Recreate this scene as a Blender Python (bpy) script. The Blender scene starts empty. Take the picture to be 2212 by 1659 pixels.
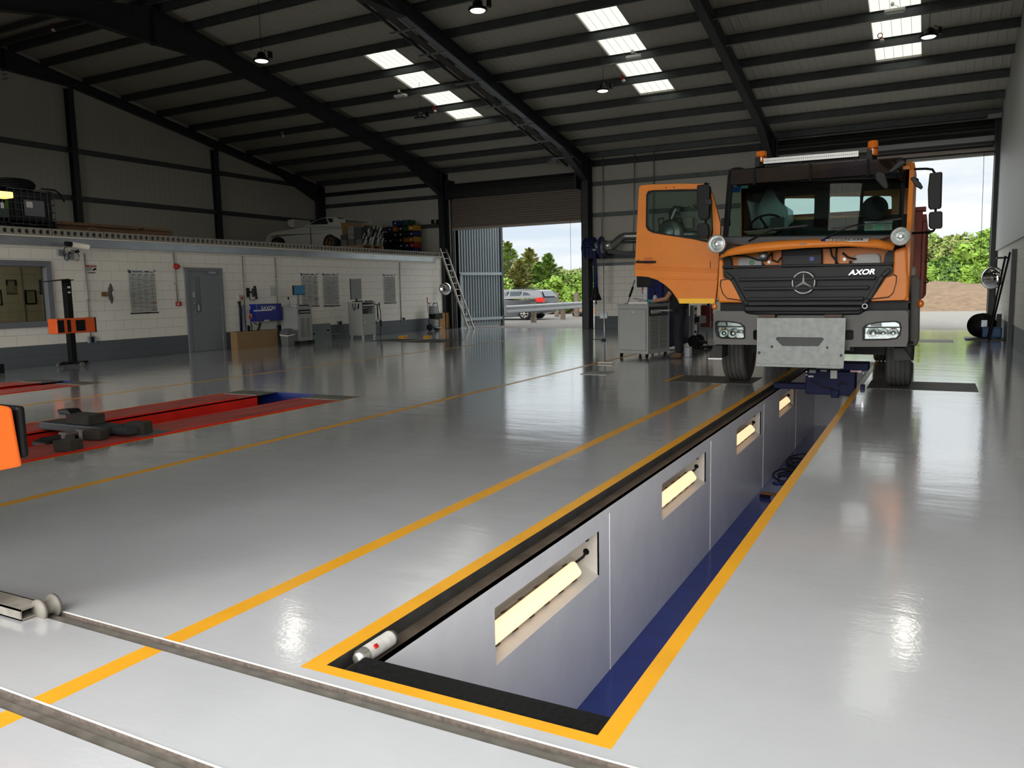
import bpy, bmesh, math, random
from mathutils import Vector, Matrix, geometry
random.seed(7)
SC = bpy.context.scene
COL = SC.collection
PI = math.pi

# ---------------------------------------------------------------- camera model
CAM_H, FPX = 1.37, 1713.306
YAW, PIT, ROL = math.radians(27.95115), math.radians(-6.63749), math.radians(-1.17076)
def _axes():
    f = Vector((-math.sin(YAW)*math.cos(PIT), math.cos(YAW)*math.cos(PIT), math.sin(PIT)))
    r = Vector((math.cos(YAW), math.sin(YAW), 0)); u = r.cross(f)
    c, s = math.cos(ROL), math.sin(ROL)
    return c*r + s*u, -s*r + c*u, f
AR, AU, AF = _axes()
EYE = Vector((0, 0, CAM_H))
def px(x, y, X=None, Y=None, Z=None):
    """measured photograph pixel -> point of the place on a known plane"""
    d = AR*((x-1106)/FPX) - AU*((y-829.5)/FPX) + AF
    if Z is not None: t = (Z-EYE.z)/d.z
    elif Y is not None: t = (Y-EYE.y)/d.y
    else: t = (X-EYE.x)/d.x
    return EYE + d*t

# ---------------------------------------------------------------- materials
def lin(c):
    c = c/255.0
    return c/12.92 if c <= .04045 else ((c+.055)/1.055)**2.4
def proj(p):
    d = Vector(p)-EYE; w = d.dot(AF); return 1106+FPX*d.dot(AR)/w, 829.5-FPX*d.dot(AU)/w
def rgb(c): return (lin(c[0]), lin(c[1]), lin(c[2]), 1)
MATS = {}
def mat(name, c, rough=.5, metal=0., spec=.5, noise=0., nscale=4., bump=0., bscale=40., emit=None, es=0., coat=0., bdist=.01, nstretch=None):
    if name in MATS: return MATS[name]
    m = bpy.data.materials.new(name); m.use_nodes = True
    nt = m.node_tree; b = nt.nodes['Principled BSDF']
    b.inputs['Base Color'].default_value = rgb(c)
    b.inputs['Roughness'].default_value = rough
    b.inputs['Metallic'].default_value = metal
    b.inputs['Specular IOR Level'].default_value = spec
    b.inputs['Coat Weight'].default_value = coat
    if emit:
        b.inputs['Emission Color'].default_value = rgb(emit); b.inputs['Emission Strength'].default_value = es
    if noise or bump:
        tc = nt.nodes.new('ShaderNodeTexCoord'); src = tc.outputs['Object']
        if nstretch:
            mp = nt.nodes.new('ShaderNodeMapping'); mp.inputs['Scale'].default_value = nstretch
            nt.links.new(src, mp.inputs[0]); src = mp.outputs[0]
    if noise:
        n = nt.nodes.new('ShaderNodeTexNoise'); n.inputs['Scale'].default_value = nscale; n.inputs['Detail'].default_value = 6
        nt.links.new(src, n.inputs['Vector'])
        mx = nt.nodes.new('ShaderNodeMix'); mx.data_type = 'RGBA'
        lo = [max(0, v*(1-noise)) for v in rgb(c)[:3]]+[1]; hi = [min(1, v*(1+noise)) for v in rgb(c)[:3]]+[1]
        mx.inputs[6].default_value = lo; mx.inputs[7].default_value = hi
        mr = nt.nodes.new('ShaderNodeMapRange'); mr.inputs[1].default_value = .3; mr.inputs[2].default_value = .7
        nt.links.new(n.outputs[0], mr.inputs[0]); nt.links.new(mr.outputs[0], mx.inputs[0])
        nt.links.new(mx.outputs[2], b.inputs['Base Color'])
    if bump:
        n2 = nt.nodes.new('ShaderNodeTexNoise'); n2.inputs['Scale'].default_value = bscale; n2.inputs['Detail'].default_value = 3
        nt.links.new(src, n2.inputs['Vector'])
        bp = nt.nodes.new('ShaderNodeBump'); bp.inputs['Strength'].default_value = bump; bp.inputs['Distance'].default_value = bdist
        nt.links.new(n2.outputs[0], bp.inputs['Height']); nt.links.new(bp.outputs[0], b.inputs['Normal'])
    MATS[name] = m
    return m
def wave_bump(m, axis, period, dist, profile='SIN', sharp=False):
    """ribbed / corrugated sheet relief"""
    nt = m.node_tree; b = nt.nodes['Principled BSDF']
    tc = nt.nodes.new('ShaderNodeTexCoord'); w = nt.nodes.new('ShaderNodeTexWave')
    w.bands_direction = axis; w.wave_profile = profile; w.inputs['Scale'].default_value = 2*PI/(20*period)
    nt.links.new(tc.outputs['Object'], w.inputs['Vector'])
    h = w.outputs['Fac']
    if sharp:
        mr = nt.nodes.new('ShaderNodeMapRange'); mr.inputs[1].default_value = .7; mr.inputs[2].default_value = .95
        nt.links.new(h, mr.inputs[0]); h = mr.outputs[0]
    bp = nt.nodes.new('ShaderNodeBump'); bp.inputs['Distance'].default_value = dist; bp.inputs['Strength'].default_value = 1
    nt.links.new(h, bp.inputs['Height']); nt.links.new(bp.outputs[0], b.inputs['Normal'])
    return m
def glass(name, tint=(225, 235, 230), amt=.9, rough=.0):
    """thin pane: tinted see-through with a fresnel reflection"""
    if name in MATS: return MATS[name]
    m = bpy.data.materials.new(name); m.use_nodes = True; nt = m.node_tree; nt.nodes.clear()
    o = nt.nodes.new('ShaderNodeOutputMaterial'); t = nt.nodes.new('ShaderNodeBsdfTransparent')
    c = rgb(tint); t.inputs[0].default_value = (c[0]*amt, c[1]*amt, c[2]*amt, 1)
    g = nt.nodes.new('ShaderNodeBsdfGlossy'); g.inputs['Roughness'].default_value = rough; g.inputs[0].default_value = (.9, .9, .9, 1)
    f = nt.nodes.new('ShaderNodeFresnel'); f.inputs[0].default_value = 1.5
    mx = nt.nodes.new('ShaderNodeMixShader')
    nt.links.new(f.outputs[0], mx.inputs[0]); nt.links.new(t.outputs[0], mx.inputs[1]); nt.links.new(g.outputs[0], mx.inputs[2])
    nt.links.new(mx.outputs[0], o.inputs[0]); MATS[name] = m
    return m

# ---------------------------------------------------------------- mesh builder
class MB:
    def __init__(s): s.v = []; s.f = []; s.m = []; s.sm = []
    def add(s, vs, fs, mi=0, smooth=False):
        o = len(s.v); s.v += [Vector(p) for p in vs]
        for f in fs: s.f.append([i+o for i in f]); s.m.append(mi); s.sm.append(smooth)
        return s
    def box(s, x0, x1, y0, y1, z0, z1, mi=0):
        if x0 > x1: x0, x1 = x1, x0
        if y0 > y1: y0, y1 = y1, y0
        if z0 > z1: z0, z1 = z1, z0
        return s.add([(x0,y0,z0),(x1,y0,z0),(x1,y1,z0),(x0,y1,z0),(x0,y0,z1),(x1,y0,z1),(x1,y1,z1),(x0,y1,z1)],
                     [(0,3,2,1),(4,5,6,7),(0,1,5,4),(1,2,6,5),(2,3,7,6),(3,0,4,7)], mi)
    def cbox(s, c, sz, mi=0, rz=0., rx=0., ry=0.):
        M = Matrix.Translation(c) @ Matrix.Rotation(rz,4,'Z') @ Matrix.Rotation(ry,4,'Y') @ Matrix.Rotation(rx,4,'X')
        h = [v/2 for v in sz]; t = MB().box(-h[0],h[0],-h[1],h[1],-h[2],h[2])
        return s.add([M @ v for v in t.v], t.f, mi)
    def bar(s, p, q, w, h, mi=0, up=(0,0,1)):
        """rectangular bar from p to q, w across, h along up"""
        p, q = Vector(p), Vector(q); d = (q-p).normalized(); u = Vector(up)
        if abs(d.dot(u)) > .98: u = Vector((1,0,0))
        r = d.cross(u).normalized(); u = r.cross(d).normalized(); r *= w/2; u *= h/2
        return s.add([p-r-u,p+r-u,p+r+u,p-r+u,q-r-u,q+r-u,q+r+u,q-r+u],[(0,1,2,3),(7,6,5,4),(0,4,5,1),(1,5,6,2),(2,6,7,3),(3,7,4,0)], mi)
    def cyl(s, p, q, r, n=16, r2=None, mi=0, caps=True, smooth=True):
        p, q = Vector(p), Vector(q); d = (q-p).normalized(); a = Vector((0,0,1)) if abs(d.z) < .9 else Vector((1,0,0))
        e = d.cross(a).normalized(); g = d.cross(e); r2 = r if r2 is None else r2
        vs = [p+(e*math.cos(2*PI*i/n)+g*math.sin(2*PI*i/n))*r for i in range(n)]+[q+(e*math.cos(2*PI*i/n)+g*math.sin(2*PI*i/n))*r2 for i in range(n)]
        s.add(vs, [(i,(i+1)%n,n+(i+1)%n,n+i)[::-1] for i in range(n)], mi, smooth)
        if caps: s.add(vs, [tuple(range(n)), tuple(range(2*n-1,n-1,-1))], mi)
        return s
    def tube(s, pts, r, n=8, mi=0):
        pts = [Vector(p) for p in pts]; rings = []
        for i, p in enumerate(pts):
            d = ((pts[min(i+1,len(pts)-1)]-p).normalized()+(p-pts[max(i-1,0)]).normalized())
            d = d.normalized() if d.length > 1e-6 else Vector((0,0,1))
            a = Vector((0,0,1)) if abs(d.z) < .95 else Vector((0,1,0))
            e = d.cross(a).normalized(); g = d.cross(e); rr = r[i] if isinstance(r,(list,tuple)) else r
            rings.append([p+(e*math.cos(2*PI*k/n)+g*math.sin(2*PI*k/n))*rr for k in range(n)])
        vs = [v for R in rings for v in R]; fs = []
        for i in range(len(pts)-1):
            for k in range(n): fs.append((i*n+k,(i+1)*n+k,(i+1)*n+(k+1)%n,i*n+(k+1)%n))
        s.add(vs, fs, mi, True); s.add(vs, [tuple(range(n)), tuple(range(len(vs)-1,len(vs)-n-1,-1))], mi)
        return s
    def lathe(s, prof, c, axis, n=24, mi=0):
        """prof: list of (radius, distance along axis)"""
        c = Vector(c); d = Vector(axis).normalized(); a = Vector((0,0,1)) if abs(d.z) < .9 else Vector((1,0,0))
        e = d.cross(a).normalized(); g = d.cross(e); vs = []; fs = []
        for r, t in prof: vs += [c+d*t+(e*math.cos(2*PI*k/n)+g*math.sin(2*PI*k/n))*r for k in range(n)]
        for i in range(len(prof)-1):
            for k in range(n): fs.append((i*n+k,i*n+(k+1)%n,(i+1)*n+(k+1)%n,(i+1)*n+k))
        return s.add(vs, fs, mi, True)
    def ell(s, c, rx, ry, rz, n=16, m=10, mi=0):
        c = Vector(c); vs = []; fs = []
        for j in range(m+1):
            t = PI*j/m
            for k in range(n): vs.append(c+Vector((rx*math.sin(t)*math.cos(2*PI*k/n), ry*math.sin(t)*math.sin(2*PI*k/n), rz*math.cos(t))))
        for j in range(m):
            for k in range(n): fs.append((j*n+k,(j+1)*n+k,(j+1)*n+(k+1)%n,j*n+(k+1)%n))
        return s.add(vs, fs, mi, True)
    def ring(s, c, R, r, axis, n=32, k=8, mi=0, a0=0., a1=2*PI):
        c = Vector(c); d = Vector(axis).normalized(); a = Vector((0,0,1)) if abs(d.z) < .9 else Vector((1,0,0))
        e = d.cross(a).normalized(); g = d.cross(e)
        return s.tube([c+(e*math.cos(a0+(a1-a0)*i/n)+g*math.sin(a0+(a1-a0)*i/n))*R for i in range(n+1)], r, k, mi)
    def slab(s, pts, off, holes=(), mi=0, mside=None):
        """planar polygon (with holes) given by 3D points, thickened along off"""
        off = Vector(off); mside = mi if mside is None else mside
        loops = [[Vector(p) for p in pts]]+[[Vector(p) for p in h] for h in holes]
        nrm = geometry.normal(loops[0]) if len(loops[0]) > 2 else Vector((0,0,1))
        flat = [v for l in loops for v in l]; tris = geometry.tessellate_polygon(loops); N = len(flat)
        fs = []
        for t in tris:
            a, b, c = flat[t[0]], flat[t[1]], flat[t[2]]
            t = t if (b-a).cross(c-a).dot(off) < 0 else t[::-1]
            fs.append(tuple(t)); fs.append(tuple(N+i for i in t[::-1]))
        s.add(flat+[v+off for v in flat], fs, mi)
        o = 0
        for l in loops:
            n = len(l); q = [(o+i,o+(i+1)%n,N+o+(i+1)%n,N+o+i) for i in range(n)]
            s.add(flat+[v+off for v in flat], q, mside); o += n
        return s
    def build(s, name, m, parent=None, bevel=0., segs=2, sub=0, fixn=True):
        me = bpy.data.meshes.new(name)
        M = WINV.get(parent) if parent else None
        vs = [(M @ v) if M else v for v in s.v]
        me.from_pydata([tuple(v) for v in vs], [], s.f)
        for i, mm in enumerate(m if isinstance(m,(list,tuple)) else [m]): me.materials.append(mm)
        for p, mi, sm in zip(me.polygons, s.m, s.sm): p.material_index = mi; p.use_smooth = sm
        bm = bmesh.new(); bm.from_mesh(me)
        bmesh.ops.remove_doubles(bm, verts=bm.verts, dist=1e-5)
        loose = [v for v in bm.verts if not v.link_faces]
        if loose: bmesh.ops.delete(bm, geom=loose, context='VERTS')
        if fixn: bmesh.ops.recalc_face_normals(bm, faces=bm.faces)
        bm.to_mesh(me); bm.free(); me.update()
        o = bpy.data.objects.new(name, me); COL.objects.link(o)
        if parent: o.parent = parent; WINV[o] = WINV[parent]
        else: WINV[o] = Matrix.Identity(4)
        if bevel:
            b = o.modifiers.new('bevel','BEVEL'); b.width = bevel; b.segments = segs; b.limit_method = 'ANGLE'; b.angle_limit = math.radians(40)
        if sub:
            d = o.modifiers.new('sub','SUBSURF'); d.levels = sub; d.render_levels = sub
        return o
WINV = {}
def root(name, loc, rz=0.):
    o = bpy.data.objects.new(name, None); COL.objects.link(o); o.empty_display_size = .1
    o.location = loc; o.rotation_euler = (0,0,rz)
    WINV[o] = (Matrix.Translation(loc) @ Matrix.Rotation(rz,4,'Z')).inverted()
    return o
USED = {}
def tag(o, label, cat, group=None, kind=None):
    o['label'] = label; o['category'] = cat
    if group: o['group'] = group
    if kind: o['kind'] = kind
    return o
def thing(name, loc, label, cat, group=None, rz=0.): return tag(root(name, Vector(loc), rz), label, cat, group)
def part(o, label): o['label'] = label; return o
TN = [0]
def struct(mb, name, m, parent=None, **k):
    o = mb.build(name, m, parent, **k); o['kind'] = 'structure'; return o
def trim(mb, m, **k):
    TN[0] += 1; return struct(mb, 'trim_%d' % TN[0], m, **k)
def dup(r, loc, rz=None, label=None):
    def cp(o, par):
        c = o.copy(); COL.objects.link(c)
        if par: c.parent = par
        for ch in o.children: cp(ch, c)
        return c
    c = cp(r, None); c.location = loc
    if rz is not None: c.rotation_euler = (0,0,rz)
    if label: c['label'] = label
    return c
def text(s, size, M, depth, name, m, parent, align='CENTER', squash=1., shear=0., bold=0.):
    """raised lettering as a mesh; M maps the text plane (x right, y up) into the place"""
    cu = bpy.data.curves.new(name,'FONT'); cu.body = s; cu.size = size; cu.align_x = align; cu.align_y = 'CENTER'; cu.extrude = depth; cu.shear = shear; cu.offset = bold
    t = bpy.data.objects.new(name, cu); COL.objects.link(t)
    me = bpy.data.meshes.new_from_object(t.evaluated_get(bpy.context.evaluated_depsgraph_get()))
    bpy.data.objects.remove(t)
    o = bpy.data.objects.new(name, me); COL.objects.link(o)
    L = (WINV[parent] if parent else Matrix.Identity(4)) @ M
    me.transform(L @ Matrix.Diagonal((squash,1,1,1))); me.materials.clear(); me.materials.append(m)
    if parent: o.parent = parent; WINV[o] = WINV[parent]
    return o
def frame(origin, xdir, ydir):
    x = Vector(xdir).normalized(); y = Vector(ydir).normalized(); z = x.cross(y)
    M = Matrix((x,y,z)).transposed().to_4x4(); M.translation = Vector(origin); return M

# shared materials
DARK = mat('dark_steel', (34,38,40), .45, .0, noise=.15)
PURL = mat('galvanised_purlin', (84,88,88), .45, .55, noise=.15)
GALV = mat('galvanised_steel', (158,165,168), .38, .75, noise=.2, nscale=9)
BLK = mat('black_plastic', (12,12,13), .5, spec=.25)
RUB = mat('rubber', (26,26,27), .8, noise=.25, nscale=8)
CHR = mat('chrome', (225,225,225), .08, 1.)
WHT = mat('white_paint', (225,224,218), .45)
GREYP = mat('grey_cabinet_paint', (150,152,148), .42, noise=.05)
RED = mat('red_plastic', (170,20,22), .4)
CABLE = mat('black_cable', (15,15,16), .6)
BLUE = mat('blue_paint', (22,38,105), .35, noise=.12)
YEL = mat('yellow_floor_paint', (218,156,36), .28, noise=.08, nscale=3, bump=.15, bscale=30, bdist=.004)
ORG = mat('orange_paint', (220,128,44), .4, spec=.35, noise=.05)
XG, XW, XR, YN, YF, YRG = -22.8, -16.65, 1.53, .7, 26.3, 13.5
def zr(Y): return 6.0+.188*(26.3-Y) if Y >= YRG else 6.0+.188*(26.3-YRG)-.188*(YRG-Y)

# ------------------------------------------------ floor with its painted lines
def floor_mat():
    m = mat('epoxy_floor', (174,176,178), .16, spec=.75, coat=1.); m.node_tree.nodes['Principled BSDF'].inputs['Coat Roughness'].default_value = .11
    nt = m.node_tree; b = nt.nodes['Principled BSDF']; N = nt.nodes.new; L = nt.links.new
    tc = N('ShaderNodeTexCoord'); 
    n1 = N('ShaderNodeTexNoise'); n1.inputs['Scale'].default_value = .55; n1.inputs['Detail'].default_value = 7; n1.inputs['Roughness'].default_value = .6
    mp = N('ShaderNodeMapping'); mp.inputs['Scale'].default_value = (1.0,.55,1); L(tc.outputs['Object'], mp.inputs[0]); L(mp.outputs[0], n1.inputs['Vector'])
    cr = N('ShaderNodeMapRange'); cr.inputs[1].default_value = .3; cr.inputs[2].default_value = .75; L(n1.outputs[0], cr.inputs[0])
    mx = N('ShaderNodeMix'); mx.data_type = 'RGBA'; mx.inputs[6].default_value = rgb((176,178,180)); mx.inputs[7].default_value = rgb((194,196,198)); L(cr.outputs[0], mx.inputs[0])
    col = mx.outputs[2]
    # curved tyre scuffs left on the floor near the shutter door
    pts = [px(1168,717,Z=0), px(1248,737,Z=0), px(1182,757,Z=0)]
    (ax,ay),(bx,by),(cx_,cy_) = [(p.x,p.y) for p in pts]
    d = 2*(ax*(by-cy_)+bx*(cy_-ay)+cx_*(ay-by))
    ux = ((ax*ax+ay*ay)*(by-cy_)+(bx*bx+by*by)*(cy_-ay)+(cx_*cx_+cy_*cy_)*(ay-by))/d
    uy = ((ax*ax+ay*ay)*(cx_-bx)+(bx*bx+by*by)*(ax-cx_)+(cx_*cx_+cy_*cy_)*(bx-ax))/d
    R0 = math.hypot(ax-ux, ay-uy)
    vd = N('ShaderNodeVectorMath'); vd.operation = 'DISTANCE'; vd.inputs[1].default_value = (ux,uy,0); L(tc.outputs['Object'], vd.inputs[0])
    for k, rr in enumerate((R0, R0-.55, R0-1.5)):
        s = N('ShaderNodeMath'); s.operation = 'SUBTRACT'; s.inputs[1].default_value = rr; L(vd.outputs['Value'], s.inputs[0])
        a = N('ShaderNodeMath'); a.operation = 'ABSOLUTE'; L(s.outputs[0], a.inputs[0])
        r = N('ShaderNodeMapRange'); r.inputs[1].default_value = .05; r.inputs[2].default_value = .16; r.inputs[3].default_value = .5 if k < 2 else .3; r.inputs[4].default_value = 0; L(a.outputs[0], r.inputs[0])
        n3 = N('ShaderNodeMath'); n3.operation = 'MULTIPLY'; L(r.outputs[0], n3.inputs[0]); L(cr.outputs[0], n3.inputs[1])
        q = N('ShaderNodeMix'); q.data_type = 'RGBA'; q.inputs[7].default_value = rgb((60,60,60)); L(n3.outputs[0], q.inputs[0]); L(col, q.inputs[6]); col = q.outputs[2]
    L(col, b.inputs['Base Color'])
    n2 = N('ShaderNodeTexNoise'); n2.inputs['Scale'].default_value = 2.2; n2.inputs['Detail'].default_value = 4
    mp2 = N('ShaderNodeMapping'); mp2.inputs['Scale'].default_value = (.55,1.6,1); L(tc.outputs['Object'], mp2.inputs[0]); L(mp2.outputs[0], n2.inputs['Vector'])
    rr = N('ShaderNodeMapRange'); rr.inputs[1].default_value = .3; rr.inputs[2].default_value = .7; rr.inputs[3].default_value = .08; rr.inputs[4].default_value = .2; L(n1.outputs[0], rr.inputs[0]); L(rr.outputs[0], b.inputs['Roughness'])
    n4 = N('ShaderNodeTexNoise'); n4.inputs['Scale'].default_value = 45; n4.inputs['Detail'].default_value = 2; L(tc.outputs['Object'], n4.inputs['Vector'])
    b1 = N('ShaderNodeBump'); b1.inputs['Distance'].default_value = .003; b1.inputs['Strength'].default_value = .8; L(n2.outputs[0], b1.inputs['Height'])
    b2 = N('ShaderNodeBump'); b2.inputs['Distance'].default_value = .0006; b2.inputs['Strength'].default_value = .6; L(n4.outputs[0], b2.inputs['Height']); L(b1.outputs[0], b2.inputs['Normal']); L(b2.outputs[0], b.inputs['Normal']); L(b2.outputs[0], b.inputs['Coat Normal'])
    return m
FLOOR = floor_mat()
PIT = (-1.953,-.87,2.158,15.5)
BAYS = [(-9.0,-6.83,2.5,8.45),(-14.0,-12.2,2.5,8.45)]
RAILS = [(-7.,1.45,1.972,2.044),(-7.,1.45,1.432,1.512)]
YST = [(-2.035,-1.953,2.105,15.58),(-.87,-.805,2.105,15.58),(-2.035,-.805,2.105,2.158),(-2.035,-.805,15.5,15.58),
       (-2.72,-2.62,-2.,11.36),(-5.60,-5.50,.7,21.),(-10.68,-10.58,.7,21.5),(-6.83,-6.795,2.5,8.5),(-9.04,-9.0,2.5,8.5),(-12.2,-12.165,2.5,8.5),
       (-3.52,-3.44,11.36,12.36),(-2.2,-2.035,12.33,12.37)]
holes = [PIT]+BAYS+RAILS
xs = sorted(set([XG-.2,XR+.05]+[v for r in holes+YST for v in r[:2]]))
ys = sorted(set([-3.,YN,YF+.25]+[v for r in holes+YST for v in r[2:]]))
fm = MB()
def inside(r, x, y): return r[0] < x < r[1] and r[2] < y < r[3]
vid = {}
for i in range(len(xs)-1):
    for j in range(len(ys)-1):
        cx, cy = (xs[i]+xs[i+1])/2, (ys[j]+ys[j+1])/2
        if any(inside(h, cx, cy) for h in holes): continue
        mi = 1 if any(inside(r, cx, cy) for r in YST) else 0
        fm.add([(xs[i],ys[j],0),(xs[i+1],ys[j],0),(xs[i+1],ys[j+1],0),(xs[i],ys[j+1],0)], [(0,1,2,3)], mi)
for h in BAYS:      # kerb thickness of the slab round the lift bays, so the floor has depth
    x0,x1,y0,y1 = h
    fm.add([(x0,y0,0),(x1,y0,0),(x1,y1,0),(x0,y1,0),(x0,y0,-.42),(x1,y0,-.42),(x1,y1,-.42),(x0,y1,-.42)],[(0,1,5,4),(1,2,6,5),(2,3,7,6),(3,0,4,7),(4,5,6,7)],2)
BAYB = mat('lift_bay_blue', (24,44,112), .4, noise=.2)
struct(fm, 'floor', [FLOOR, YEL, BAYB], fixn=False)
# recessed rails
RAILM = mat('worn_rail_steel', (118,114,106), .5, .35, noise=.25, nscale=14)
RUST = mat('painted_rail_edge', (92,82,74), .7, noise=.35, nscale=60)
for x0,x1,y0,y1 in RAILS:
    t = MB(); t.add([(x0,y0,0),(x1,y0,0),(x1,y0,-.028),(x0,y0,-.028),(x0,y1-.002,0),(x1,y1-.002,0),(x1,y1-.002,-.028),(x0,y1-.002,-.028)],[(0,1,2,3),(4,7,6,5)],1)
    t.box(x0,x1,y0,y0+.045,-.05,-.008); t.box(x0,x1,y0+.045,y1,-.05,-.018)
    t.box(x0,x1,y1,y1+.006,-.02,.002,2)
    trim(t, [RAILM, RUST, WHT])

# ------------------------------------------------ inspection pit
PW = mat('pit_wall_paint', (226,227,231), .22, noise=.04, bump=.25, bscale=14, bdist=.006)
PF = mat('pit_floor_blue', (34,54,128), .14, noise=.12, bump=.2, bscale=10, bdist=.006)
STEEL = mat('raw_mill_steel', (74,74,72), .42, .6, noise=.35, nscale=7)
BRN = mat('raw_mill_steel_brown', (98,86,74), .5, .4, noise=.3, nscale=9)
ZP, XL_, XRp = -1.22, -1.87, -.868
Y0p, Y1p = PIT[2], PIT[3]
NI = [(px(1068.4,1316,X=XL_).y, px(1294,1200,X=XL_).y), (px(1428,1090,X=XL_).y, px(1524,1020,X=XL_).y), (px(1590.6,950,X=XL_).y, px(1643.8,910,X=XL_).y), (px(1683.5,880,X=XL_).y, px(1717,855,X=XL_).y)]
p0, p1 = NI[0][0], NI[3][0]; per = (p1-p0)/3; nlen = NI[0][1]-NI[0][0]
NI = [(p0+per*k, p0+per*k+nlen) for k in range(5)]
NZ0, NZ1, ND = -.49, -.19, .2
w = MB()
w.slab([(XL_,Y0p,ZP),(XL_,Y1p,ZP),(XL_,Y1p,-.06),(XL_,Y0p,-.06)], (-.012,0,0), [[(XL_,a,NZ0),(XL_,b,NZ0),(XL_,b,NZ1),(XL_,a,NZ1)] for a,b in NI])
NICH = mat('niche_paint', (216,212,202), .4)
for a,b in NI:
    c = XL_-ND
    vs = [(XL_,a,NZ0),(XL_,b,NZ0),(XL_,b,NZ1),(XL_,a,NZ1),(c,a,NZ0+.1),(c,b,NZ0+.1),(c,b,NZ1),(c,a,NZ1)]
    w.add(vs, [(0,1,5,4),(1,2,6,5),(2,3,7,6),(3,0,4,7),(4,5,6,7)], 1)
    w.box(XL_-.002,XL_+.004,b+.19,b+.196,ZP,-.12)        # raised construction joint, paint ridge
    for zz in (NZ0+.15, NZ1-.06):                        # dark cable ports in the end of each niche
        w.cyl((XL_-.09,b-.001,zz),(XL_-.09,b-.004,zz),.022,12,mi=2)
struct(w, 'wall_pit_left', [PW, NICH, BLK])
w = MB(); w.box(XRp,XRp+.1,Y0p,Y1p,ZP,-.002); struct(w, 'wall_pit_right', PW)
w = MB(); w.box(XL_,XRp,Y0p-.1,Y0p,ZP,-.03); struct(w, 'wall_pit_near', PW)
w = MB(); w.box(XL_-.1,XRp+.1,Y1p,Y1p+.1,ZP,-.01); struct(w, 'wall_pit_far', PW)
w = MB(); w.box(XL_-.05,XRp+.05,Y0p-.05,Y1p+.05,ZP-.05,ZP); struct(w, 'floor_pit', PF)
for xa, xb, s in ((PIT[0],XL_,1),):      # rebated steel angle along the left edge
    t = MB(); t.box(xa-.012*s,xa,Y0p,Y1p,-.07,-.001); t.box(min(xa,xb),max(xa,xb),Y0p,Y1p,-.075,-.06,1); trim(t, [STEEL, BRN])
CHK = mat('chequer_plate', (26,26,27), .38, .3)
t = MB(); t.box(XL_,PIT[1],Y0p,Y0p+.125,-.03,-.006)
for i in range(24):
    for j in range(3):
        cx = XL_+.03+i*.041; cy = Y0p+.022+j*.038
        t.cbox((cx,cy,-.005),(.026,.006,.004),rz=.8 if (i+j)%2 else -.8)
g = thing('step_plate', (XL_,Y0p,-.05), 'black chequer plate step across the near end of the pit', 'step'); t.build('tread_plate', CHK, g)

# ------------------------------------------------ walls
CLAD = wave_bump(mat('white_cladding_sheet', (188,185,173), .55), 'X', .2, .004)
CLADY = wave_bump(mat('white_cladding_sheet_gable', (180,177,165), .55), 'Y', .2, .004)
CLADR = wave_bump(mat('white_cladding_sheet_right', (190,190,186), .5), 'Y', .1, .003)
def block_mat(name, swap, ztop):
    m = mat(name, (214,209,196), .6); nt = m.node_tree; b = nt.nodes['Principled BSDF']; N = nt.nodes.new; L = nt.links.new
    g = N('ShaderNodeTexCoord'); sp = N('ShaderNodeSeparateXYZ'); L(g.outputs['Object'], sp.inputs[0])
    cb = N('ShaderNodeCombineXYZ'); L(sp.outputs[1 if swap else 0], cb.inputs[0]); L(sp.outputs[2], cb.inputs[1])
    br = N('ShaderNodeTexBrick'); br.inputs['Scale'].default_value = 1; br.inputs['Brick Width'].default_value = .45; br.inputs['Row Height'].default_value = .225
    br.inputs['Mortar Size'].default_value = .006; br.inputs['Mortar Smooth'].default_value = .3; L(cb.outputs[0], br.inputs['Vector'])
    bp = N('ShaderNodeBump'); bp.inputs['Distance'].default_value = .012; bp.invert = True; bp.inputs['Strength'].default_value = .9; L(br.outputs['Fac'], bp.inputs['Height'])
    n = N('ShaderNodeTexNoise'); n.inputs['Scale'].default_value = 60; L(g.outputs['Object'], n.inputs['Vector'])
    b2 = N('ShaderNodeBump'); b2.inputs['Distance'].default_value = .002; L(n.outputs[0], b2.inputs['Height']); L(bp.outputs[0], b2.inputs['Normal']); L(b2.outputs[0], b.inputs['Normal'])
    gt = N('ShaderNodeMath'); gt.operation = 'GREATER_THAN'; gt.inputs[1].default_value = ztop; L(sp.outputs[2], gt.inputs[0])
    mx = N('ShaderNodeMix'); mx.data_type = 'RGBA'; mx.inputs[6].default_value = rgb((88,94,98)); mx.inputs[7].default_value = rgb((238,234,222)); L(gt.outputs[0], mx.inputs[0])
    m2 = N('ShaderNodeMix'); m2.data_type = 'RGBA'; m2.blend_type = 'MULTIPLY'; m2.inputs[7].default_value = (.82,.82,.82,1); L(br.outputs['Fac'], m2.inputs[0]); L(mx.outputs[2], m2.inputs[6])
    L(m2.outputs[2], b.inputs['Base Color'])
    return m
BLKY = block_mat('painted_blockwork', True, .45)
BLKX = block_mat('painted_blockwork_far', False, .45)

# hall gable beyond the mezzanine
w = MB(); w.slab([(XG,YN,0),(XG,YF,0),(XG,YF,6.0),(XG,YRG,zr(YRG)),(XG,YN,zr(YN))], (-.1,0,0)); struct(w, 'wall_left', CLADY)
# far wall with two door openings
OA = (-16.28,-10.98,5.05); OB = (-4.38,1.36,4.95)
w = MB()
w.slab([(XG,YF,0),(OA[0],YF,0),(OA[0],YF,OA[2]),(OA[1],YF,OA[2]),(OA[1],YF,2.22),(OB[0],YF,2.22),(OB[0],YF,OB[2]),(OB[1],YF,OB[2]),(OB[1],YF,0),(XR,YF,0),(XR,YF,6.0),(XG,YF,6.0)], (0,.2,0))
struct(w, 'wall_far', CLAD)
w = MB(); w.box(OA[1]+.42,OB[0],YF-.06,YF+.2,0,2.24); struct(w, 'wall_far_lower', BLKX)
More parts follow.
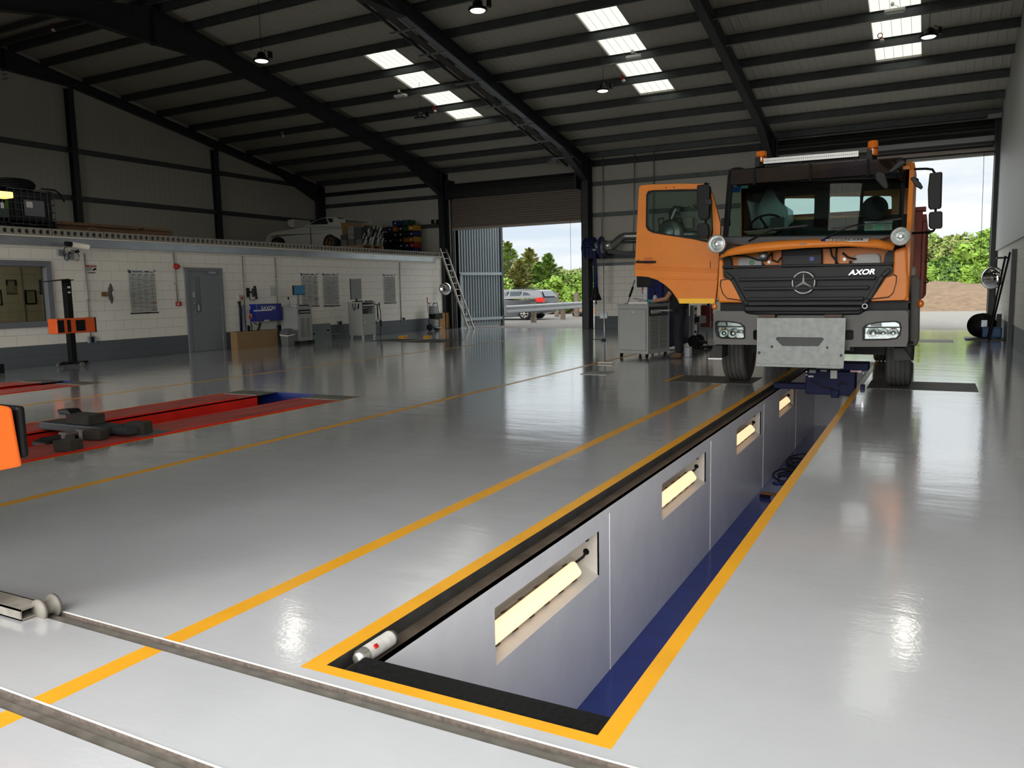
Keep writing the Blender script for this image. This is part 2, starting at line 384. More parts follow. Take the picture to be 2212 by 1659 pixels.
# near wall behind the camera, same openings standing open
w = MB()
w.slab([(XG,YN,0),(OA[0],YN,0),(OA[0],YN,OA[2]),(OA[1],YN,OA[2]),(OA[1],YN,0),(OB[0],YN,0),(OB[0],YN,OB[2]),(OB[1],YN,OB[2]),(OB[1],YN,0),(XR,YN,0),(XR,YN,6.0),(XG,YN,6.0)], (0,-.2,0))
struct(w, 'wall_near', CLAD)
# right gable wall: blockwork below, sheeting above
zc = px(2157,541,X=XR).z
w = MB(); w.box(XR,XR+.2,YN-.2,YF+.2,0,zc+.05); struct(w, 'wall_right', BLKY)
w = MB(); w.slab([(XR-.06,YN,zc),(XR-.06,YF,zc),(XR-.06,YF,6.0),(XR-.06,YRG,zr(YRG)),(XR-.06,YN,zr(YN))], (.05,0,0)); struct(w, 'wall_right_upper', CLADR)

# ------------------------------------------------ roof
SKX = [-13.04,-6.98,-.95]; SKY = (17.4,22.15); SKN_ADDED = (2*YRG-22.15, 2*YRG-17.4)  # the near-slope set of rooflights is out of view, added for its light
CEIL = wave_bump(mat('roof_liner_sheet', (172,169,156), .5), 'X', .19, .006, sharp=True)
def rp(x, y, d=0): return (x, y, zr(y)+d)
w = MB()
w.slab([rp(XG-.1,YRG),rp(XR+.1,YRG),rp(XR+.1,YF+.1),rp(XG-.1,YF+.1)], (0,0,.07), [[rp(x-.5,SKY[0]),rp(x+.5,SKY[0]),rp(x+.5,SKY[1]),rp(x-.5,SKY[1])] for x in SKX])
w.slab([rp(XG-.1,YN-.1),rp(XR+.1,YN-.1),rp(XR+.1,YRG),rp(XG-.1,YRG)], (0,0,.07), [[rp(x-.5,SKN_ADDED[0]),rp(x+.5,SKN_ADDED[0]),rp(x+.5,SKN_ADDED[1]),rp(x-.5,SKN_ADDED[1])] for x in SKX])
struct(w, 'ceiling', CEIL)
SKY_M = bpy.data.materials.new('rooflight_sheet'); SKY_M.use_nodes = True
nt = SKY_M.node_tree; nt.nodes.clear(); o_ = nt.nodes.new('ShaderNodeOutputMaterial'); t_ = nt.nodes.new('ShaderNodeBsdfTranslucent'); t_.inputs[0].default_value = (.40,.40,.355,1); nt.links.new(t_.outputs[0], o_.inputs[0])
wn = 0
for x in SKX:
    for Y in (SKY, SKN_ADDED):
        wn += 1; w = MB()
        for k in range(5):       # five ribs of the translucent sheet
            a = x-.5+k*.2
            w.add([rp(a,Y[0],.05),rp(a+.2,Y[0],.05),rp(a+.2,Y[1],.05),rp(a,Y[1],.05)],[(0,1,2,3)])
        for k in range(6):
            a = x-.5+k*.2; w.add([rp(a-.006,Y[0],.045),rp(a+.006,Y[0],.045),rp(a+.006,Y[1],.045),rp(a-.006,Y[1],.045)],[(0,1,2,3)])
        struct(w, 'window_%d' % wn, SKY_M, fixn=False)

# ------------------------------------------------ steel frames, purlins, rails
def ibeam_path(mb, X, pts_top, pts_bot, fw):
    """welded I girder in the plane X: web between two polylines, flanges along both"""
    mb.slab([(X-.006,y,z) for y,z in pts_top]+[(X-.006,y,z) for y,z in pts_bot[::-1]], (.012,0,0))
    for P in (pts_top, pts_bot):
        for (ya,za),(yb,zb) in zip(P[:-1],P[1:]): mb.bar((X,ya,za),(X,yb,zb),fw,.016,up=(0,0,1) if abs(yb-ya) > .05 else (0,1,0))
def frame_steel(X, dep, apex, eave, fw, full=True):
    mb = MB()
    for s in (1,-1):
        f = lambda Y: Y if s > 0 else 2*YRG-Y
        T = [(f(Y), zr(Y)-.19) for Y in (YRG,26.26)]
        B = [(f(YRG), zr(YRG)-apex),(f(15.4), zr(15.4)-dep),(f(23.9), zr(23.9)-dep),(f(25.84), zr(25.84)-eave)]
        ibeam_path(mb, X, T, B, fw)
        ibeam_path(mb, X, [(f(25.84),0),(f(25.84),zr(25.84)-.19)], [(f(26.26),0),(f(26.26),zr(26.26)-.19)], fw)
        mb.bar((X,f(25.84),zr(25.84)-eave),(X,f(26.26),zr(25.84)-eave),fw,.014)
        mb.box(X-.12,X+.12,min(f(25.8),f(26.3)),max(f(25.8),f(26.3)),0,.02)
    mb.box(X-.1,X+.1,YRG-.018,YRG+.018,zr(YRG)-apex-.03,zr(YRG)-.17)
    for k in range(7):
        for sx in (-.06,.06):
            for dy in (.02,-.032): mb.cyl((X+sx,YRG+dy,zr(YRG)-.25-k*.12),(X+sx,YRG+dy+.012,zr(YRG)-.25-k*.12),.016,6)
    trim(mb, DARK)
frame_steel(-16.62,.60,1.0,1.03,.2)
frame_steel(-10.73,.52,.95,.98,.22)
frame_steel(-4.55,.52,.95,.98,.2)
frame_steel(XG+.13,.42,.72,.85,.18)
PY = [13.72]+[18.42+1.27*k for k in range(-3,6)]+[26.0]
for Y in PY:
    for yy, s in ((Y,1),(2*YRG-Y,-1)):
        z = zr(yy); mb = MB(); x0, x1 = XG+.01, XR-.07
        mb.box(x0,x1,yy-.005*s,yy+.005*s,z-.185,z-.012); mb.box(x0,x1,yy,yy+.07*s,z-.185,z-.177); mb.box(x0,x1,yy-.06*s,yy,z-.012,z-.004)
        mb.box(x0,x1,yy+.066*s,yy+.07*s,z-.185,z-.165)
        trim(mb, PURL)
# gable posts and sheeting rails
for Y in (px(145,190,X=XG).y-.05, px(457,315,X=XG).y):
    mb = MB(); h = zr(Y)-.5
    mb.box(XG+.02,XG+.036,Y-.09,Y+.09,0,h); mb.box(XG+.2,XG+.216,Y-.09,Y+.09,0,h); mb.box(XG+.02,XG+.21,Y-.006,Y+.006,0,h); trim(mb, DARK)
def girt_y(z, y0, y1): 
    mb = MB(); mb.box(XG+.01,XG+.07,y0,y1,z-.006,z+.006); mb.box(XG+.064,XG+.07,y0,y1,z-.14,z); mb.box(XG+.01,XG+.07,y0,y1,z-.146,z-.134); trim(mb, PURL)
for y_ in (342,437,527): 
    z = px(300,y_,X=XG+.07).z; girt_y(z, YN, 25.9)
def girt_x(z, x0, x1, d=.14, m=PURL):
    mb = MB(); y = YF-.01; mb.box(x0,x1,y-.07,y,z-.006,z+.006); mb.box(x0,x1,y-.07,y-.062,z-d,z); mb.box(x0,x1,y-.07,y,z-d-.006,z-d+.006); trim(mb, m)
for z_, m_ in ((px(820,407,Y=YF).z, DARK),(px(820,433,Y=YF).z, PURL),(px(945,484,Y=YF).z, PURL)): girt_x(z_, XG+.2, -16.75, m=m_)
for y_, m_ in ((344,DARK),(391,PURL),(459,PURL),(545,DARK)): girt_x(px(1310,y_,Y=YF-.07).z, -10.6, -4.65, .2 if m_ is DARK else .13, m_)
w = MB(); w.box(OA[1]+.3,OB[0]-.2,YF-.12,YF-.06,2.2,2.3); trim(w, PURL)
# door jambs
for x in (OA[0],OA[1],OB[0],OB[1]):
    s = 1 if x in (OA[1],OB[1]) else -1
    mb = MB(); mb.box(x,x+.1*s,YF-.16,YF+.2,0,5.05); mb.box(x,x+.02*s,YF-.2,YF-.1,0,5.05); trim(mb, DARK)
mb = MB(); mb.box(XR-.17,XR-.02,YF-.45,YF-.1,0,5.9); trim(mb, DARK)

# ------------------------------------------------ roller shutters
RIB = mat('roller_shutter_slats', (122,112,102), .55, .2); RIBD = mat('roller_shutter_coil', (40,40,40), .5, .3); SIL = mat('shutter_bottom_rail', (172,160,148), .5, .2)
def shutter(name, x0, x1, zb, ztop, label):
    g = thing(name, ((x0+x1)/2,YF-.2,0), label, 'roller shutter'); mb = MB(); n = int((ztop-zb-.09)/.085)
    for k in range(n):
        z = zb+.09+k*.085
        mb.add([(x0,YF-.2,z),(x1,YF-.2,z),(x1,YF-.222,z+.03),(x0,YF-.222,z+.03),(x1,YF-.222,z+.055),(x0,YF-.222,z+.055),(x1,YF-.2,z+.085),(x0,YF-.2,z+.085)],[(0,1,2,3),(3,2,4,5),(5,4,6,7)])
        mb.add([(x0,YF-.18,z),(x1,YF-.18,z),(x1,YF-.18,z+.085),(x0,YF-.18,z+.085)],[(0,1,2,3)])
    mb.build('slat_curtain', RIB, g, fixn=False)
    b = MB(); b.box(x0,x1,YF-.235,YF-.17,zb,zb+.09); b.build('bottom_rail', SIL, g, bevel=.006)
    c = MB(); R = .26 if zb < 4 else .34; cz = ztop+R-.05
    prof = []
    for k in range(24):
        prof.append((R+(.012 if k%2 else 0)))
    N = 40; vs = []
    for k in range(N):
        a = 2*PI*k/N; rr = R+(.012 if k%2 else -.004); vs.append((YF-.32+rr*math.cos(a), cz+rr*math.sin(a)))
    c.add([(x0+.06,y,z) for y,z in vs]+[(x1-.06,y,z) for y,z in vs],[(k,(k+1)%N,N+(k+1)%N,N+k) for k in range(N)])
    c.build('curtain_coil', RIBD, g)
    for x in (x0,x1-.05): e = MB(); e.box(x,x+.05,YF-.62,YF-.02,ztop-.1,ztop+.62); e.build('end_plate', DARK, g)
    return g
zb = px(1115,489.5,Y=YF-.22).z
shutter('roller_shutter', OA[0], OA[1], zb, 4.95, 'ribbed brown roller shutter half lowered over the far left doorway')
gB = shutter('roller_shutter', OB[0], OB[1], 4.98, 5.15, 'rolled up roller shutter above the doorway behind the orange truck')
mb = MB(); mb.box(OB[0]+.1,OB[1]-.05,YF-.7,YF-.62,5.18,5.3); mb.build('barrel_rail', mat('shutter_aluminium', (150,150,148), .45, .4), gB)
mb = MB(); mb.box(OB[0],OB[1],YF-.06,YF+.02,4.95,5.12); trim(mb, DARK)
RB2 = wave_bump(mat('lintel_ribbed_strip', (190,188,182), .5), 'X', .25, .03)
mb = MB(); mb.box(OB[0],OB[1],YF+.05,YF+.18,4.88,5.0); trim(mb, RB2)
for x_, y0_, y1_, lab in ((1232,478,640,'thin pull cord hanging in the half shuttered doorway'),(2126,328,560,'thin pull cord hanging in the open doorway right of the truck')):
    a = px(x_,y0_,Y=YF-.25); b = px(x_-(8 if x_ > 2000 else -2),y1_,Y=YF-.25); mb = MB(); mb.tube([a,b],.006,6)
    tag(mb.build('pull_cord', CABLE), lab, 'cord')
# ================================================ the orange tipper truck
TR = thing('truck', (-1.42,11.9,0), 'orange tipper truck standing over the pit with its front flap and left door open', 'truck')
DKG = mat('black_grille_plastic', (24,27,28), .5, spec=.3, noise=.1)
BMP = mat('grey_bumper_plastic', (92,91,87), .55, noise=.08, bump=.1, bscale=200, bdist=.001)
TYRE = mat('tyre_tread', (78,78,75), .8, noise=.15, nscale=20)
GLS = glass('cab_glass', (190,222,212), .8)
LENS = glass('lamp_lens', (235,240,240), .95)
AMB = mat('amber_lens', (236,120,14), .12, spec=.6, coat=.5)
TAN = mat('cab_interior_trim', (96,90,80), .7)
DKI = mat('dark_cab_interior', (30,31,32), .7)
TIPR = mat('tipper_body_orange', (150,54,22), .45, noise=.2)
def P(x, y, Y): return px(x, y, Y=Y)
def pslab(name, pts, Y, dep, m, parent=None, holes=(), bevel=.006, mb=None):
    mb = mb or MB(); mb.slab([P(x,y,Y) for x,y in pts], (0,dep,0), [[P(x,y,Y) for x,y in h] for h in holes])
    return mb.build(name, m, parent or TR, bevel=bevel) if name else mb
def rr(x0, y0, x1, y1, r=4, n=3):
    out = []
    for cx, cy, a0 in ((x1-r,y0+r,-90),(x1-r,y1-r,0),(x0+r,y1-r,90),(x0+r,y0+r,180)):
        for k in range(n+1):
            a = math.radians(a0+90*k/n); out.append((cx+r*math.cos(a), cy+r*math.sin(a)))
    return out
X0, X1 = -2.52, -.26                       # cab sides
# --- cab shell: roof, sides, rear wall with windows, lower front corners
cab = MB()
sideR = [(10.62,1.17),(10.62,1.98),(10.72,2.1),(10.98,2.74),(11.1,2.84),(12.5,2.86),(12.5,1.17)]
cab.slab([(X1-.05,y,z) for y,z in sideR], (.05,0,0), [[(X1-.05,y,z) for y,z in ((10.95,2.1),(11.08,2.66),(11.75,2.66),(11.75,2.05))]])
cab.slab([(X0,y,z) for y,z in ((11.95,1.17),(11.95,2.84),(12.5,2.86),(12.5,1.17))], (.05,0,0))
cab.slab([(X0+.06,11.0,2.78),(X1-.06,11.0,2.78),(X1-.02,11.14,2.85),(X1-.02,12.5,2.87),(X0+.02,12.5,2.87),(X0+.02,11.14,2.85)][:3]+[(X1-.02,11.14,2.85),(X0+.02,11.14,2.85)][0:2], (0,0,.03)) if False else None
cab.add([(X0+.05,11.0,2.79),(X1-.05,11.0,2.79),(X1-.03,11.14,2.86),(X0+.03,11.14,2.86),(X1-.03,12.5,2.88),(X0+.03,12.5,2.88),
         (X0+.05,11.0,2.75),(X1-.05,11.0,2.75),(X1-.03,11.14,2.82),(X0+.03,11.14,2.82),(X1-.03,12.5,2.84),(X0+.03,12.5,2.84)],
        [(0,1,2,3),(3,2,4,5),(7,6,9,8),(8,9,11,10),(0,6,7,1),(5,4,10,11),(1,7,8,2),(2,8,10,4),(0,3,9,6),(3,5,11,9)])
rw = [(X0,12.44,1.17),(X1,12.44,1.17),(X1,12.44,2.86),(X0,12.44,2.86)]
def whole(x0,y0,x1,y1): return [tuple(P(x,y,12.44)) for x,y in rr(x0,y0,x1,y1,4)]
cab.slab(rw, (0,.05,0), [whole(1694,428,1760,468), whole(1792,424,1858,466), whole(1864,423,1926,464)])
cab.box(X0,X1,10.95,12.45,1.17,1.27)
cab.box(X0,X0+.05,11.95,12.0,1.2,2.84)
CAB = cab.build('cab_shell', ORG, TR, bevel=.01)
it = MB(); it.box(X0+.05,X1-.06,12.36,12.43,1.27,px(1800,470,Y=12.4).z-.01); it.box(X0+.06,X1-.06,12.38,12.43,px(1800,420,Y=12.4).z+.02,2.8)
for a,b in ((1760,1791),(1858,1864)):
    q0, q1 = P(a,440,12.4), P(b,440,12.4); it.box(q0.x,q1.x,12.36,12.43,2.2,2.75)
it.box(X0+.05,px(1693,440,Y=12.4).x,12.36,12.43,2.1,2.8); it.box(X0+.06,X1-.06,11.1,12.4,2.76,2.8)
it.build('rear_lining', DKI, TR)
# --- front corner panels (orange) and the orange bulkhead behind the open flap
left = [(1553,556),(1562,562),(1563,600),(1578,604),(1588,622),(1604,654),(1552,654),(1549,640)]
cor = MB(); cor.slab([P(x,y,10.58) for x,y in left], (0,.4,0)); cor.build('corner_panel', ORG, TR, bevel=.03, segs=4)
right = [(1931,540),(1959,532),(1961,588),(1963,600),(1962,640),(1957,649),(1878,651),(1890,632),(1912,597),(1929,591)]
cor = MB(); cor.slab([P(x,y,10.58) for x,y in right], (0,.4,0)); cor.build('corner_panel', ORG, TR, bevel=.03, segs=4)
for pts in ([(1558,606),(1575,604),(1583,612),(1600,648),(1571,644),(1562,634),(1557,618)],[(1914,600),(1930,594),(1936,598),(1935,612),(1929,632),(1920,641),(1884,645)]):
    g_ = MB(); g_.slab([P(x,y,10.566) for x,y in pts],(0,.02,0)); q = g_.build('corner_flap', ORG, TR, bevel=.006)
    cxm = sum(p[0] for p in pts)/len(pts); cym = sum(p[1] for p in pts)/len(pts)
    h_ = MB(); o2 = [(cxm+(x-cxm)*1.13, cym+(y-cym)*1.1) for x,y in pts]
    h_.slab([P(x,y,10.574) for x,y in o2],(0,.01,0)); h_.build('panel_gap', BLK, q)
pslab('bulkhead', [(1566,545),(1925,532),(1925,590),(1566,595)], 10.79, .02, ORG)
# --- grille
gpts = [(1562,580),(1563,600),(1577,604),(1588,622),(1603,655),(1612,661),(1868,660),(1880,648),(1912,597),(1929,592),(1931,580),(1926,573),(1560,583)]
gb = MB(); gb.slab([P(x,y,10.6) for x,y in gpts], (0,.06,0)); GR = gb.build('grille', DKG, TR, bevel=.008)
fr = MB()
ol = [(1567,590),(1582,603),(1608,651),(1616,656),(1866,655),(1876,646),(1906,596),(1922,582)]
for a,b in zip(ol[:-1],ol[1:]): fr.bar(P(*a,10.58),P(*b,10.58),.05,.05)
fr.build('grille_surround', DKG, GR, bevel=.008)
for (xa,ya,xb,yb) in ((1595,604,1892,600),(1606,624,1877,621),(1616,646,1866,645)):
    s_ = MB(); s_.bar(P(xa,ya,10.55),P(xb,yb,10.55),.06,.042); s_.build('grille_slat', DKG, GR, bevel=.01)
mesh_m = mat('grille_mesh', (14,15,15), .5)
for yy in (611,635):
    mm = MB()
    for k in range(26):
        for s in (-1,1):
            xa = 1680+k*4.4; a = P(xa,yy-6,10.592); b = P(xa+s*8,yy+6,10.592); mm.bar(a,b,.006,.004)
    mm.build('mesh_panel', mesh_m, GR)
top = MB(); top.bar(P(1562,577,10.6),P(1930,570,10.6),.1,.03); top.build('grille_top_rail', DKG, GR, bevel=.008)
# --- round badge and lettering
bc = P(1735.5,610.5,10.53); br_ = .132
bd = MB(); bd.cyl(bc+Vector((0,.03,0)),bc+Vector((0,.0,0)),br_*1.13,40); BD = bd.build('badge', BLK, TR)
sr = MB(); sr.ring(bc, br_, .008, (0,1,0), 48, 8)
for k in range(3):
    a = PI/2+2*PI*k/3; t_ = bc+Vector((math.cos(a)*br_,-.006,math.sin(a)*br_)); n_ = Vector((-math.sin(a),0,math.cos(a)))*.016; c_ = bc+Vector((0,-.014,0))
    sr.add([c_+n_,c_-n_,t_,c_+Vector((0,-.012,0)),c_+Vector((0,.01,0))],[(0,3,2),(3,1,2),(1,4,2),(4,0,2)])
sr.build('star_emblem', mat('emblem_silver', (196,198,198), .28, .35), BD)
tc = P(1861,588.3,10.555)
text('AXOR', .085, frame(tc,(1,0,.02),(0,0,1)), .006, 'model_lettering', CHR, TR, squash=1.2, shear=.25, bold=.001)
# --- raised front flap
up = [(1553,555),(1562,549),(1571,540),(1605,531.5),(1668,525),(1741,521.5),(1831,521),(1894,521.5),(1932,530)]
lo = [(1553,557),(1562,556),(1572,553),(1606,548),(1668,541),(1741,535.5),(1831,532),(1895,535.5),(1928,541.5)]
fl = MB(); yl = [10.42,10.36,10.32,10.27,10.25,10.25,10.26,10.3,10.38]
U = [P(x,y,Y) for (x,y),Y in zip(up,yl)]; Lw = [P(x,y,Y) for (x,y),Y in zip(lo,yl)]
n = len(U); Hh = [Vector((u.x, 10.66, u.z+.05)) for u in U]; Lb = [l+Vector((0,.03,0)) for l in Lw]; Hb = [h+Vector((0,0,-.02)) for h in Hh]; Ub = [u+Vector((0,.03,-.018)) for u in U]
fl.add(U+Lw+Hh+Lb+Ub+Hb, [(i,i+1,n+i+1,n+i) for i in range(n-1)]+[(2*n+i,2*n+i+1,i+1,i) for i in range(n-1)]+[(n+i,n+i+1,3*n+i+1,3*n+i) for i in range(n-1)]
       +[(3*n+i,3*n+i+1,4*n+i+1,4*n+i) for i in range(n-1)]+[(4*n+i,4*n+i+1,5*n+i+1,5*n+i) for i in range(n-1)]+[(0,n,3*n,4*n),(n-1,4*n+n-1,3*n+n-1,2*n-1)], 0, False)
FL = fl.build('front_flap', ORG, TR)
for p in FL.data.polygons: p.use_smooth = True
ey = MB(); e_ = P(1734,526,10.23); ey.ell(e_,.035,.01,.008); ey.build('flap_latch', GALV, FL)
pl = MB(); a_ = P(1772,523.5,10.255); b_ = P(1875,521.5,10.265); pl.add([a_,b_,b_+Vector((0,.1,.034)),a_+Vector((0,.1,.034)),a_+Vector((0,0,.006)),b_+Vector((0,0,.006)),b_+Vector((0,.1,.04)),a_+Vector((0,.1,.04))],[(0,3,2,1),(4,5,6,7),(0,1,5,4),(1,2,6,5),(2,3,7,6),(3,0,4,7)])
PLT = pl.build('number_plate', WHT, FL)
m_ = frame((a_+b_)/2+Vector((.03,.05,.026)), b_-a_, Vector((0,.1,.034)))
text('11-LM-435', .085, m_, .001, 'plate_lettering', BLK, FL, squash=.95)
eu = MB(); eu.add([a_+Vector((0,-.002,.008)),a_+Vector((.05,-.002,.008)),a_+Vector((.05,.1,.043)),a_+Vector((0,.1,.043))],[(0,1,2,3)]); eu.build('plate_blue_band', mat('plate_blue', (20,50,160), .4), PLT, fixn=False)
# --- things visible under the raised flap
box_ = MB(); box_.slab([P(x,y,10.69) for x,y in ((1688,539),(1776,536),(1776,580),(1688,582))], (0,.1,0)); box_.build('heater_intake', BLK, TR, bevel=.015)
box_ = MB(); box_.slab([P(x,y,10.67) for x,y in ((1689,552),(1775,549),(1775,580),(1689,582))], (0,.06,0)); bx_ = box_.build('heater_cover', DKG, TR, bevel=.008)
st_ = MB(); st_.slab([P(x,y,10.665) for x,y in ((1749,555),(1758,555),(1758,563),(1749,563))], (0,.004,0)); st_.build('sticker', mat('blue_red_sticker', (70,80,170), .5), bx_)
box_ = MB(); box_.slab([P(x,y,10.69) for x,y in ((1594,560),(1600,557),(1640,555),(1645,560),(1645,582),(1594,584))], (0,.08,0)); fz = box_.build('fuse_housing', mat('grey_plastic_housing', (150,152,150), .5), TR, bevel=.008)
c_ = MB(); p_ = P(1624,567,10.685); c_.cyl(p_+Vector((0,.02,0)),p_,.035,16); c_.build('filler_cap', mat('green_cap', (40,110,60), .4), fz)
box_ = MB(); box_.slab([P(x,y,10.69) for x,y in ((1843,556),(1848,550),(1895,547),(1902,553),(1903,572),(1843,574))], (0,.1,0)); box_.build('washer_bottle', mat('translucent_bottle', (165,165,160), .5), TR, bevel=.02, segs=3)
cb = MB()
for pts in ([(1575,552),(1610,553),(1640,562),(1655,562),(1668,545)],[(1794,536),(1797,552),(1805,562),(1812,575)],[(1808,535),(1806,550),(1806,575)],[(1820,546),(1832,556),(1850,560)],[(1668,548),(1668,562),(1680,566),(1688,556)]):
    cb.tube([P(x,y,10.68) for x,y in pts], .012, 8)
cb.build('wiring_loom', CABLE, TR)
mo = MB(); mo.lathe([(.0,0),(.05,0),(.06,.05),(.04,.09),(0,.1)], P(1647,552,10.66), (0,1,0)); mo.build('wiper_motor', GALV, TR)
for x,y in ((1661,566),(1824,560),(1649,572),(1837,566)):
    b_ = MB(); b_.cyl(P(x,y,10.788),P(x,y,10.775),.02,12); b_.build('grommet', GALV if x in (1661,1824) else BLK, TR)
for q_ in (((1561,545),(1568,545),(1578,560),(1581,586),(1562,584)),((1926,536),(1932,536),(1931,578),(1905,580),(1912,548))): sp_ = MB(); sp_.slab([P(x,y,10.66) for x,y in q_], (0,.1,0)); sp_.build('flap_side_bracket', DKG, TR)
# --- windscreen, black surround, tinted visor
BL, BR, TRr, TL = P(1560,524,10.7), P(1949,520,10.7), P(1956,366,11.0), P(1572,380,11.0)
wo = [P(1560,524,10.7), P(1949,520,10.7), P(1957,362,11.02), P(1572,376,11.02)]
wi = [P(1572,510,10.7), P(1939,506,10.7), P(1946,384,10.98), P(1583,398,10.98)]
dp = Vector((0,.03,-.012))
def bil(q, u, v): return (q[0]*(1-u)+q[1]*u)*(1-v)+(q[3]*(1-u)+q[2]*u)*v
ws = MB()
for A,B in ((0,1),(1,2),(2,3),(3,0)):
    ws.add([wo[A],wo[B],wi[B],wi[A],wo[A]+dp,wo[B]+dp,wi[B]+dp,wi[A]+dp],[(0,1,2,3),(7,6,5,4),(0,4,5,1),(3,2,6,7)])
ws.build('windscreen_surround', BLK, TR, bevel=.006)
gl = MB(); N_ = 10
for i in range(N_):
    def bow(u): return Vector((0,-.06*(1-(2*u-1)**2),0))
    u0, u1 = i/N_, (i+1)/N_
    gl.add([bil(wi,u0,0)+bow(u0),bil(wi,u1,0)+bow(u1),bil(wi,u1,1)+bow(u1),bil(wi,u0,1)+bow(u0)],[(0,1,2,3)],0,True)
gl.build('windscreen', GLS, TR, fixn=False)
cw = MB(); cw.slab([P(x,y,10.64) for x,y in ((1560,512),(1950,508),(1948,530),(1900,522),(1741,522),(1605,532),(1566,548))], (0,.08,0)); cw.build('cowl_panel', mat('cowl_black', (30,30,33), .5), TR, bevel=.006)
VIS = glass('tinted_visor', (70,50,30), .5)
vz = MB(); vz.add([P(1580,368,10.82),P(1950,340,10.82),P(1951,372,10.9),P(1578,399,10.9)],[(0,1,2,3)]); vq = [P(1580,368,10.82),P(1950,340,10.82),P(1951,372,10.9),P(1578,399,10.9)]
vz = MB(); vz.slab(vq, (0,.008,0)); vz.build('sun_visor', mat('smoked_acrylic', (38,28,20), .12, spec=.6), TR)
for x in (1629,1750,1875):
    b_ = MB(); t = (x-1580)/370; b_.bar(P(x,368-28*t-2,10.8),P(x,399-27*t+3,10.88),.03,.012); b_.build('visor_bracket', BLK, TR)
# roof edge behind visor
re = MB(); re.add([P(1575,378,11.0),P(1957,362,11.0),P(1957,342,11.1),P(1600,365,11.1),P(1585,368,11.08)],[(0,1,2,3,4)]); re.slab([P(1575,378,11.0),P(1957,362,11.0),P(1957,345,11.06),P(1590,366,11.06)],(0,.1,0)); re.build('roof_front_lip', BLK, TR)
# --- roof light bar and beacons
lb = MB(); A_, B_ = P(1650,349,10.95), P(1855,332.5,10.95); lb.bar(A_,B_,.06,.075); LB = lb.build('light_bar', mat('light_bar_housing', (40,40,42), .4), TR, bevel=.008)
lf = MB(); nl = 46
led = mat('led_reflector_cells', (150,150,146), .3, .5)
for k in range(nl):
    for r in range(2):
        q = A_.lerp(B_, (k+.5)/nl)+Vector((0,-.031,.018-.036*r)); lf.cbox(q,(.9/nl*1.12,.006,.031))
lf.build('led_cells', led, LB)
for x,yt,yb,Yb in ((1644.5,327.5,352,11.05),(1885,304.5,337,11.0)):
    ct = P(x,yt,Yb); cb_ = P(x,yb,Yb); r = (P(x+11.5,yt,Yb)-ct).length
    b_ = MB(); b_.lathe([(0,0),(r*.95,0),(r,.02),(r,(ct.z-cb_.z)-.02),(r*.9,ct.z-cb_.z),(0,ct.z-cb_.z)], cb_, (0,0,1), 24); B1 = b_.build('beacon', AMB, TR)
    b_ = MB()
    b_.lathe([(r*1.02,-.0),(r*1.02,.02)], cb_+Vector((0,0,(ct.z-cb_.z)*.42)), (0,0,1), 24); b_.build('lens_band', mat('amber_dark', (120,50,10), .3), B1)
    b_ = MB(); b_.cyl(cb_-Vector((0,0,.07)),cb_,r*.9,16); b_.cbox(cb_+Vector((-.03,-.09,.0)),(.06,.05,.12)); b_.build('beacon_mount', BLK, B1)
rb = MB(); rb.bar(A_+Vector((-.1,.08,-.05)),B_+Vector((.12,.08,-.04)),.03,.03); 
for q in (A_+Vector((.45,.03,0)),B_+Vector((-.03,.03,0))): rb.bar(q+Vector((0,0,-.12)),q,.03,.02)
rb.build('roof_rack_bar', BLK, TR)
mk = MB(); mk.ell(P(1592,370,11.1),.12,.1,.05); mk.build('air_horn_cover', DKG, TR)
# --- spot lamps
for x,y,r_,Ys in ((1548,527,19.5,10.25),(1945,510.5,22,10.3)):
    c = P(x,y,Ys); r = (P(x+r_,y,Ys)-c).length; s_ = MB()
    s_.lathe([(r*.86,-.01),(r,-.008),(r*1.02,.015),(r*.95,.06),(r*.5,.11),(0,.12)], c, (0,1,0), 32); S1 = s_.build('spot_lamp', mat('spot_lamp_rim', (190,186,178), .3, .6), TR)
    s_ = MB(); s_.lathe([(r*.86,-.005),(r*.6,.02),(r*.25,.045),(0,.05)], c, (0,1,0), 32); s_.build('reflector', mat('lamp_reflector', (225,225,222), .25, .8), S1)
    s_ = MB(); s_.lathe([(r*.22,.0),(r*.24,.01),(r*.2,.03)], c, (0,1,0), 20); s_.ring(c+Vector((0,.0,0)), r*.4, .004,(0,1,0),24,6); s_.build('bulb_shield', CHR, S1)
    s_ = MB(); s_.lathe([(r*.86,-.012),(r*.5,-.026),(0,-.03)], c, (0,1,0), 24); s_.build('lens', LENS, S1)
    sg = 1 if x < 1700 else -1
    s_ = MB(); s_.bar(c+Vector((r*sg,.04,0)),c+Vector((r*sg+.14*sg,.38,-.02)),.04,.02); s_.build('lamp_bracket', mat('rusty_bracket', (70,50,42), .6), S1)
# --- wipers
for pts in ([(1617,521),(1640,508),(1672,496)],[(1775,520),(1800,505),(1840,488),(1868,482)]):
    w_ = MB(); w_.tube([P(x,y,10.6) for x,y in pts], .01, 6); a = P(*pts[-1],10.62); W_ = w_.build('wiper_arm', BLK, TR)
    w_ = MB(); w_.bar(a+Vector((-.38,0,-.01 if pts[0][0] < 1700 else -.05)),a+Vector((.4,0,.03)),.012,.02); w_.build('wiper_blade', BLK, W_)
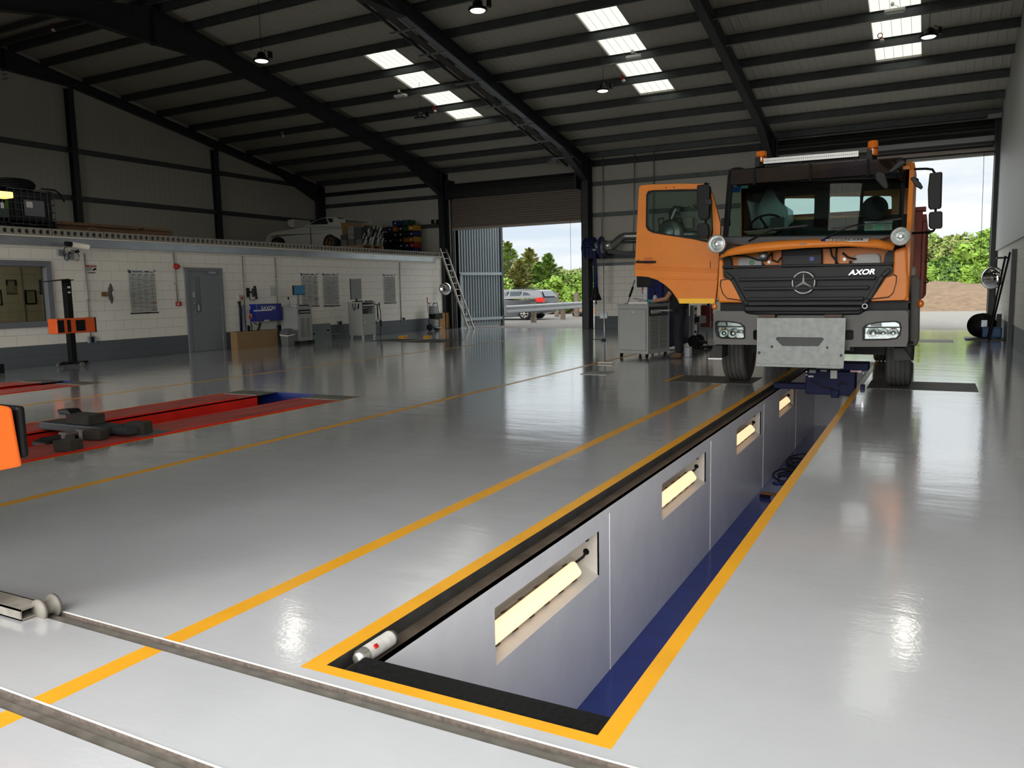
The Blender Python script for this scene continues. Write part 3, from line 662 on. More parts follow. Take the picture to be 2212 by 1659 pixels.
# --- mirrors on the right of the picture
def rbox(name, pts, Y, dep, m, parent, bev=.02): return pslab(name, pts, Y, dep, m, parent, bevel=bev)
ma = MB(); ma.tube([P(1957,366,11.2),P(2000,364.5,10.95),P(2014,366,10.9),P(2020,375,10.88),P(2021,450,10.88),P(2021,490,10.88),P(2016,499,10.9),P(2000,502,10.95),P(1966,504,11.1)], .014, 8)
MA = ma.build('mirror_arm', BLK, TR)
rbox('mirror_housing', [(2008,374),(2035,371),(2036,375),(2034,447),(2030,450),(2009,452),(2005,446),(2004,410)], 10.8, .1, BLK, MA, .012)
rbox('wide_angle_mirror', [(2008,458),(2034,456),(2036,459),(2036,490),(2032,493),(2010,494),(2006,488),(2006,464)], 10.8, .1, BLK, MA, .012)
ke = MB(); ke.ell(P(1979,390,10.95),.03,.05,.03); ke.slab([P(x,y,10.9) for x,y in ((1966,385),(1975,381),(1989,395),(1994,404),(1990,409),(1978,402))],(0,.06,0)); ke.build('kerb_mirror', DKG, TR, bevel=.01)
fm_ = MB(); fm_.slab([P(x,y,10.6) for x,y in ((1919,369),(1942,346),(1955,347),(1957,352),(1928,372),(1921,374))],(0,.08,0)); FM = fm_.build('front_mirror', DKG, TR, bevel=.01)
fm_ = MB(); fm_.slab([P(x,y,10.55) for x,y in ((1889,376),(1898,368),(1912,374),(1920,402),(1915,410),(1905,404),(1891,388))],(0,.07,0)); fm_.build('front_mirror_glass_housing', BLK, FM, bevel=.01)
fm_ = MB(); fm_.tube([P(1925,372,10.66),P(1938,380,10.75),P(1950,392,10.85),P(1955,375,10.95)], .018, 8); fm_.build('front_mirror_arm', BLK, FM)
# --- bumper with lamps
bp = [(1541,677),(1546,672),(1606,672),(1614,678),(1679,678.5),(1792,678.5),(1852,678),(1862,675),(1872,671.5),(1956,670.5),(1962,676),(1962,735),(1957,749),(1836,749.5),(1836,757),(1640,754),(1636,745),(1548,744),(1541,736)]
hl_l = [(1544,696),(1549,692.5),(1580,694),(1600,698),(1609,705),(1610,731),(1605,733),(1558,731.5),(1548,727),(1544,714)]
hl_r = [(1863,708),(1870,701),(1895,695),(1936,693),(1945,697),(1948,708),(1945,724),(1938,732),(1915,735),(1863,735.5)]
fog_l = rr(1627,713,1640,734,4); fog_r = rr(1824,713,1844,734,4)
bm_ = MB(); bm_.slab([P(x,y,10.5) for x,y in bp], (0,.12,0), [[P(x,y,10.5) for x,y in h] for h in (hl_l,hl_r,fog_l,fog_r)])
q0, q1 = P(1541,700,10.5), P(1962,700,10.5)
bm_.slab([(q0.x,10.62,P(1541,674,10.5).z),(q0.x,11.0,P(1541,674,10.5).z),(q0.x,11.0,.78),(q0.x,10.62,.63)], (.04,0,0)); bm_.slab([(q1.x-.04,10.62,1.05),(q1.x-.04,11.0,1.05),(q1.x-.04,11.0,.78),(q1.x-.04,10.62,.62)], (.04,0,0))
BU = bm_.build('bumper', BMP, TR, bevel=.02, segs=3)
bk = MB(); bk.box(q0.x+.05,q1.x-.05,10.66,10.7,.64,1.02); bk.build('bumper_backing', BLK, BU)
REF = mat('headlamp_reflector', (215,215,212), .18, .9); IND = mat('headlamp_amber', (240,170,100), .25, .3)
for hp, cx, sgn in ((hl_l,1577,1),(hl_r,1905,-1)):
    h_ = MB(); o2 = hp; cxm = sum(p[0] for p in hp)/len(hp); cym = sum(p[1] for p in hp)/len(hp)
    i2 = [(cxm+(x-cxm)*.9, cym+(y-cym)*.86) for x,y in hp]
    h_.slab([P(x,y,10.49) for x,y in hp], (0,.03,0), [[P(x,y,10.49) for x,y in i2]]); HL = h_.build('headlamp', BLK, BU, bevel=.003)
    h_ = MB(); h_.slab([P(x,y,10.575) for x,y in hp], (0,.02,0)); h_.build('headlamp_bowl', REF, BU)
    xs_ = sorted([p[0] for p in i2]); xa, xb = xs_[0], xs_[-1]; ym = 706 if sgn > 0 else 707.5
    h_ = MB(); h_.bar(P(xa,ym,10.5),P(xb,ym,10.5),.02,.012); h_.build('lamp_divider', BLK, BU)
    xw = xb-xa
    for k,(f_,r_) in enumerate(((.28,.055),(.62,.062),(.84,.045)) if sgn > 0 else ((.24,.068),(.52,.055),(.8,.058))):
        c = P(xa+xw*f_,720,10.53); h_ = MB(); h_.lathe([(r_,-.005),(r_*.9,.015),(r_*.35,.035),(0,.04)], c, (0,1,0), 20); h_.ring(c+Vector((0,-.006,0)), r_, .005, (0,1,0), 20, 6); h_.lathe([(r_*.3,.0),(r_*.32,.03)], c, (0,1,0), 12)
        h_.build('lamp_reflector', REF, BU)
    c = P(xa+xw*(.25 if sgn > 0 else .8),720,10.52); h_ = MB()
    for dz in (.06,-.06): h_.ell(c+Vector((0,0,dz)),.025,.01,.012)
    h_.build('indicator_bulb', IND, BU)
    h_ = MB(); h_.slab([P(x,y,10.515) for x,y in ((cxm-xw*.42,ym-3),(cxm-xw*.1,ym-2),(cxm-xw*.12,ym-10),(cxm-xw*.38,ym-8))], (0,.01,0)); h_.build('indicator_cell', WHT, BU)
    h_ = MB(); h_.slab([P(x,y,10.497) for x,y in i2], (0,.003,0)); h_.build('headlamp_lens', LENS, BU)
# black strip between cab and bumper
ds = MB(); ds.slab([P(x,y,10.72) for x,y in ((1556,653),(1962,649),(1962,674),(1556,676))], (0,.1,0)); ds.build('lower_cab_valance', BLK, TR)
ds = MB(); ds.slab([P(x,y,10.56) for x,y in ((1604,661),(1612,676),(1700,679),(1853,677),(1866,671),(1870,662))], (0,.1,0)); ds.build('step_valance', DKG, TR, bevel=.02)
ds = MB(); ds.tube([P(1612,676,10.53),P(1660,676,10.5),P(1800,676,10.5),P(1855,675,10.5),P(1866,668,10.5)], .03, 10); TB = ds.build('grab_tube', DKG, TR)
ds = MB(); c_ = P(1868,661.5,10.48); ds.lathe([(.035,0),(.022,-.01),(.02,.03)], c_, (0,1,0), 16); ds.build('socket', GALV, TB)
# --- plough mounting plate
pp_ = [(1635.5,687),(1827,687),(1825,742),(1822,796),(1634,790.5),(1635,740)]
slot = [(1678,728),(1777,729),(1780,733),(1768,748),(1690,747.5),(1676,733)]
def circ(x,y,r,n=10): return [(x+r*math.cos(2*PI*k/n), y+r*math.sin(2*PI*k/n)) for k in range(n)]
GP = mat('galvanised_plate', (142,146,143), .55, .4, noise=.14, nscale=14)
pm = MB(); pm.slab([P(x,y,10.32) for x,y in pp_], (0,.02,0), [[P(x,y,10.32) for x,y in h] for h in (slot,circ(1667.5,749,3),circ(1787,751,3),circ(1640,762,3.2),circ(1817,768,3.2))])
PM = pm.build('plough_plate', GP, TR, bevel=.003)
a_, b_ = P(1634,788,10.31), P(1822,793,10.31); t = MB(); t.bar(a_,b_,.05,.03); t.build('plate_lip', GP, PM)
t = MB(); t.box(-1.95,-.95,10.345,10.37,.42,.9); t.build('plate_stiffener', mat('plate_back_grey', (70,72,72), .6), PM)
t = MB()
for xa in (1656,1800): q = P(xa,683,10.34); t.box(q.x-.1,q.x+.1,10.33,10.5,q.z-.02,q.z+.02)
t.build('plate_hinge', mat('rusty_bracket', (70,50,42), .6), PM)
t = MB(); t.box(-1.9,-1.0,10.36,10.52,.5,.9); t.build('plate_carrier', BLK, PM)
# --- wheels, axle, chassis
def wheel(name, x0, x1, Y, r):
    c = (x0+x1)/2; hw = (x1-x0)/2; w_ = MB()
    pr = [(r*.62,-hw*.9),(r*.8,-hw),(r*.93,-hw*.98),(r*.985,-hw*.85)]
    for g0 in (-.55,-.2,.2,.55): pr += [(r,hw*(g0-.06)),(r*.972,hw*(g0-.05)),(r*.972,hw*(g0+.05)),(r,hw*(g0+.06))]
    pr += [(r*.985,hw*.85),(r*.93,hw*.98),(r*.8,hw),(r*.62,hw*.9)]
    w_.lathe(pr, (c,Y,r), (1,0,0), 56); W_ = w_.build(name, TYRE, TR)
    for p in W_.data.polygons: p.use_smooth = False
    h_ = MB(); h_.lathe([(r*.62,hw*.9),(r*.58,hw*.5),(r*.3,hw*.3),(0,hw*.3)], (c,Y,r), (1,0,0), 32); h_.lathe([(r*.62,-hw*.9),(r*.58,-hw*.5),(r*.3,-hw*.3),(0,-hw*.3)], (c,Y,r), (1,0,0), 32)
    for k in range(10):
        a = 2*PI*k/10; h_.cyl((c+hw*.32,Y+r*.4*math.cos(a),r+r*.4*math.sin(a)),(c+hw*.5,Y+r*.4*math.cos(a),r+r*.4*math.sin(a)),.018,6)
    h_.build('rim', mat('wheel_rim_grey', (110,108,102), .5, .3), W_)
    return W_
wheel('front_wheel', -2.66,-2.34,11.9,.5); wheel('front_wheel', -.52,-.22,11.9,.5)
for a,b in ((-2.62,-2.32),(-2.28,-1.98),(-.9,-.6),(-.56,-.26)): wheel('rear_wheel', a,b,15.6,.5)
ch = MB()
for x in (-1.85,-1.0): ch.box(x-.04,x+.04,10.7,17.2,.72,.98)
ch.box(-2.3,-.55,11.8,12.0,.42,.56); ch.box(-2.0,-.85,10.7,10.85,.55,1.1); ch.box(-1.95,-.9,12.6,12.75,.72,.98)
ch.box(-2.25,-.65,10.75,11.3,.62,.9)
ch.cyl((-1.42,15.3,.5),(-1.42,15.9,.5),.25,20); ch.box(-2.3,-.5,15.5,15.7,.42,.58)
ch.build('chassis', mat('chassis_black', (20,20,21), .6), TR)
en = MB(); en.box(-1.8,-1.05,11.0,12.3,.75,1.4); en.build('engine', mat('engine_dark', (28,28,30), .6), TR, bevel=.03)
# wheel arches and steps
for pts, Y, lab in (([(1541,746),(1560,746),(1560,773),(1530,773),(1531,770)],10.75,0),([(1930,752),(1952,752),(1970,778),(1932,781)],10.75,1)):
    f_ = MB(); f_.slab([P(x,y,Y) for x,y in pts], (0,.35,0)); F_ = f_.build('cab_step', mat('step_rubber', (42,42,42), .7, noise=.1), TR, bevel=.004)
    e_ = MB(); e_.bar(P(pts[-2][0],pts[-2][1]+1.5,Y-.01),P(pts[2][0],pts[2][1]+2,Y-.01),.03,.02); e_.build('step_edge', mat('step_aluminium', (190,190,188), .4, .5), F_)
fe = MB()
for x0_,x1_,s in ((-2.6,-2.3,-1),(-.52,-.2,1)):
    for k in range(10):
        a0, a1 = math.radians(10+16*k), math.radians(10+16*(k+1)); R_ = .62
        q = [(11.9+R_*math.cos(a),.5+R_*math.sin(a)) for a in (a0,a1)]
        fe.add([(x0_,q[0][0],q[0][1]),(x1_,q[0][0],q[0][1]),(x1_,q[1][0],q[1][1]),(x0_,q[1][0],q[1][1])],[(0,1,2,3)])
fe.build('wheel_arch', BLK, TR, fixn=False)
sf = MB(); sf.slab([P(x,y,11.3) for x,y in ((1964,600),(1972,594),(1984,597),(1988,606),(1986,668),(1985,735),(1980,748),(1964,746),(1966,640))], (0,.5,0)); SF = sf.build('side_fairing', BMP, TR, bevel=.02, segs=3)
sm_ = MB(); sm_.ell(P(1988.5,656,11.28),.04,.03,.05); sm_.build('side_marker', AMB, SF)
sm_ = MB(); sm_.ell(P(1544,662,10.7),.03,.03,.045); sm_.build('side_marker', AMB, TR)
hv = MB()
for k in range(6): hv.cbox(P(1984,724+k*11,11.5)+Vector((0,0,0)),(.03,.03,.05))
hv.build('wheel_nut_indicator', mat('hi_vis_yellow', (190,225,40), .4), SF)
# exhaust stack behind the cab and the tipper body
ex = MB(); ex.tube([P(1957,535,11.9),P(1957,585,11.9),P(1958,612,11.9)], .05, 14); ex.lathe([(.08,0),(.09,.02),(.09,.2),(.08,.22)], P(1961,612,11.9), (0,0,1), 16); ex.build('exhaust_stack', CHR, TR)
tb = MB(); xl, xr_ = -2.58, px(1992,500,Y=12.95).x; zt = px(1975,448,Y=12.95).z
tb.box(xl,xr_,12.95,13.02,1.15,zt); tb.box(xr_-.06,xr_,13.0,17.2,1.15,zt-.1); tb.box(xl,xl+.06,13.0,17.2,1.15,zt-.1); tb.box(xl,xr_,13.0,17.2,1.1,1.18); tb.box(xl,xr_,17.15,17.2,1.15,zt-.2)
for Y_ in (13.05,14.0,15.0,16.0,17.0): tb.box(xr_,xr_+.05,Y_,Y_+.1,1.15,zt-.1)
tb.box(xr_-.2,xr_+.04,12.9,13.1,zt-.06,zt); tb.box(xr_-.03,xr_+.05,13.0,17.2,zt-.2,zt-.1)
TBD = tb.build('tipper_body', TIPR, TR, bevel=.008)
hk = MB()
for dz in (.35,.75,1.05): hk.ring((xr_+.07,13.0,zt-dz),.03,.01,(0,1,0),12,6,a0=-1.5,a1=2.2)
hk.build('rope_hook', BLK, TBD)
# --- open left door
DY = 11.02
def D(x,y): return px(x,y,Y=DY)
out = [(1370,597),(1374,520),(1378,440),(1380,406),(1384,400.5),(1400,398.5),(1460,396.5),(1524,397),(1532,402),(1539,420),(1548,452),(1556,482),(1556,500),(1553,560),(1550,608),(1545,655.5),(1467,655.5),(1462,645),(1450,628),(1437,616),(1420,605),(1400,598.5),(1385,597)]
win = [(1396,420),(1400,413),(1410,411),(1470,409),(1533,408.5),(1537,430),(1540,500),(1536,525),(1500,517),(1440,508),(1410,503),(1400,498),(1395,490)]
dm = MB(); dm.slab([D(*p) for p in out], (0,.07,0), [[D(*p) for p in win]]); DO = dm.build('cab_door', ORG, TR, bevel=.012, segs=3)
d_ = MB(); w2 = [(1400,420),(1404,415),(1412,414),(1534,412),(1536,440),(1538,495),(1534,521),(1500,514),(1440,505),(1412,500),(1403,495),(1399,488)]
d_.slab([D(*p)+Vector((0,-.004,0)) for p in win],(0,.05,0),[[D(*p)+Vector((0,-.004,0)) for p in w2]]); d_.build('window_seal', BLK, DO)
d_ = MB(); d_.slab([D(*p)+Vector((0,.03,0)) for p in win],(0,.005,0)); d_.build('door_window', glass('door_glass', (215,232,226), .92), DO)
d_ = MB(); d_.bar(D(1375,566),D(1418,566),.03,.03); d_.lathe([(.012,-.02),(.0,-.022)], D(1381.5,563.5)+Vector((0,.0,0)), (0,1,0), 10); DH = d_.build('door_handle', BLK, DO, bevel=.008)
DH.location.y -= .03
d_ = MB(); d_.slab([D(x,y)+Vector((0,-.002,0)) for x,y in rr(1391,556,1411,572,4)],(0,.004,0)); d_.build('handle_recess', mat('orange_recess', (196,98,36), .4), DO)
d_ = MB(); d_.bar(D(1371,575)+Vector((0,-.004,0)),D(1551,582)+Vector((0,-.004,0)),.014,.022); d_.bar(D(1412,600)+Vector((0,-.004,0)),D(1548,603)+Vector((0,-.004,0)),.02,.03); d_.bar(D(1371,580)+Vector((0,-.002,0)),D(1551,588)+Vector((0,-.002,0)),.01,.02); d_.build('door_swage', ORG, DO, bevel=.006)
d_ = MB(); d_.slab([D(x,y)+Vector((0,-.008,0)) for x,y in ((1466,645),(1544,645),(1544,655.5),(1468,655.5))],(0,.02,0)); d_.build('yellow_sill_strip', mat('yellow_sill', (246,190,24), .4), DO)
d_ = MB(); d_.bar(D(1534.5,564)+Vector((0,-.002,0)),D(1534.5,582)+Vector((0,-.002,0)),.004,.008); d_.build('door_slot', BLK, DO)
d_ = MB()
for x in (1439,1456): d_.cyl(D(x,405)+Vector((0,.0,0)),D(x,405)+Vector((0,-.003,0)),.009,10)
d_.build('screw_plug', BLK, DO)
d_ = MB(); d_.bar(D(1372,596),D(1378,597),.01,.01); hz = MB(); hz.box(X0-.06,X0+.04,11.0,11.12,1.5,1.6); hz.box(X0-.06,X0+.04,11.0,11.12,2.2,2.3); hz.build('door_hinge', BLK, DO)
m2 = MB(); m2.tube([D(1533,398)+Vector((0,-.05,0)),D(1533,400)+Vector((0,-.24,0)),D(1534,420)+Vector((0,-.26,0)),D(1535,500)+Vector((0,-.26,0)),D(1536,520)+Vector((0,-.08,0))], .014, 8); M2 = m2.build('door_mirror_arm', BLK, DO)
Ym = 10.72
rbox('door_mirror_housing', [(1505,400),(1524,397.5),(1531,400),(1533,408),(1531,470),(1526,474),(1512,475),(1508,466),(1505,430)], Ym, .11, BLK, M2, .015)
rbox('door_wide_mirror', [(1507,483),(1524,481),(1529,485),(1531,508),(1527,513),(1512,514),(1506,508),(1505,490)], Ym, .11, BLK, M2, .015)
t = MB(); t.slab([P(x,y,Ym-.02) for x,y in ((1524,430),(1537,430),(1537,442),(1524,442))],(0,.05,0)); t.build('mirror_clamp', DKG, M2, bevel=.006)
# --- cab interior
ds_ = MB(); ds_.slab([(X0+.06,10.83,1.86),(X0+.06,11.2,1.92),(X0+.06,11.35,1.82),(X0+.06,11.35,1.4),(X0+.06,10.83,1.4)], (X1-X0-.18,0,0)); DS = ds_.build('dashboard', DKI, TR, bevel=.03, segs=3)
b_ = MB(); b_.slab([P(x,y,11.15) for x,y in ((1664,470),(1693,469),(1693,490),(1664,492))],(0,.03,0)); b_.build('paper_stand', DKG, DS)
p_ = MB(); p_.ell(P(1645,503,11.05),.2,.06,.03); p_.build('work_gloves', mat('glove_tan', (150,140,110), .8, noise=.2), DS)
sw = MB(); sc_ = P(1655,489,11.35); ax = Vector((0,-.75,.66)); sw.ring(sc_, .22, .017, ax, 32, 8); sw.tube([sc_,sc_+Vector((0,.2,-.25))], .03, 8)
for a in (0,2.1,4.2): 
    e = ax.cross(Vector((1,0,0))).normalized(); sw.bar(sc_,sc_+(Vector((1,0,0))*math.cos(a)+e*math.sin(a))*.21,.03,.015)
sw.build('steering_wheel', BLK, TR)
def seat(x, cover):
    s_ = MB(); s_.box(x-.26,x+.26,11.65,12.15,1.55,1.72); s_.box(x-.24,x+.24,12.05,12.2,1.68,2.2); S_ = s_.build('seat', mat('seat_fabric', (44,46,52), .85, noise=.2), TR, bevel=.05, segs=3)
    h_ = MB(); h_.ell((x,12.1,2.4),.17,.09,.17); h_.build('headrest', mat('seat_fabric', (44,46,52)), S_); return S_
s1 = seat(-2.05, True); s2 = seat(-.75, False)
film = glass('seat_cover_film', (200,215,225), .72, .25)
c_ = MB(); C3 = [P(x,y,11.95) for x,y in ((1612,432),(1640,438),(1656,408),(1668,405),(1690,440),(1712,455),(1715,478),(1700,492),(1625,494))]; c_.slab(C3, (0,.05,0)); c_.build('plastic_seat_cover', film, s1, bevel=.01)
st1 = MB(); st1.slab([bil(wi,.004,.84),bil(wi,.05,.84),bil(wi,.05,.95),bil(wi,.004,.95)], (0,.02,0)); st1.build('windscreen_sticker', mat('sticker_blue', (22,70,160), .5), TR)
st1 = MB(); st1.slab([bil(wi,.055,.91),bil(wi,.1,.91),bil(wi,.1,.965),bil(wi,.055,.965)], (0,.02,0)); st1.build('windscreen_sticker', mat('sticker_teal', (110,150,150), .5), TR)
tdc = MB(); T3 = [P(1867,484,10.8),P(1927,482.5,10.8),P(1927,497,10.78),P(1867,498.5,10.78)]; tdc.slab(T3, (0,.004,0)); TD = tdc.build('disc_holder', mat('disc_card', (205,215,205), .5), TR)
t = MB()
for x,c in ((1879,0),(1897,1),(1917,0)): t.cyl(P(x,491,10.785),P(x,491,10.78),.036,16,mi=c)
t.build('windscreen_discs', [mat('disc_pink', (214,170,165), .5), mat('disc_green', (170,205,185), .5)], TD)
t = MB(); t.slab([P(x,y,10.77) for x,y in ((1866,479),(1928,476.5),(1928,481),(1866,483.5))],(0,.004,0)); t.build('disc_header', WHT, TD)
# ================================================ block-built rooms along the left and the store on top of them
def W(x, y, d=0.): return px(x, y, X=XW+d)
yW1 = W(978,709).y                          # far end of the block wall
ztop = W(0,529).z
w = MB(); wy0, wy1 = 6.2, W(112,640).y; wz0, wz1 = W(112,703).z, W(105,566).z
w.slab([(XW,YN+.3,0),(XW,26.0,0),(XW,26.0,ztop+.2),(XW,YN+.3,ztop+.2)], (-.2,0,0), [[(XW,wy0,wz0),(XW,wy1,wz0),(XW,wy1,wz1),(XW,wy0,wz1)]])
struct(w, 'wall_mezzanine', BLKY)
zs0, zs1 = W(0,504.6).z, W(0,487.5).z
w = MB(); w.box(XG+.3,XW-.21,26.0-.1,26.0,0,zs0); struct(w, 'wall_mezzanine_far', BLKY)
# galvanised fascia and white plank strip
w = MB(); w.box(XW,XW+.05,YN+.3,W(940,560).y,W(0,527).z,W(0,508).z); trim(w, mat('galvanised_fascia', (168,174,178), .32, .7, noise=.12, nscale=1.5), bevel=.004)
w = MB(); w.box(XW-.1,XW+.07,YN+.3,25.95,W(0,508).z,zs0); trim(w, mat('white_timber_packer', (222,217,202), .6))
# hollow core planks
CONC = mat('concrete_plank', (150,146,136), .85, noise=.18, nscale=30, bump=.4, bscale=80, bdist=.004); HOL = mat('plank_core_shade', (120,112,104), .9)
pw = 1.2; yj = W(224,510).y
k0 = int((yj-YN)/pw)
for k in range(-k0, 40):
    y0 = yj+k*pw; y1 = min(y0+pw-.02, 26.0)
    if y0 > 25.9: break
    n = 8 if y1-y0 > 1 else max(1,int((y1-y0)/.15)); hs = []
    mb = MB(); zc_ = (zs0+zs1)/2; r = (zs1-zs0)*.31
    for i in range(n):
        c = y0+(y1-y0)*(i+.5)/n; hs.append([(XW+.02,c+r*math.cos(2*PI*j/14),zc_+r*math.sin(2*PI*j/14)) for j in range(14)])
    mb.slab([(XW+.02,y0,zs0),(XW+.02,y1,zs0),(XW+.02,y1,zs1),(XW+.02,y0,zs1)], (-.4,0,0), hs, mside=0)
    mb.box(XG+.3,XW-.38,y0,y1,zs0,zs1)
    trim(mb, [CONC, HOL])
ZM = zs1
# interior of the room behind the window
RM = block_mat('room_blockwork', True, -1.)
w = MB(); xb = XW-2.9
w.box(xb-.1,xb,3.,13.,0,zs0); struct(w, 'wall_office_back', RM)
w = MB(); w.box(xb,XW-.21,12.9,13.,0,zs0); w.box(xb,XW-.21,3.,3.1,0,zs0); struct(w, 'wall_office_end', RM)
FRP = mat('grey_window_frame', (112,116,122), .45)
fw = .1
g = root('window_7', Vector((XW,(wy0+wy1)/2,wz0))); g['kind'] = 'structure'
w = MB(); w.slab([(XW-.16,wy0-.02,wz0-.02),(XW-.16,wy1+.02,wz0-.02),(XW-.16,wy1+.02,wz1+.02),(XW-.16,wy0-.02,wz1+.02)], (.2,0,0), [[(XW-.16,wy0+fw,wz0+fw),(XW-.16,wy1-fw,wz0+fw),(XW-.16,wy1-fw,wz1-fw),(XW-.16,wy0+fw,wz1-fw)]]); w.build('window_frame', FRP, g, bevel=.01)
w = MB(); w.slab([(XW-.1,wy0+fw-.02,wz0+fw-.02),(XW-.1,wy1-fw+.02,wz0+fw-.02),(XW-.1,wy1-fw+.02,wz1-fw+.02),(XW-.1,wy0+fw-.02,wz1-fw+.02)], (.006,0,0)); w.build('window_pane', glass('window_glass', (232,236,230), .92), g)
# framed certificates on the office back wall
def B(x, y, d=.012): return px(x, y, X=xb+d)
PAPER = mat('certificate_paper', (196,200,180), .6); TXTG = mat('print_grey', (92,92,88), .7)
for pts, fr_, lab in (([(53,627),(77,626),(80,656),(56,658)],.02,'dark framed certificate hanging right of the conduit behind the office window'),
                  ([(-10,626),(2,626),(6,659),(-6,660)],.02,'dark framed certificate at the left edge of the office window'),
                  ([(84,604),(90,604),(93,635),(87,636)],.0,'narrow dark frame by the right edge of the office window')):
    ps = [B(*p) for p in pts]; y0 = min(p.y for p in ps); y1 = max(p.y for p in ps); z0 = min(p.z for p in ps); z1 = max(p.z for p in ps)
    g = thing('certificate_frame', (xb,(y0+y1)/2,z0), lab, 'picture frame'); f_ = MB()
    i_ = .035
    f_.slab([(xb,y0,z0),(xb,y1,z0),(xb,y1,z1),(xb,y0,z1)], (.025,0,0), [[(xb,y0+i_,z0+i_),(xb,y1-i_,z0+i_),(xb,y1-i_,z1-i_),(xb,y0+i_,z1-i_)]]); f_.build('frame', BLK, g)
    f_ = MB(); f_.box(xb,xb+.012,y0+i_-.005,y1-i_+.005,z0+i_-.005,z1-i_+.005); s_ = f_.build('certificate_sheet', PAPER, g)
    f_ = MB()
    for k in range(5): f_.box(xb+.012,xb+.014,y0+.08,y1-.08,z1-.1-k*.045,z1-.094-k*.045)
    f_.build('printed_lines', TXTG, s_)
ps = [B(12,604),(B(39,636))]; y0, y1, z0, z1 = ps[0].y, ps[1].y, ps[1].z, ps[0].z
g = thing('wall_notice', (xb,(y0+y1)/2,z0), 'black and white printed notice on the office wall behind the window', 'notice'); f_ = MB(); f_.box(xb,xb+.005,y0,y1,z0,z1); f_.build('notice_sheet', mat('notice_paper', (176,168,146), .6), g)
f_ = MB(); f_.box(xb+.005,xb+.007,y0,y1,z0,z0+.02); f_.box(xb+.005,xb+.007,y0,y0+.05,z1-.15,z1); f_.box(xb+.005,xb+.007,y1-.05,y1,z1-.15,z1); f_.box(xb+.005,xb+.007,y0+.05,y1-.05,z1-.03,z1)
for k in range(3): f_.box(xb+.005,xb+.007,y0,y0+.06,z0+.05+k*.05,z0+.055+k*.05); f_.box(xb+.005,xb+.007,y1-.06,y1,z0+.05+k*.05,z0+.055+k*.05)
f_.build('printed_block', BLK, g)
CDT = mat('galvanised_conduit', (150,150,144), .4, .5)
def conduit(pts, lab, r=.013, cat='conduit', boxes=()):
    m = MB(); m.tube(pts, r, 8)
    o = m.build('conduit', CDT); tag(o, lab, cat); return o
conduit([B(45,578,.02),B(58,695,.02)], 'surface conduit running down the office wall behind the window')
# ------------------------------------------------ surface conduits on the block wall
for (xa,ya,xb_,yb_,lab,bx) in ((182,548,196,730,'steel conduit dropping from the fascia beside the security camera notice',(190,648)),
        (374,545,384,652,'steel conduit running from the red sounder to the red call point left of the door',(378,612)),
        (523,552,531,704,'steel conduit right of the grey door behind the wall monitor bracket',(525,595)),
        (594,556,602,702,'steel conduit right of the blue control box',(596,598)),
        (863,566,867,690,'steel conduit left of the ladder above a twin socket',(863,600))):
    c = conduit([W(xa,ya,.02),W(xb_,yb_,.015)], lab)
    m = MB(); p = W(*bx,.015); m.cbox(p,(.04,.05,.03)); m.build('saddle_clip', GALV, c)
# sockets and switch boxes
def wallbox(name, x0, y0, x1, y1, d, m, lab, cat, bev=.006):
    a, b = W(x0,y0), W(x1,y1); mb = MB(); mb.box(XW,XW+d,a.y,b.y,b.z,a.z)
    g = thing(name, (XW,(a.y+b.y)/2,b.z), lab, cat); mb.build('back_box', m, g, bevel=bev); return g, a, b
for x0,y0,x1,y1,lab in ((188,727,206,740,'socket outlet with a black charger at the foot of the notice-side conduit'),(594,702,608,712,'twin socket outlet between the brown board and the louvred cabinet'),(866,686,874,693,'twin socket outlet low on the wall left of the ladder'),(728,694,737,702,'metal socket box on the wall between the two grey cabinets'),(529,703,540,716,'socket outlet low behind the brown board')):
    g, a, b = wallbox('socket_outlet', x0, y0, x1, y1, .045, GALV, lab, 'socket')
    mb = MB(); mb.box(XW+.045,XW+.075,a.y+(b.y-a.y)*.3,a.y+(b.y-a.y)*.65,b.z+.01,a.z-.01); mb.build('plug', BLK, g, bevel=.005)
conduit([W(733,702,.02),W(734,712,.02),W(732,720,.02),W(726,722,.02),W(690,722,.02)], 'white bent conduit running low along the wall between the grey cabinets', .018)
g, a, b = wallbox('isolator_switch', 510.5, 637.5, 522, 650, .1, mat('grey_isolator', (186,182,170), .5), 'grey isolator box with red rotary switch right of the grey door', 'switch')
mb = MB(); mb.cbox(((XW+.11),(a.y+b.y)/2,(a.z+b.z)/2),(.03,.05,.07)); mb.build('rotary_handle', RED, g, bevel=.006)
mb = MB(); a, b = W(517,658), W(524,716); mb.box(XW,XW+.03,a.y-.05,a.y+.13,b.z,a.z-.02); g = thing('cable_trunking', (XW,a.y,b.z), 'open metal trunking with two fat black cables below the isolator', 'trunking'); mb.build('trunking_back', GALV, g)
mb = MB(); mb.tube([W(514.5,651.5,.06),W(516,656,.06),W(519,664,.06),W(521,716,.06)],.022,8); mb.tube([W(518.5,651.5,.06),W(519,660,.06),W(521,668,.07),W(522.5,716,.06)],.022,8); mb.build('cable', CABLE, g)
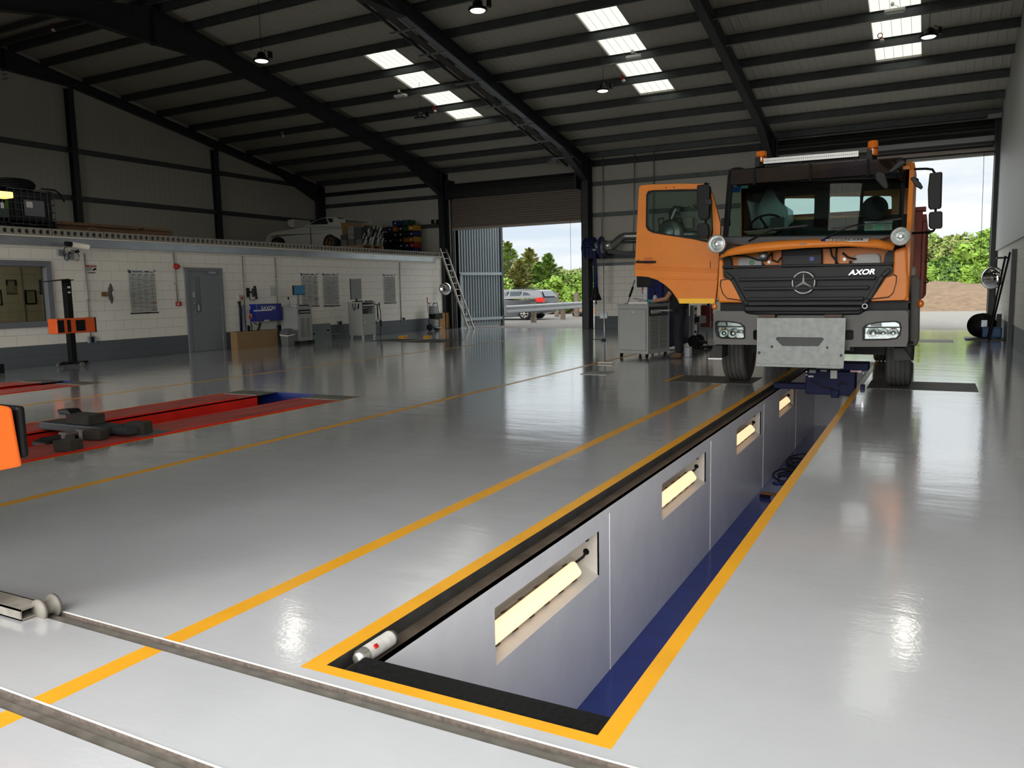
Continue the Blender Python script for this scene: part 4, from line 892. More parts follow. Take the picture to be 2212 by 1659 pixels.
# fire alarm
p = W(380,575.5,.045); g = thing('alarm_sounder', p, 'round red fire alarm sounder high on the wall left of the grey door', 'alarm'); mb = MB(); mb.cyl(p,p+Vector((.03,0,0)),.075,20); mb.cyl(p+Vector((.03,0,0)),p+Vector((.1,0,0)),.065,20,.05); mb.build('sounder_body', RED, g, bevel=.004)
g, a, b = wallbox('call_point', 379, 652.5, 390, 661, .05, RED, 'red fire alarm call point beside the handle side of the grey door', 'alarm')
mb = MB(); mb.cbox((XW+.052,(a.y+b.y)/2-.03,(a.z+b.z)/2),(.006,.05,.05)); mb.build('break_glass', mat('call_point_glass', (225,190,180), .3), g)
mb = MB(); mb.tube([W(389,653,.04),W(391,650,.04),W(392,660,.04)],.008,6); mb.build('test_key', RED, g)
# ------------------------------------------------ grey door
DG = mat('grey_door_paint', (120,123,128), .42)
dt = root('door_1', Vector((XW, W(445,760).y, 0))); dt['kind'] = 'structure'
ya, yb, zd = W(404,700).y, W(485,700).y, W(404,578).z
f_ = .1
mb = MB(); mb.slab([(XW,ya,0),(XW,yb,0),(XW,yb,zd),(XW,ya,zd)], (.045,0,0), [[(XW,ya+f_,.005),(XW,yb-f_,.005),(XW,yb-f_,zd-f_*.8),(XW,ya+f_,zd-f_*.8)]]); mb.build('door_frame', DG, dt, bevel=.006)
vp = [W(419,598.5),W(428.5,598),W(435,674.5),W(424,675)]
vy0, vy1, vz0, vz1 = W(419,598).y, W(430,598).y, W(424,675).z, W(419,598).z
mb = MB(); mb.slab([(XW+.004,ya+f_+.006,.01),(XW+.004,yb-f_-.006,.01),(XW+.004,yb-f_-.006,zd-f_*.8-.006),(XW+.004,ya+f_+.006,zd-f_*.8-.006)], (.024,0,0), [[(XW+.004,vy0,vz0),(XW+.004,vy1,vz0),(XW+.004,vy1,vz1),(XW+.004,vy0,vz1)]]); DL = mb.build('door_leaf', DG, dt, bevel=.003)
mb = MB(); mb.box(XW+.01,XW+.016,vy0,vy1,vz0,vz1); mb.build('vision_panel', mat('dark_glazing', (46,42,38), .15), DL)
mb = MB(); q0, q1 = W(419,654,.05), W(421,676,.05); mb.tube([q0+Vector((-.02,0,0)),q0+Vector((.02,0,-.01)),q1+Vector((.02,0,.01)),q1+Vector((-.02,0,0))],.012,8); mb.build('pull_handle', CHR, DL)
mb = MB(); q0 = W(418.5,636,.03); mb.cbox(q0,(.02,.06,.15)); mb.cbox(W(429,665,.03),(.012,.06,.16)); mb.build('lock_plate', GALV, DL, bevel=.01)
mb = MB(); q0 = W(457,589,.06); mb.cbox(q0,(.05,.22,.05)); mb.bar(q0,q0+Vector((.04,-.2,.04)),.02,.012); mb.build('door_closer', GALV, DL)
for zz in (.25,1.05,1.85):
    mb = MB(); mb.cyl((XW+.035,yb-f_,zz),(XW+.035,yb-f_,zz+.09),.011,8); mb.build('hinge', GALV, dt)
# ------------------------------------------------ security camera and notice
g = thing('security_camera', W(160,548), 'long white security camera on a bracket below the galvanised fascia', 'camera')
a, b = px(154,528,X=XW+.3), px(190,533.5,X=XW+.3); mb = MB(); ax = (b-a).normalized(); mb.cyl(a,b,.058,18); mb.lathe([(.058,0),(.064,-.01),(.03,-.02),(0,-.02)], b, -ax, 18); mb.build('camera_housing', mat('camera_white', (224,220,206), .4), g, bevel=.008)
mb = MB(); mb.cyl(a-ax*.14,a,.045,12,.056); mb.build('cable_gland', BLK, g)
mb = MB(); mb.bar(W(150,546,.15),W(170,543,.15),.05,.05); mb.bar(W(168,543,.0),px(168,541,X=XW+.3),.04,.04); mb.build('mounting_bracket', BLK, g)
mb = MB(); q = W(131,546,.03); mb.cbox(q,(.06,.14,.13)); mb.cbox(W(150,554,.03),(.06,.18,.12)); mb.cbox(W(157,543,.19),(.01,.1,.06)); mb.build('junction_box', GALV, g, bevel=.006)
mb = MB(); mb.tube([px(146,530,X=XW+.28),px(139,536,X=XW+.2),W(138,548,.08),W(140,560,.06),W(146,564,.06),W(150,558,.07),W(148,548,.08)],.008,6); mb.tube([W(165,545,.1),W(171,552,.08),W(170,562,.06),W(164,563,.05)],.008,6); mb.build('camera_cable', CABLE, g)
ya_, yb_, za_, zb_ = W(184.5,573).y, W(208,573).y, W(183,592).z, W(183,571.5).z
g = thing('warning_sign', (XW,(ya_+yb_)/2,za_), 'white security camera notice with a red heading and camera symbol', 'sign')
mb = MB(); mb.box(XW,XW+.006,ya_,yb_,za_,zb_); mb.build('sign_board', WHT, g)
mb = MB(); mb.box(XW+.006,XW+.008,ya_+.005,yb_-.005,zb_-(zb_-za_)*.27,zb_-.005); RH = mb.build('red_heading', RED, g)
hy = (ya_+yb_)/2; SF_ = lambda y,z: frame((XW+.009,y,z),(0,1,0),(0,0,1))
wS = yb_-ya_; hS = zb_-za_
text('ATTENTION!', wS*.17, SF_(hy,zb_-hS*.14), .001, 'heading_lettering', WHT, g, squash=.92)
text('CCTV', hS*.36, SF_(ya_+wS*.32,za_+hS*.5), .001, 'sign_lettering', BLK, g, squash=.62, bold=.002)
text('In Operation', hS*.19, SF_(hy,za_+hS*.16), .001, 'sign_lettering', BLK, g, squash=.85, bold=.001)
mb = MB(); mb.cbox((XW+.009,yb_-wS*.2,za_+hS*.52),(.003,wS*.3,hS*.2),rx=.35); mb.cbox((XW+.009,yb_-wS*.34,za_+hS*.4),(.003,wS*.1,hS*.1),rx=.35); mb.build('camera_symbol', BLK, g)
# ------------------------------------------------ convex mirrors
MIR = mat('mirror_surface', (235,235,235), .03, 1.)
def convex(c, nrm, R, lab, arm=None):
    g = thing('convex_mirror', c, lab, 'mirror'); nrm = Vector(nrm).normalized(); c = Vector(c)
    mb = MB(); mb.lathe([(R*math.sin(t),R*.9*(math.cos(t)-math.cos(.6))) for t in [0.001]+[.075*k for k in range(1,9)]] if 0 else [(R*math.sin(k*PI/2/10), R*.32*math.cos(k*PI/2/10)) for k in range(0,11)], c, nrm, 32); mb.build('mirror_dome', MIR, g)
    mb = MB(); mb.ring(c, R, .014, nrm, 36, 8); mb.lathe([(R,0),(R*.6,-.05),(0,-.06)], c, nrm, 32); mb.build('mirror_rim', mat('mirror_backing', (60,60,60), .5), g)
    if arm: mb = MB(); mb.tube(arm,.014,8); mb.build('mirror_arm', GALV, g)
    return g
c = px(240,634,X=XW+.34); g = convex(c, (.52,.85,0), .215, 'round convex mirror seen edge-on on the white wall left of the printed chart', [W(229,636,.02),px(236,635,X=XW+.3),c])
mb = MB(); mb.cbox(W(226.5,635.5,.03),(.02,.16,.1)); mb.build('wall_plate', mat('brass_plate', (128,104,60), .5), g)
c = px(962,624,X=XW+.35); convex(c, (.75,-.65,0), .23, 'round convex mirror on the wall end behind the ladder', [Vector((XW,c.y+.15,c.z)),c-Vector((.1,-.1,0))])
# ------------------------------------------------ printed wall charts
INKD = mat('chart_ink', (70,72,74), .7); INKL = mat('chart_ink_light', (168,168,164), .7); INKR = mat('chart_ink_red', (150,40,40), .7); INKB = mat('chart_ink_navy', (40,52,84), .7)
def chart(x0,y0,x1,y1,lab,cols,seed,yb0=None):
    rn = random.Random(seed); a, b = W(x0,y0), W(x1,y1); ya, yb, za, zb = a.y, b.y, b.z, a.z; wd, ht = yb-ya, zb-za
    g = thing('wall_chart', (XW,(ya+yb)/2,za), lab, 'poster'); mb = MB()
    n = 8
    for i in range(n):
        u0, u1 = ya+wd*i/n, ya+wd*(i+1)/n; o0, o1 = .012+.006*math.sin(i*1.7+seed), .012+.006*math.sin((i+1)*1.7+seed)
        mb.add([(XW+o0,u0,za),(XW+o1,u1,za),(XW+o1,u1,zb),(XW+o0,u0,zb)],[(0,1,2,3)])
    mb.build('chart_sheet', mat('chart_paper', (212,212,206), .35, coat=.3), g, fixn=False)
    mb = MB(); X_ = XW+.02; cw = wd/cols
    for c in range(cols):
        u = ya+wd*.03+c*cw*.96
        mb.box(X_,X_+.001,u+cw*.28,u+cw*.9,zb-ht*.115,zb-ht*.1)
        mb.box(X_,X_+.001,u+cw*.36,u+cw*.42,za+ht*.05,zb-ht*.12)
        z = zb-ht*.15
        while z > za+ht*.08:
            z -= ht*rn.uniform(.03,.13); mb.box(X_,X_+.001,u,u+cw*.92,z,z+ht*.007)
    mb.build('printed_rules', INKD, g)
    mb = MB()
    for c in range(cols):
        u = ya+wd*.03+c*cw*.96
        for s in (.02,.1,.18,.52,.62,.72,.82): mb.box(X_-.001,X_,u+cw*s,u+cw*(s+.045),za+ht*.04,zb-ht*.12)
    mb.build('printed_columns', INKL, g)
    mb = MB(); mb.box(X_,X_+.001,yb-wd*.24,yb-wd*.02,za+ht*.22,za+ht*.235); mb.box(X_,X_+.001,yb-wd*.22,yb-wd*.06,zb-ht*.055,zb-ht*.04); mb.box(X_,X_+.001,yb-wd*.2,yb-wd*.08,za+ht*.055,za+ht*.065); mb.build('printed_red_bars', INKR, g)
    mb = MB(); mb.box(X_,X_+.001,ya+wd*.02,ya+wd*.1,zb-ht*.075,zb-ht*.01); mb.box(X_,X_+.001,ya+wd*.14,ya+wd*.52,zb-ht*.042,zb-ht*.024); mb.box(X_,X_+.001,ya+wd*.14,ya+wd*.56,zb-ht*.062,zb-ht*.056); mb.box(X_,X_+.001,ya+wd*.6,ya+wd*.76,zb-ht*.052,zb-ht*.022); mb.build('printed_heading', INKB, g)
    mb = MB(); mb.cyl((XW+.02,ya-.01,za),(XW+.02,yb+.02,za),.014,8); mb.build('hanging_rod', BLK, g)
    mb = MB()
    for u in (ya+.01,yb-.01): mb.cbox((XW+.02,u,zb-.012),(.02,.025,.025))
    mb.build('fixing_clip', BLK, g)
chart(275,583,340,675,'large printed data chart between the edge-on mirror and the grey door',4,3)
chart(648,590,688,661,'printed data chart partly hidden behind the blue-lit monitor',3,5)
chart(695.5,590.5,733,660,'printed data chart between the two grey cabinets',5,8)
chart(827,592,855,654,'shiny crinkled data chart near the right end of the block wall',5,11)
a, b = W(583,617), W(596,639); g = thing('wall_notice', (XW,a.y,b.z), 'small white printed notice sheet above the blue control box', 'notice'); mb = MB(); mb.box(XW,XW+.004,a.y,b.y,b.z,a.z); mb.build('notice_sheet', mat('chart_paper', (212,212,206)), g)
mb = MB()
for r in range(4):
    for c in range(3): mb.box(XW+.004,XW+.005,a.y+.03+c*.09,a.y+.09+c*.09,a.z-.11-r*.06,a.z-.075-r*.06)
mb.build('printed_grid', INKL, g)
# ------------------------------------------------ wall monitor, blue control box, board
g = thing('wall_monitor', W(536,633), 'flat monitor seen edge-on on a wall arm above the blue control box', 'monitor')
mb = MB(); mb.cbox(W(536,632,.02),(.04,.08,.25)); mb.bar(W(536,631,.05),px(551,631,X=XW+.5),.04,.06); mb.build('wall_arm', BLK, g)
c = px(552,632,X=XW+.55); mb = MB(); mb.cbox(c,(.5,.05,.36),rz=-.72,rx=.1); S_ = mb.build('screen_case', BLK, g, bevel=.01)
mb = MB(); mb.cbox(c+Vector((-.04,-.05,.0)),(.2,.06,.22),rz=-.72); mb.build('screen_mount', DKG, g, bevel=.01)
mb = MB(); mb.tube([W(537,640,.05),px(541,648,X=XW+.2),px(548,649,X=XW+.4),px(552,645,X=XW+.5)],.01,6); mb.build('monitor_cable', CABLE, g)
g = thing('control_box', W(562,695), 'dark blue wall control box with white lettering right of the grey door', 'control box')
y0, y1, z1, z0 = W(535,659).y, W(589,660).y, W(545,657).z, W(545,694).z
CBL = mat('control_box_blue', (24,36,130), .35)
mb = MB(); mb.box(XW+.05,XW+.34,y0,y1,z0,z1); CBX = mb.build('box_body', CBL, g, bevel=.015)
XC = XW+.342
mb = MB(); q0, q1 = px(548,671.5,X=XC), px(588,669.5,X=XC); mb.bar(q0,q1,.003,.03); mb.build('white_stripe', WHT, CBX)
q = px(579.5,667.2,X=XC); text('SAXON', .15, frame((XC,q.y,q.z+.02),(0,1,0),(0,0,1)), .002, 'box_lettering', WHT, g, squash=1.05, shear=.15, bold=.001)
mb = MB(); mb.cbox(px(541,683.5,X=XC+.01),(.03,.1,.13)); mb.build('switch_plate', mat('switch_yellow', (210,170,60), .4), CBX, bevel=.01)
mb = MB(); mb.cbox(px(540,684.5,X=XC+.04),(.05,.05,.1)); mb.build('main_switch', RED, CBX, bevel=.01)
mb = MB(); q0, q1 = px(570.5,691,X=XC), px(581.5,694,X=XC); mb.box(XC,XC+.003,q0.y,q1.y,q1.z,q0.z); q0, q1 = px(534.5,661,X=XC), px(541,673,X=XC); mb.box(XC,XC+.003,q0.y+.02,q1.y,q1.z+.06,q0.z); mb.build('rating_label', mat('label_grey', (190,188,182), .5), CBX)
mb = MB(); mb.tube([W(542,696,.15),W(544,705,.1),W(544,718,.08)],.014,6); mb.tube([W(548,697,.1),W(554,701,.1),W(561,701,.08)],.012,6); mb.tube([W(563,697,.1),W(560,706,.06),W(557,716,.05)],.03,8); mb.build('box_cable', CABLE, g)
BOARD = mat('mdf_board', (142,112,76), .7, noise=.06)
xf = XW+.75; a, b = px(509,752,X=xf), px(600,742,X=xf)
xf = XW+.55; a = px(513,740,X=xf); b = px(600,735,X=xf); zt_ = px(513,717.5,X=xf).z
g = thing('mdf_box', (xf,(a.y+b.y)/2,0), 'long low brown board box standing on the floor below the blue control box', 'box')
mb = MB(); mb.box(xf-.02,xf,a.y,b.y,0,zt_); mb.build('front_board', BOARD, g); mb = MB(); mb.box(xf-.24,xf-.02,a.y,a.y+.02,0,zt_); mb.build('end_board', BOARD, g); mb = MB(); mb.box(xf-.24,xf-.02,b.y-.02,b.y,0,zt_); mb.build('end_board', BOARD, g)
# ------------------------------------------------ grey cabinets
def louvres(mb, x, y0, y1, z0, z1, n=17, cols=2):
    for c in range(cols):
        w_ = (y1-y0)/cols
        for k in range(n):
            z = z0+(z1-z0)*(k+.5)/n; mb.cbox((x+.004,y0+w_*(c+.5),z),(.012,w_*.72,.012),ry=.5)
def castors(g, pts, m1=BLK, r=.04):
    for x,y in pts:
        mb = MB(); mb.cyl((x-.012,y,r),(x+.012,y,r),r,14); mb.box(x-.018,x+.018,y-.02,y+.05,r+.01,r*2+.03); mb.build('castor', m1, g)
# louvred cabinet with the blue-lit monitor (its louvred face turned to the hall)
xf = XW+.82; y0, y1 = px(643,700,X=xf).y, px(674.5,700,X=xf).y; xr = px(607,700,Y=y0).x; H = px(643,661.5,X=xf).z
g = thing('equipment_cabinet', (xf-.3,(y0+y1)/2,0), 'grey louvred equipment cabinet with a monitor on top beside the waste bin', 'cabinet')
mb = MB(); mb.box(xr,xf,y0,y1,.1,H); mb.box(xr-.01,xf+.015,y0-.015,y1+.015,H-.03,H); CBN = mb.build('cabinet_body', GREYP, g, bevel=.006)
mb = MB(); mb.box(xf,xf+.012,y0+.05,y1-.05,.14,H-.28); DR = mb.build('louvred_door', GREYP, g, bevel=.004)
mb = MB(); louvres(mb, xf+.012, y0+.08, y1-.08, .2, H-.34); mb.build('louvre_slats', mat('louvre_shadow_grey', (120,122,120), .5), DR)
mb = MB(); mb.box(xf,xf+.004,y0+.06,y1-.06,H-.22,H-.1); SL_ = mb.build('printer_slot', BLK, g); mb = MB(); mb.box(xf+.004,xf+.03,y0+.1,y1-.1,H-.185,H-.15); mb.build('printer_tray', GREYP, SL_)
mb = MB(); mb.box(xr+.1,xf-.06,y0-.008,y0,.16,H-.12); mb.build('side_panel', GREYP, g, bevel=.004)
castors(g, [(xf-.05,y0+.06),(xf-.05,y1-.06),(xr+.06,y0+.06),(xr+.06,y1-.06)])
xm = xf-.4; c = px(643.5,627,X=xm); g2 = thing('desktop_monitor', (xm,c.y,H), 'monitor with a blue screen on a steel post on the louvred cabinet', 'monitor')
mb = MB(); mb.box(xm-.02,xm+.02,c.y-.03,c.y+.03,H+.001,c.z); mb.box(xm-.12,xm+.12,c.y-.1,c.y+.1,H+.001,H+.015); mb.build('stand_post', GALV, g2)
a_, b_ = px(631,617,X=xm), px(657,637,X=xm); mb = MB(); mb.cbox(c+Vector((.03,0,0)),(.05,(b_.y-a_.y),a_.z-b_.z),rz=.0); mb.build('screen_case', BLK, g2, bevel=.01)
SCR = mat('screen_blue', (14,40,62), .2, emit=(34,84,108), es=.35)
mb = MB(); mb.cbox(c+Vector((.057,0,.004)),(.004,(b_.y-a_.y)*.92,(a_.z-b_.z)*.88)); mb.build('lit_screen', SCR, g2)
xm = xf-.5; q = px(623,650,X=xm); g2 = thing('spray_bottle', (xm,q.y,H), 'small clear spray bottle with a black cap on the louvred cabinet', 'bottle'); mb = MB(); mb.lathe([(0,.0),(.04,.0),(.042,.14),(.018,.18),(.018,.2),(0,.2)],(xm,q.y,H+.001),(0,0,1),14); mb.build('bottle_body', mat('clear_plastic', (190,196,200), .3), g2); mb = MB(); mb.lathe([(.02,.19),(.022,.24),(.01,.27),(0,.27)],(xm,q.y,H),(0,0,1),10); mb.build('bottle_cap', BLK, g2)
q = px(664,656,X=xf-.25); g2 = tag(MB().cbox((xf-.1,y1-.26,H+.016),(.15,.4,.03)).build('keyboard', BLK, bevel=.008), 'black keyboard lying on the louvred cabinet', 'keyboard')
g2 = tag(MB().cbox((xf-.14,y0+.1,H+.012),(.2,.14,.02)).build('paper_stack', WHT), 'white papers lying on the louvred cabinet', 'papers')
# bin
c = px(621,730,X=xf-.02); c = Vector((xf+.0,c.y-.25,0)); c = Vector((xf-.0,px(621,730,X=xf).y,0)); g = thing('waste_bin', c, 'grey swing-top waste bin in front of the louvred cabinet', 'bin'); hb = px(620,723,X=c.x).z; wb = .14
mb = MB(); vs = [(c.x+sx*wb*(.85 if z == 0 else 1), c.y+sy*wb*(.85 if z == 0 else 1), z) for z in (0,hb) for sx,sy in ((-1,-1),(1,-1),(1,1),(-1,1))]; mb.add(vs,[(0,3,2,1),(4,5,6,7),(0,1,5,4),(1,2,6,5),(2,3,7,6),(3,0,4,7)]); mb.build('bin_body', mat('bin_grey', (102,104,104), .5), g, bevel=.02)
ht_ = px(620,710,X=c.x).z; mb = MB(); vs = [(c.x+sx*wb*k, c.y+sy*wb*k, z) for z,k in ((hb+.01,1.02),(hb+.07,1.0),(ht_,.6)) for sx,sy in ((-1,-1),(1,-1),(1,1),(-1,1))]; mb.add(vs,[(3,2,1,0),(8,9,10,11)]+[(i+4*r,(i+1)%4+4*r,(i+1)%4+4+4*r,i+4+4*r) for r in (0,1) for i in range(4)]); mb.build('swing_lid', mat('bin_lid_grey', (92,94,94), .45), g, bevel=.01)
mb = MB(); vs = [(c.x+sx*wb*1.04, c.y+sy*wb*1.04, z+dz) for z in (hb-.02,hb+.012) for (sx,sy),dz in zip(((-1,-1),(1,-1),(1,1),(-1,1)),(0,-.02,.01,-.015))]; mb.add(vs,[(i,(i+1)%4,(i+1)%4+4,i+4) for i in range(4)]); mb.build('bin_liner', mat('bin_liner_white', (214,214,210), .35), g)
# galvanised sheet leaning on the wall
xs_ = XW+.42; q = [px(681,735,X=xs_),px(717,730,X=xs_)]; zt_ = px(700,699,X=XW+.12).z
g = thing('galvanised_sheet', ((q[0].x+q[1].x)/2,(q[0].y+q[1].y)/2,0), 'galvanised metal sheet leaning against the wall between the grey cabinets', 'metal sheet')
mb = MB(); y0 = q[0].y; y1 = q[1].y; t_ = Vector((.012,0,.002)); A0, B0 = Vector((xs_,y0,0)), Vector((xs_,y1,0)); A1, B1 = Vector((XW+.09,y0-.02,zt_)), Vector((XW+.09,W(709,699).y,zt_)); mb.add([A0,B0,B1,A1,A0-t_,B0-t_,B1-t_,A1-t_],[(0,1,2,3),(7,6,5,4),(0,4,5,1),(1,5,6,2),(2,6,7,3),(3,7,4,0)]); SH = mb.build('sheet', mat('spangled_galvanised', (132,142,144), .4, .5, noise=.22, nscale=16), g)
mb = MB()
for u,v in ((.12,.45),(.85,.6)): mb.cbox(A0.lerp(B0,u).lerp(A1.lerp(B1,u),v)+Vector((.012,0,0)),(.01,.1,.05)); 
mb.build('hand_slot', BLK, SH)
# second cabinet with open shelf
xf = XW+.9; y0, y1 = px(783,690,X=xf).y, px(811.5,690,X=xf).y; xr = px(753,690,Y=y0).x; H = px(783,652,X=xf).z
g = thing('equipment_cabinet', (xf-.35,(y0+y1)/2,0), 'pale grey trolley cabinet with an open printer shelf and cables on hooks', 'cabinet')
mb = MB(); zs_ = H*.67
mb.box(xr,xf,y0,y1,.1,zs_); mb.box(xr,xf,y0,y0+.02,zs_,H); mb.box(xr,xf,y1-.02,y1,zs_,H); mb.box(xr,xr+.02,y0,y1,zs_,H); mb.box(xr-.01,xf+.02,y0-.015,y1+.015,H-.03,H); mb.build('cabinet_body', mat('pale_cabinet_paint', (160,163,158), .42), g, bevel=.005)
mb = MB(); mb.box(xf,xf+.012,y0+.02,y1-.02,.12,zs_-.02); D2 = mb.build('cabinet_door', mat('pale_cabinet_paint', (160,163,158)), g, bevel=.004); mb = MB(); mb.tube([(xf+.014,y0+.08,.5),(xf+.04,y0+.08,.5),(xf+.04,y0+.08,.42)],.01,6); mb.build('key_lock', CHR, D2)
mb = MB(); mb.box(xf-.4,xf-.01,y0+.08,y1-.06,H-.13,H-.1); mb.build('sliding_tray', WHT, g)
castors(g, [(xf-.05,y0+.05),(xf-.05,y1-.05),(xr+.06,y0+.05),(xr+.06,y1-.05)], mat('castor_white', (205,205,200), .4), .045)
mb = MB(); mb.tube([(xf-.25,y0-.01,H-.06),(xf-.25,y0-.03,H-.2),(xf-.3,y0-.03,H-.26),(xf-.34,y0-.03,H-.12),(xf-.36,y0-.01,H-.06)],.014,6); mb.tube([(xf-.12,y0-.01,H-.06),(xf-.14,y0-.03,H-.22)],.022,6); mb.build('hanging_cable', CABLE, g)
mb = MB(); mb.tube([(xf-.02,y1+.01,H-.08),(xf+.02,y1+.1,H-.12),(xf+.02,y1+.2,H-.05),(xf,y1+.24,H-.12)],.016,8); mb.tube([(xf,y1+.12,H-.12),(xf,y1+.14,H-.5),(xf,y1+.24,.4),(xf-.1,y1+.34,.02)],.012,6); mb.tube([(xf,y1+.2,H-.1),(xf,y1+.26,H-.3),(xf,y1+.27,H-.6)],.014,6); mb.cyl((xf,y1+.27,H-.6),(xf,y1+.27,H-.8),.03,10); mb.tube([(xf,y1+.1,H-.12),(xf,y1+.1,H-.55),(xf,y1+.02,H-.7),(xf,y1,H-.62)],.012,6); mb.build('test_lead', CABLE, g)
g2 = thing('label_printer', (xf-.2,(y0+y1)/2,zs_), 'small grey printer on the open shelf of the pale trolley cabinet', 'printer'); mb = MB(); mb.box(xf-.36,xf-.06,y0+.08,y0+.38,zs_+.001,zs_+.16); mb.build('printer_body', DKG, g2, bevel=.02); mb = MB(); mb.cbox((xf-.16,y0+.23,zs_+.16),(.2,.26,.01),ry=-.3); mb.build('printer_paper', WHT, g2)
xm = xf-.45; cc = px(769,627,X=xm); g2 = thing('desktop_monitor', (xm,cc.y,H), 'monitor turned away on top of the pale trolley cabinet', 'monitor')
hh = (px(769,604,X=xm).z-H); mb = MB(); mb.cbox((xm,cc.y,H+.05+hh*.5),(.05,.34,hh-.06),rz=-.9); mb.build('screen_case', mat('monitor_grey', (112,114,114), .5), g2, bevel=.008); mb = MB(); mb.cbox((xm-.135,cc.y-.105,H+.05+hh*.5),(.06,.03,hh-.04),rz=-.9); mb.build('screen_edge', BLK, g2); mb = MB(); mb.box(xm-.1,xm+.1,cc.y-.1,cc.y+.1,H+.001,H+.02); mb.box(xm-.02,xm+.02,cc.y-.03,cc.y+.03,H+.01,H+.1); mb.build('monitor_foot', BLK, g2)
g2 = tag(MB().cbox((xf-.16,y0+.1,H+.02),(.16,.16,.035),rz=.3).build('tester_handset', BLK, bevel=.01), 'black handset lying on the near corner of the pale trolley cabinet', 'handset')
g2 = tag(MB().cbox((xf-.12,y1-.16,H+.016),(.14,.26,.03)).build('keyboard', BLK, bevel=.008), 'black keyboard lying on the pale trolley cabinet', 'keyboard')
# ------------------------------------------------ battery charger trolley, cardboard box, ladder
c = Vector((XW+.35,px(934,690,X=XW+.35).y,0))
hT = px(930,660,X=c.x).z
g = thing('charger_trolley', c, 'upright two-wheeled battery charger trolley near the foot of the ladder', 'trolley')
mb = MB()
for dy in (-.16,.16): mb.tube([c+Vector((0,dy,.1)),c+Vector((-.05,dy,hT*.75)),c+Vector((-.08,dy,hT))],.018,8)
mb.tube([c+Vector((-.08,-.16,hT)),c+Vector((-.02,-.2,hT+.1)),c+Vector((-.02,.2,hT+.1)),c+Vector((-.08,.16,hT))],.016,8); mb.box(c.x-.05,c.x+.28,c.y-.18,c.y+.18,.1,.13)
mb.build('trolley_frame', GALV, g)
mb = MB(); mb.box(c.x-.04,c.x+.2,c.y-.15,c.y+.15,hT*.62,hT*.98); mb.build('charger_unit', mat('charger_grey', (140,142,142), .4), g, bevel=.02)
mb = MB(); mb.cbox(c+Vector((.1,.1,hT*.58)),(.28,.5,.2)); mb.build('battery_pack', BLK, g, bevel=.02)
mb = MB(); mb.box(c.x,c.x+.2,c.y-.13,c.y+.13,.14,hT*.45); mb.build('lower_unit', mat('charger_grey', (140,142,142)), g, bevel=.02)
for dy in (-.22,.2):
    mb = MB(); mb.lathe([(.03,-.03),(.12,-.035),(.13,0),(.12,.035),(.03,.03)], c+Vector((.02,dy,.13)), (0,1,0), 20); mb.build('trolley_wheel', RUB, g)
mb = MB(); mb.tube([c+Vector((0,-.3,hT+.3)),c+Vector((.02,-.32,hT+.1)),c+Vector((.05,-.2,hT+.05))],.016,6); mb.build('red_lead', RED, g)
mb = MB(); mb.tube([c+Vector((.05,-.2,hT)),c+Vector((.05,-.28,hT*.6)),c+Vector((0,-.24,.3)),c+Vector((0,-.1,.14))],.014,6); mb.tube([c+Vector((.05,.05,hT+.05)),c+Vector((.1,.2,hT+.1)),c+Vector((.1,.3,hT*.7)),c+Vector((.1,.3,hT*.62))],.014,6); mb.build('charger_lead', CABLE, g)
a, b = px(945,712,Z=0), px(968,709,Z=0); a, b = W(945,695), W(966,690); g = tag(MB().box(XW+.02,XW+.1,a.y,b.y,0,.62).build('cardboard_sheet', mat('cardboard', (150,112,66), .8)), 'brown cardboard sheet leaning at the far end of the block wall', 'cardboard')
f1, f2 = px(1012,712,Z=0), px(1024,710,Z=0); t1, t2 = px(948,537,X=XW+.12), px(958,541,X=XW+.12)
f1 = Vector((f1.x,f1.y,0)); t1 = Vector((XW+.1, px(950,540,X=XW+.1).y, px(947,537,X=XW+.1).z)); wd = Vector((0,.42,0)); f2 = f1+wd*.95; t2 = t1+wd
ALU = mat('ladder_aluminium', (170,168,160), .4, .5)
g = thing('ladder', (f1+f2)/2, 'aluminium ladder leaning on the mezzanine edge beside the far left doorway', 'ladder')
for A,B_ in ((f1,t1),(f2,t2)): mb = MB(); mb.bar(A,B_,.03,.07,up=(0,0,1)); mb.build('stile', ALU, g)
nr = 13
for k in range(nr):
    u = (k+.4)/nr; mb = MB(); mb.cyl(f1.lerp(t1,u),f2.lerp(t2,u),.016,8); mb.build('rung', ALU, g)
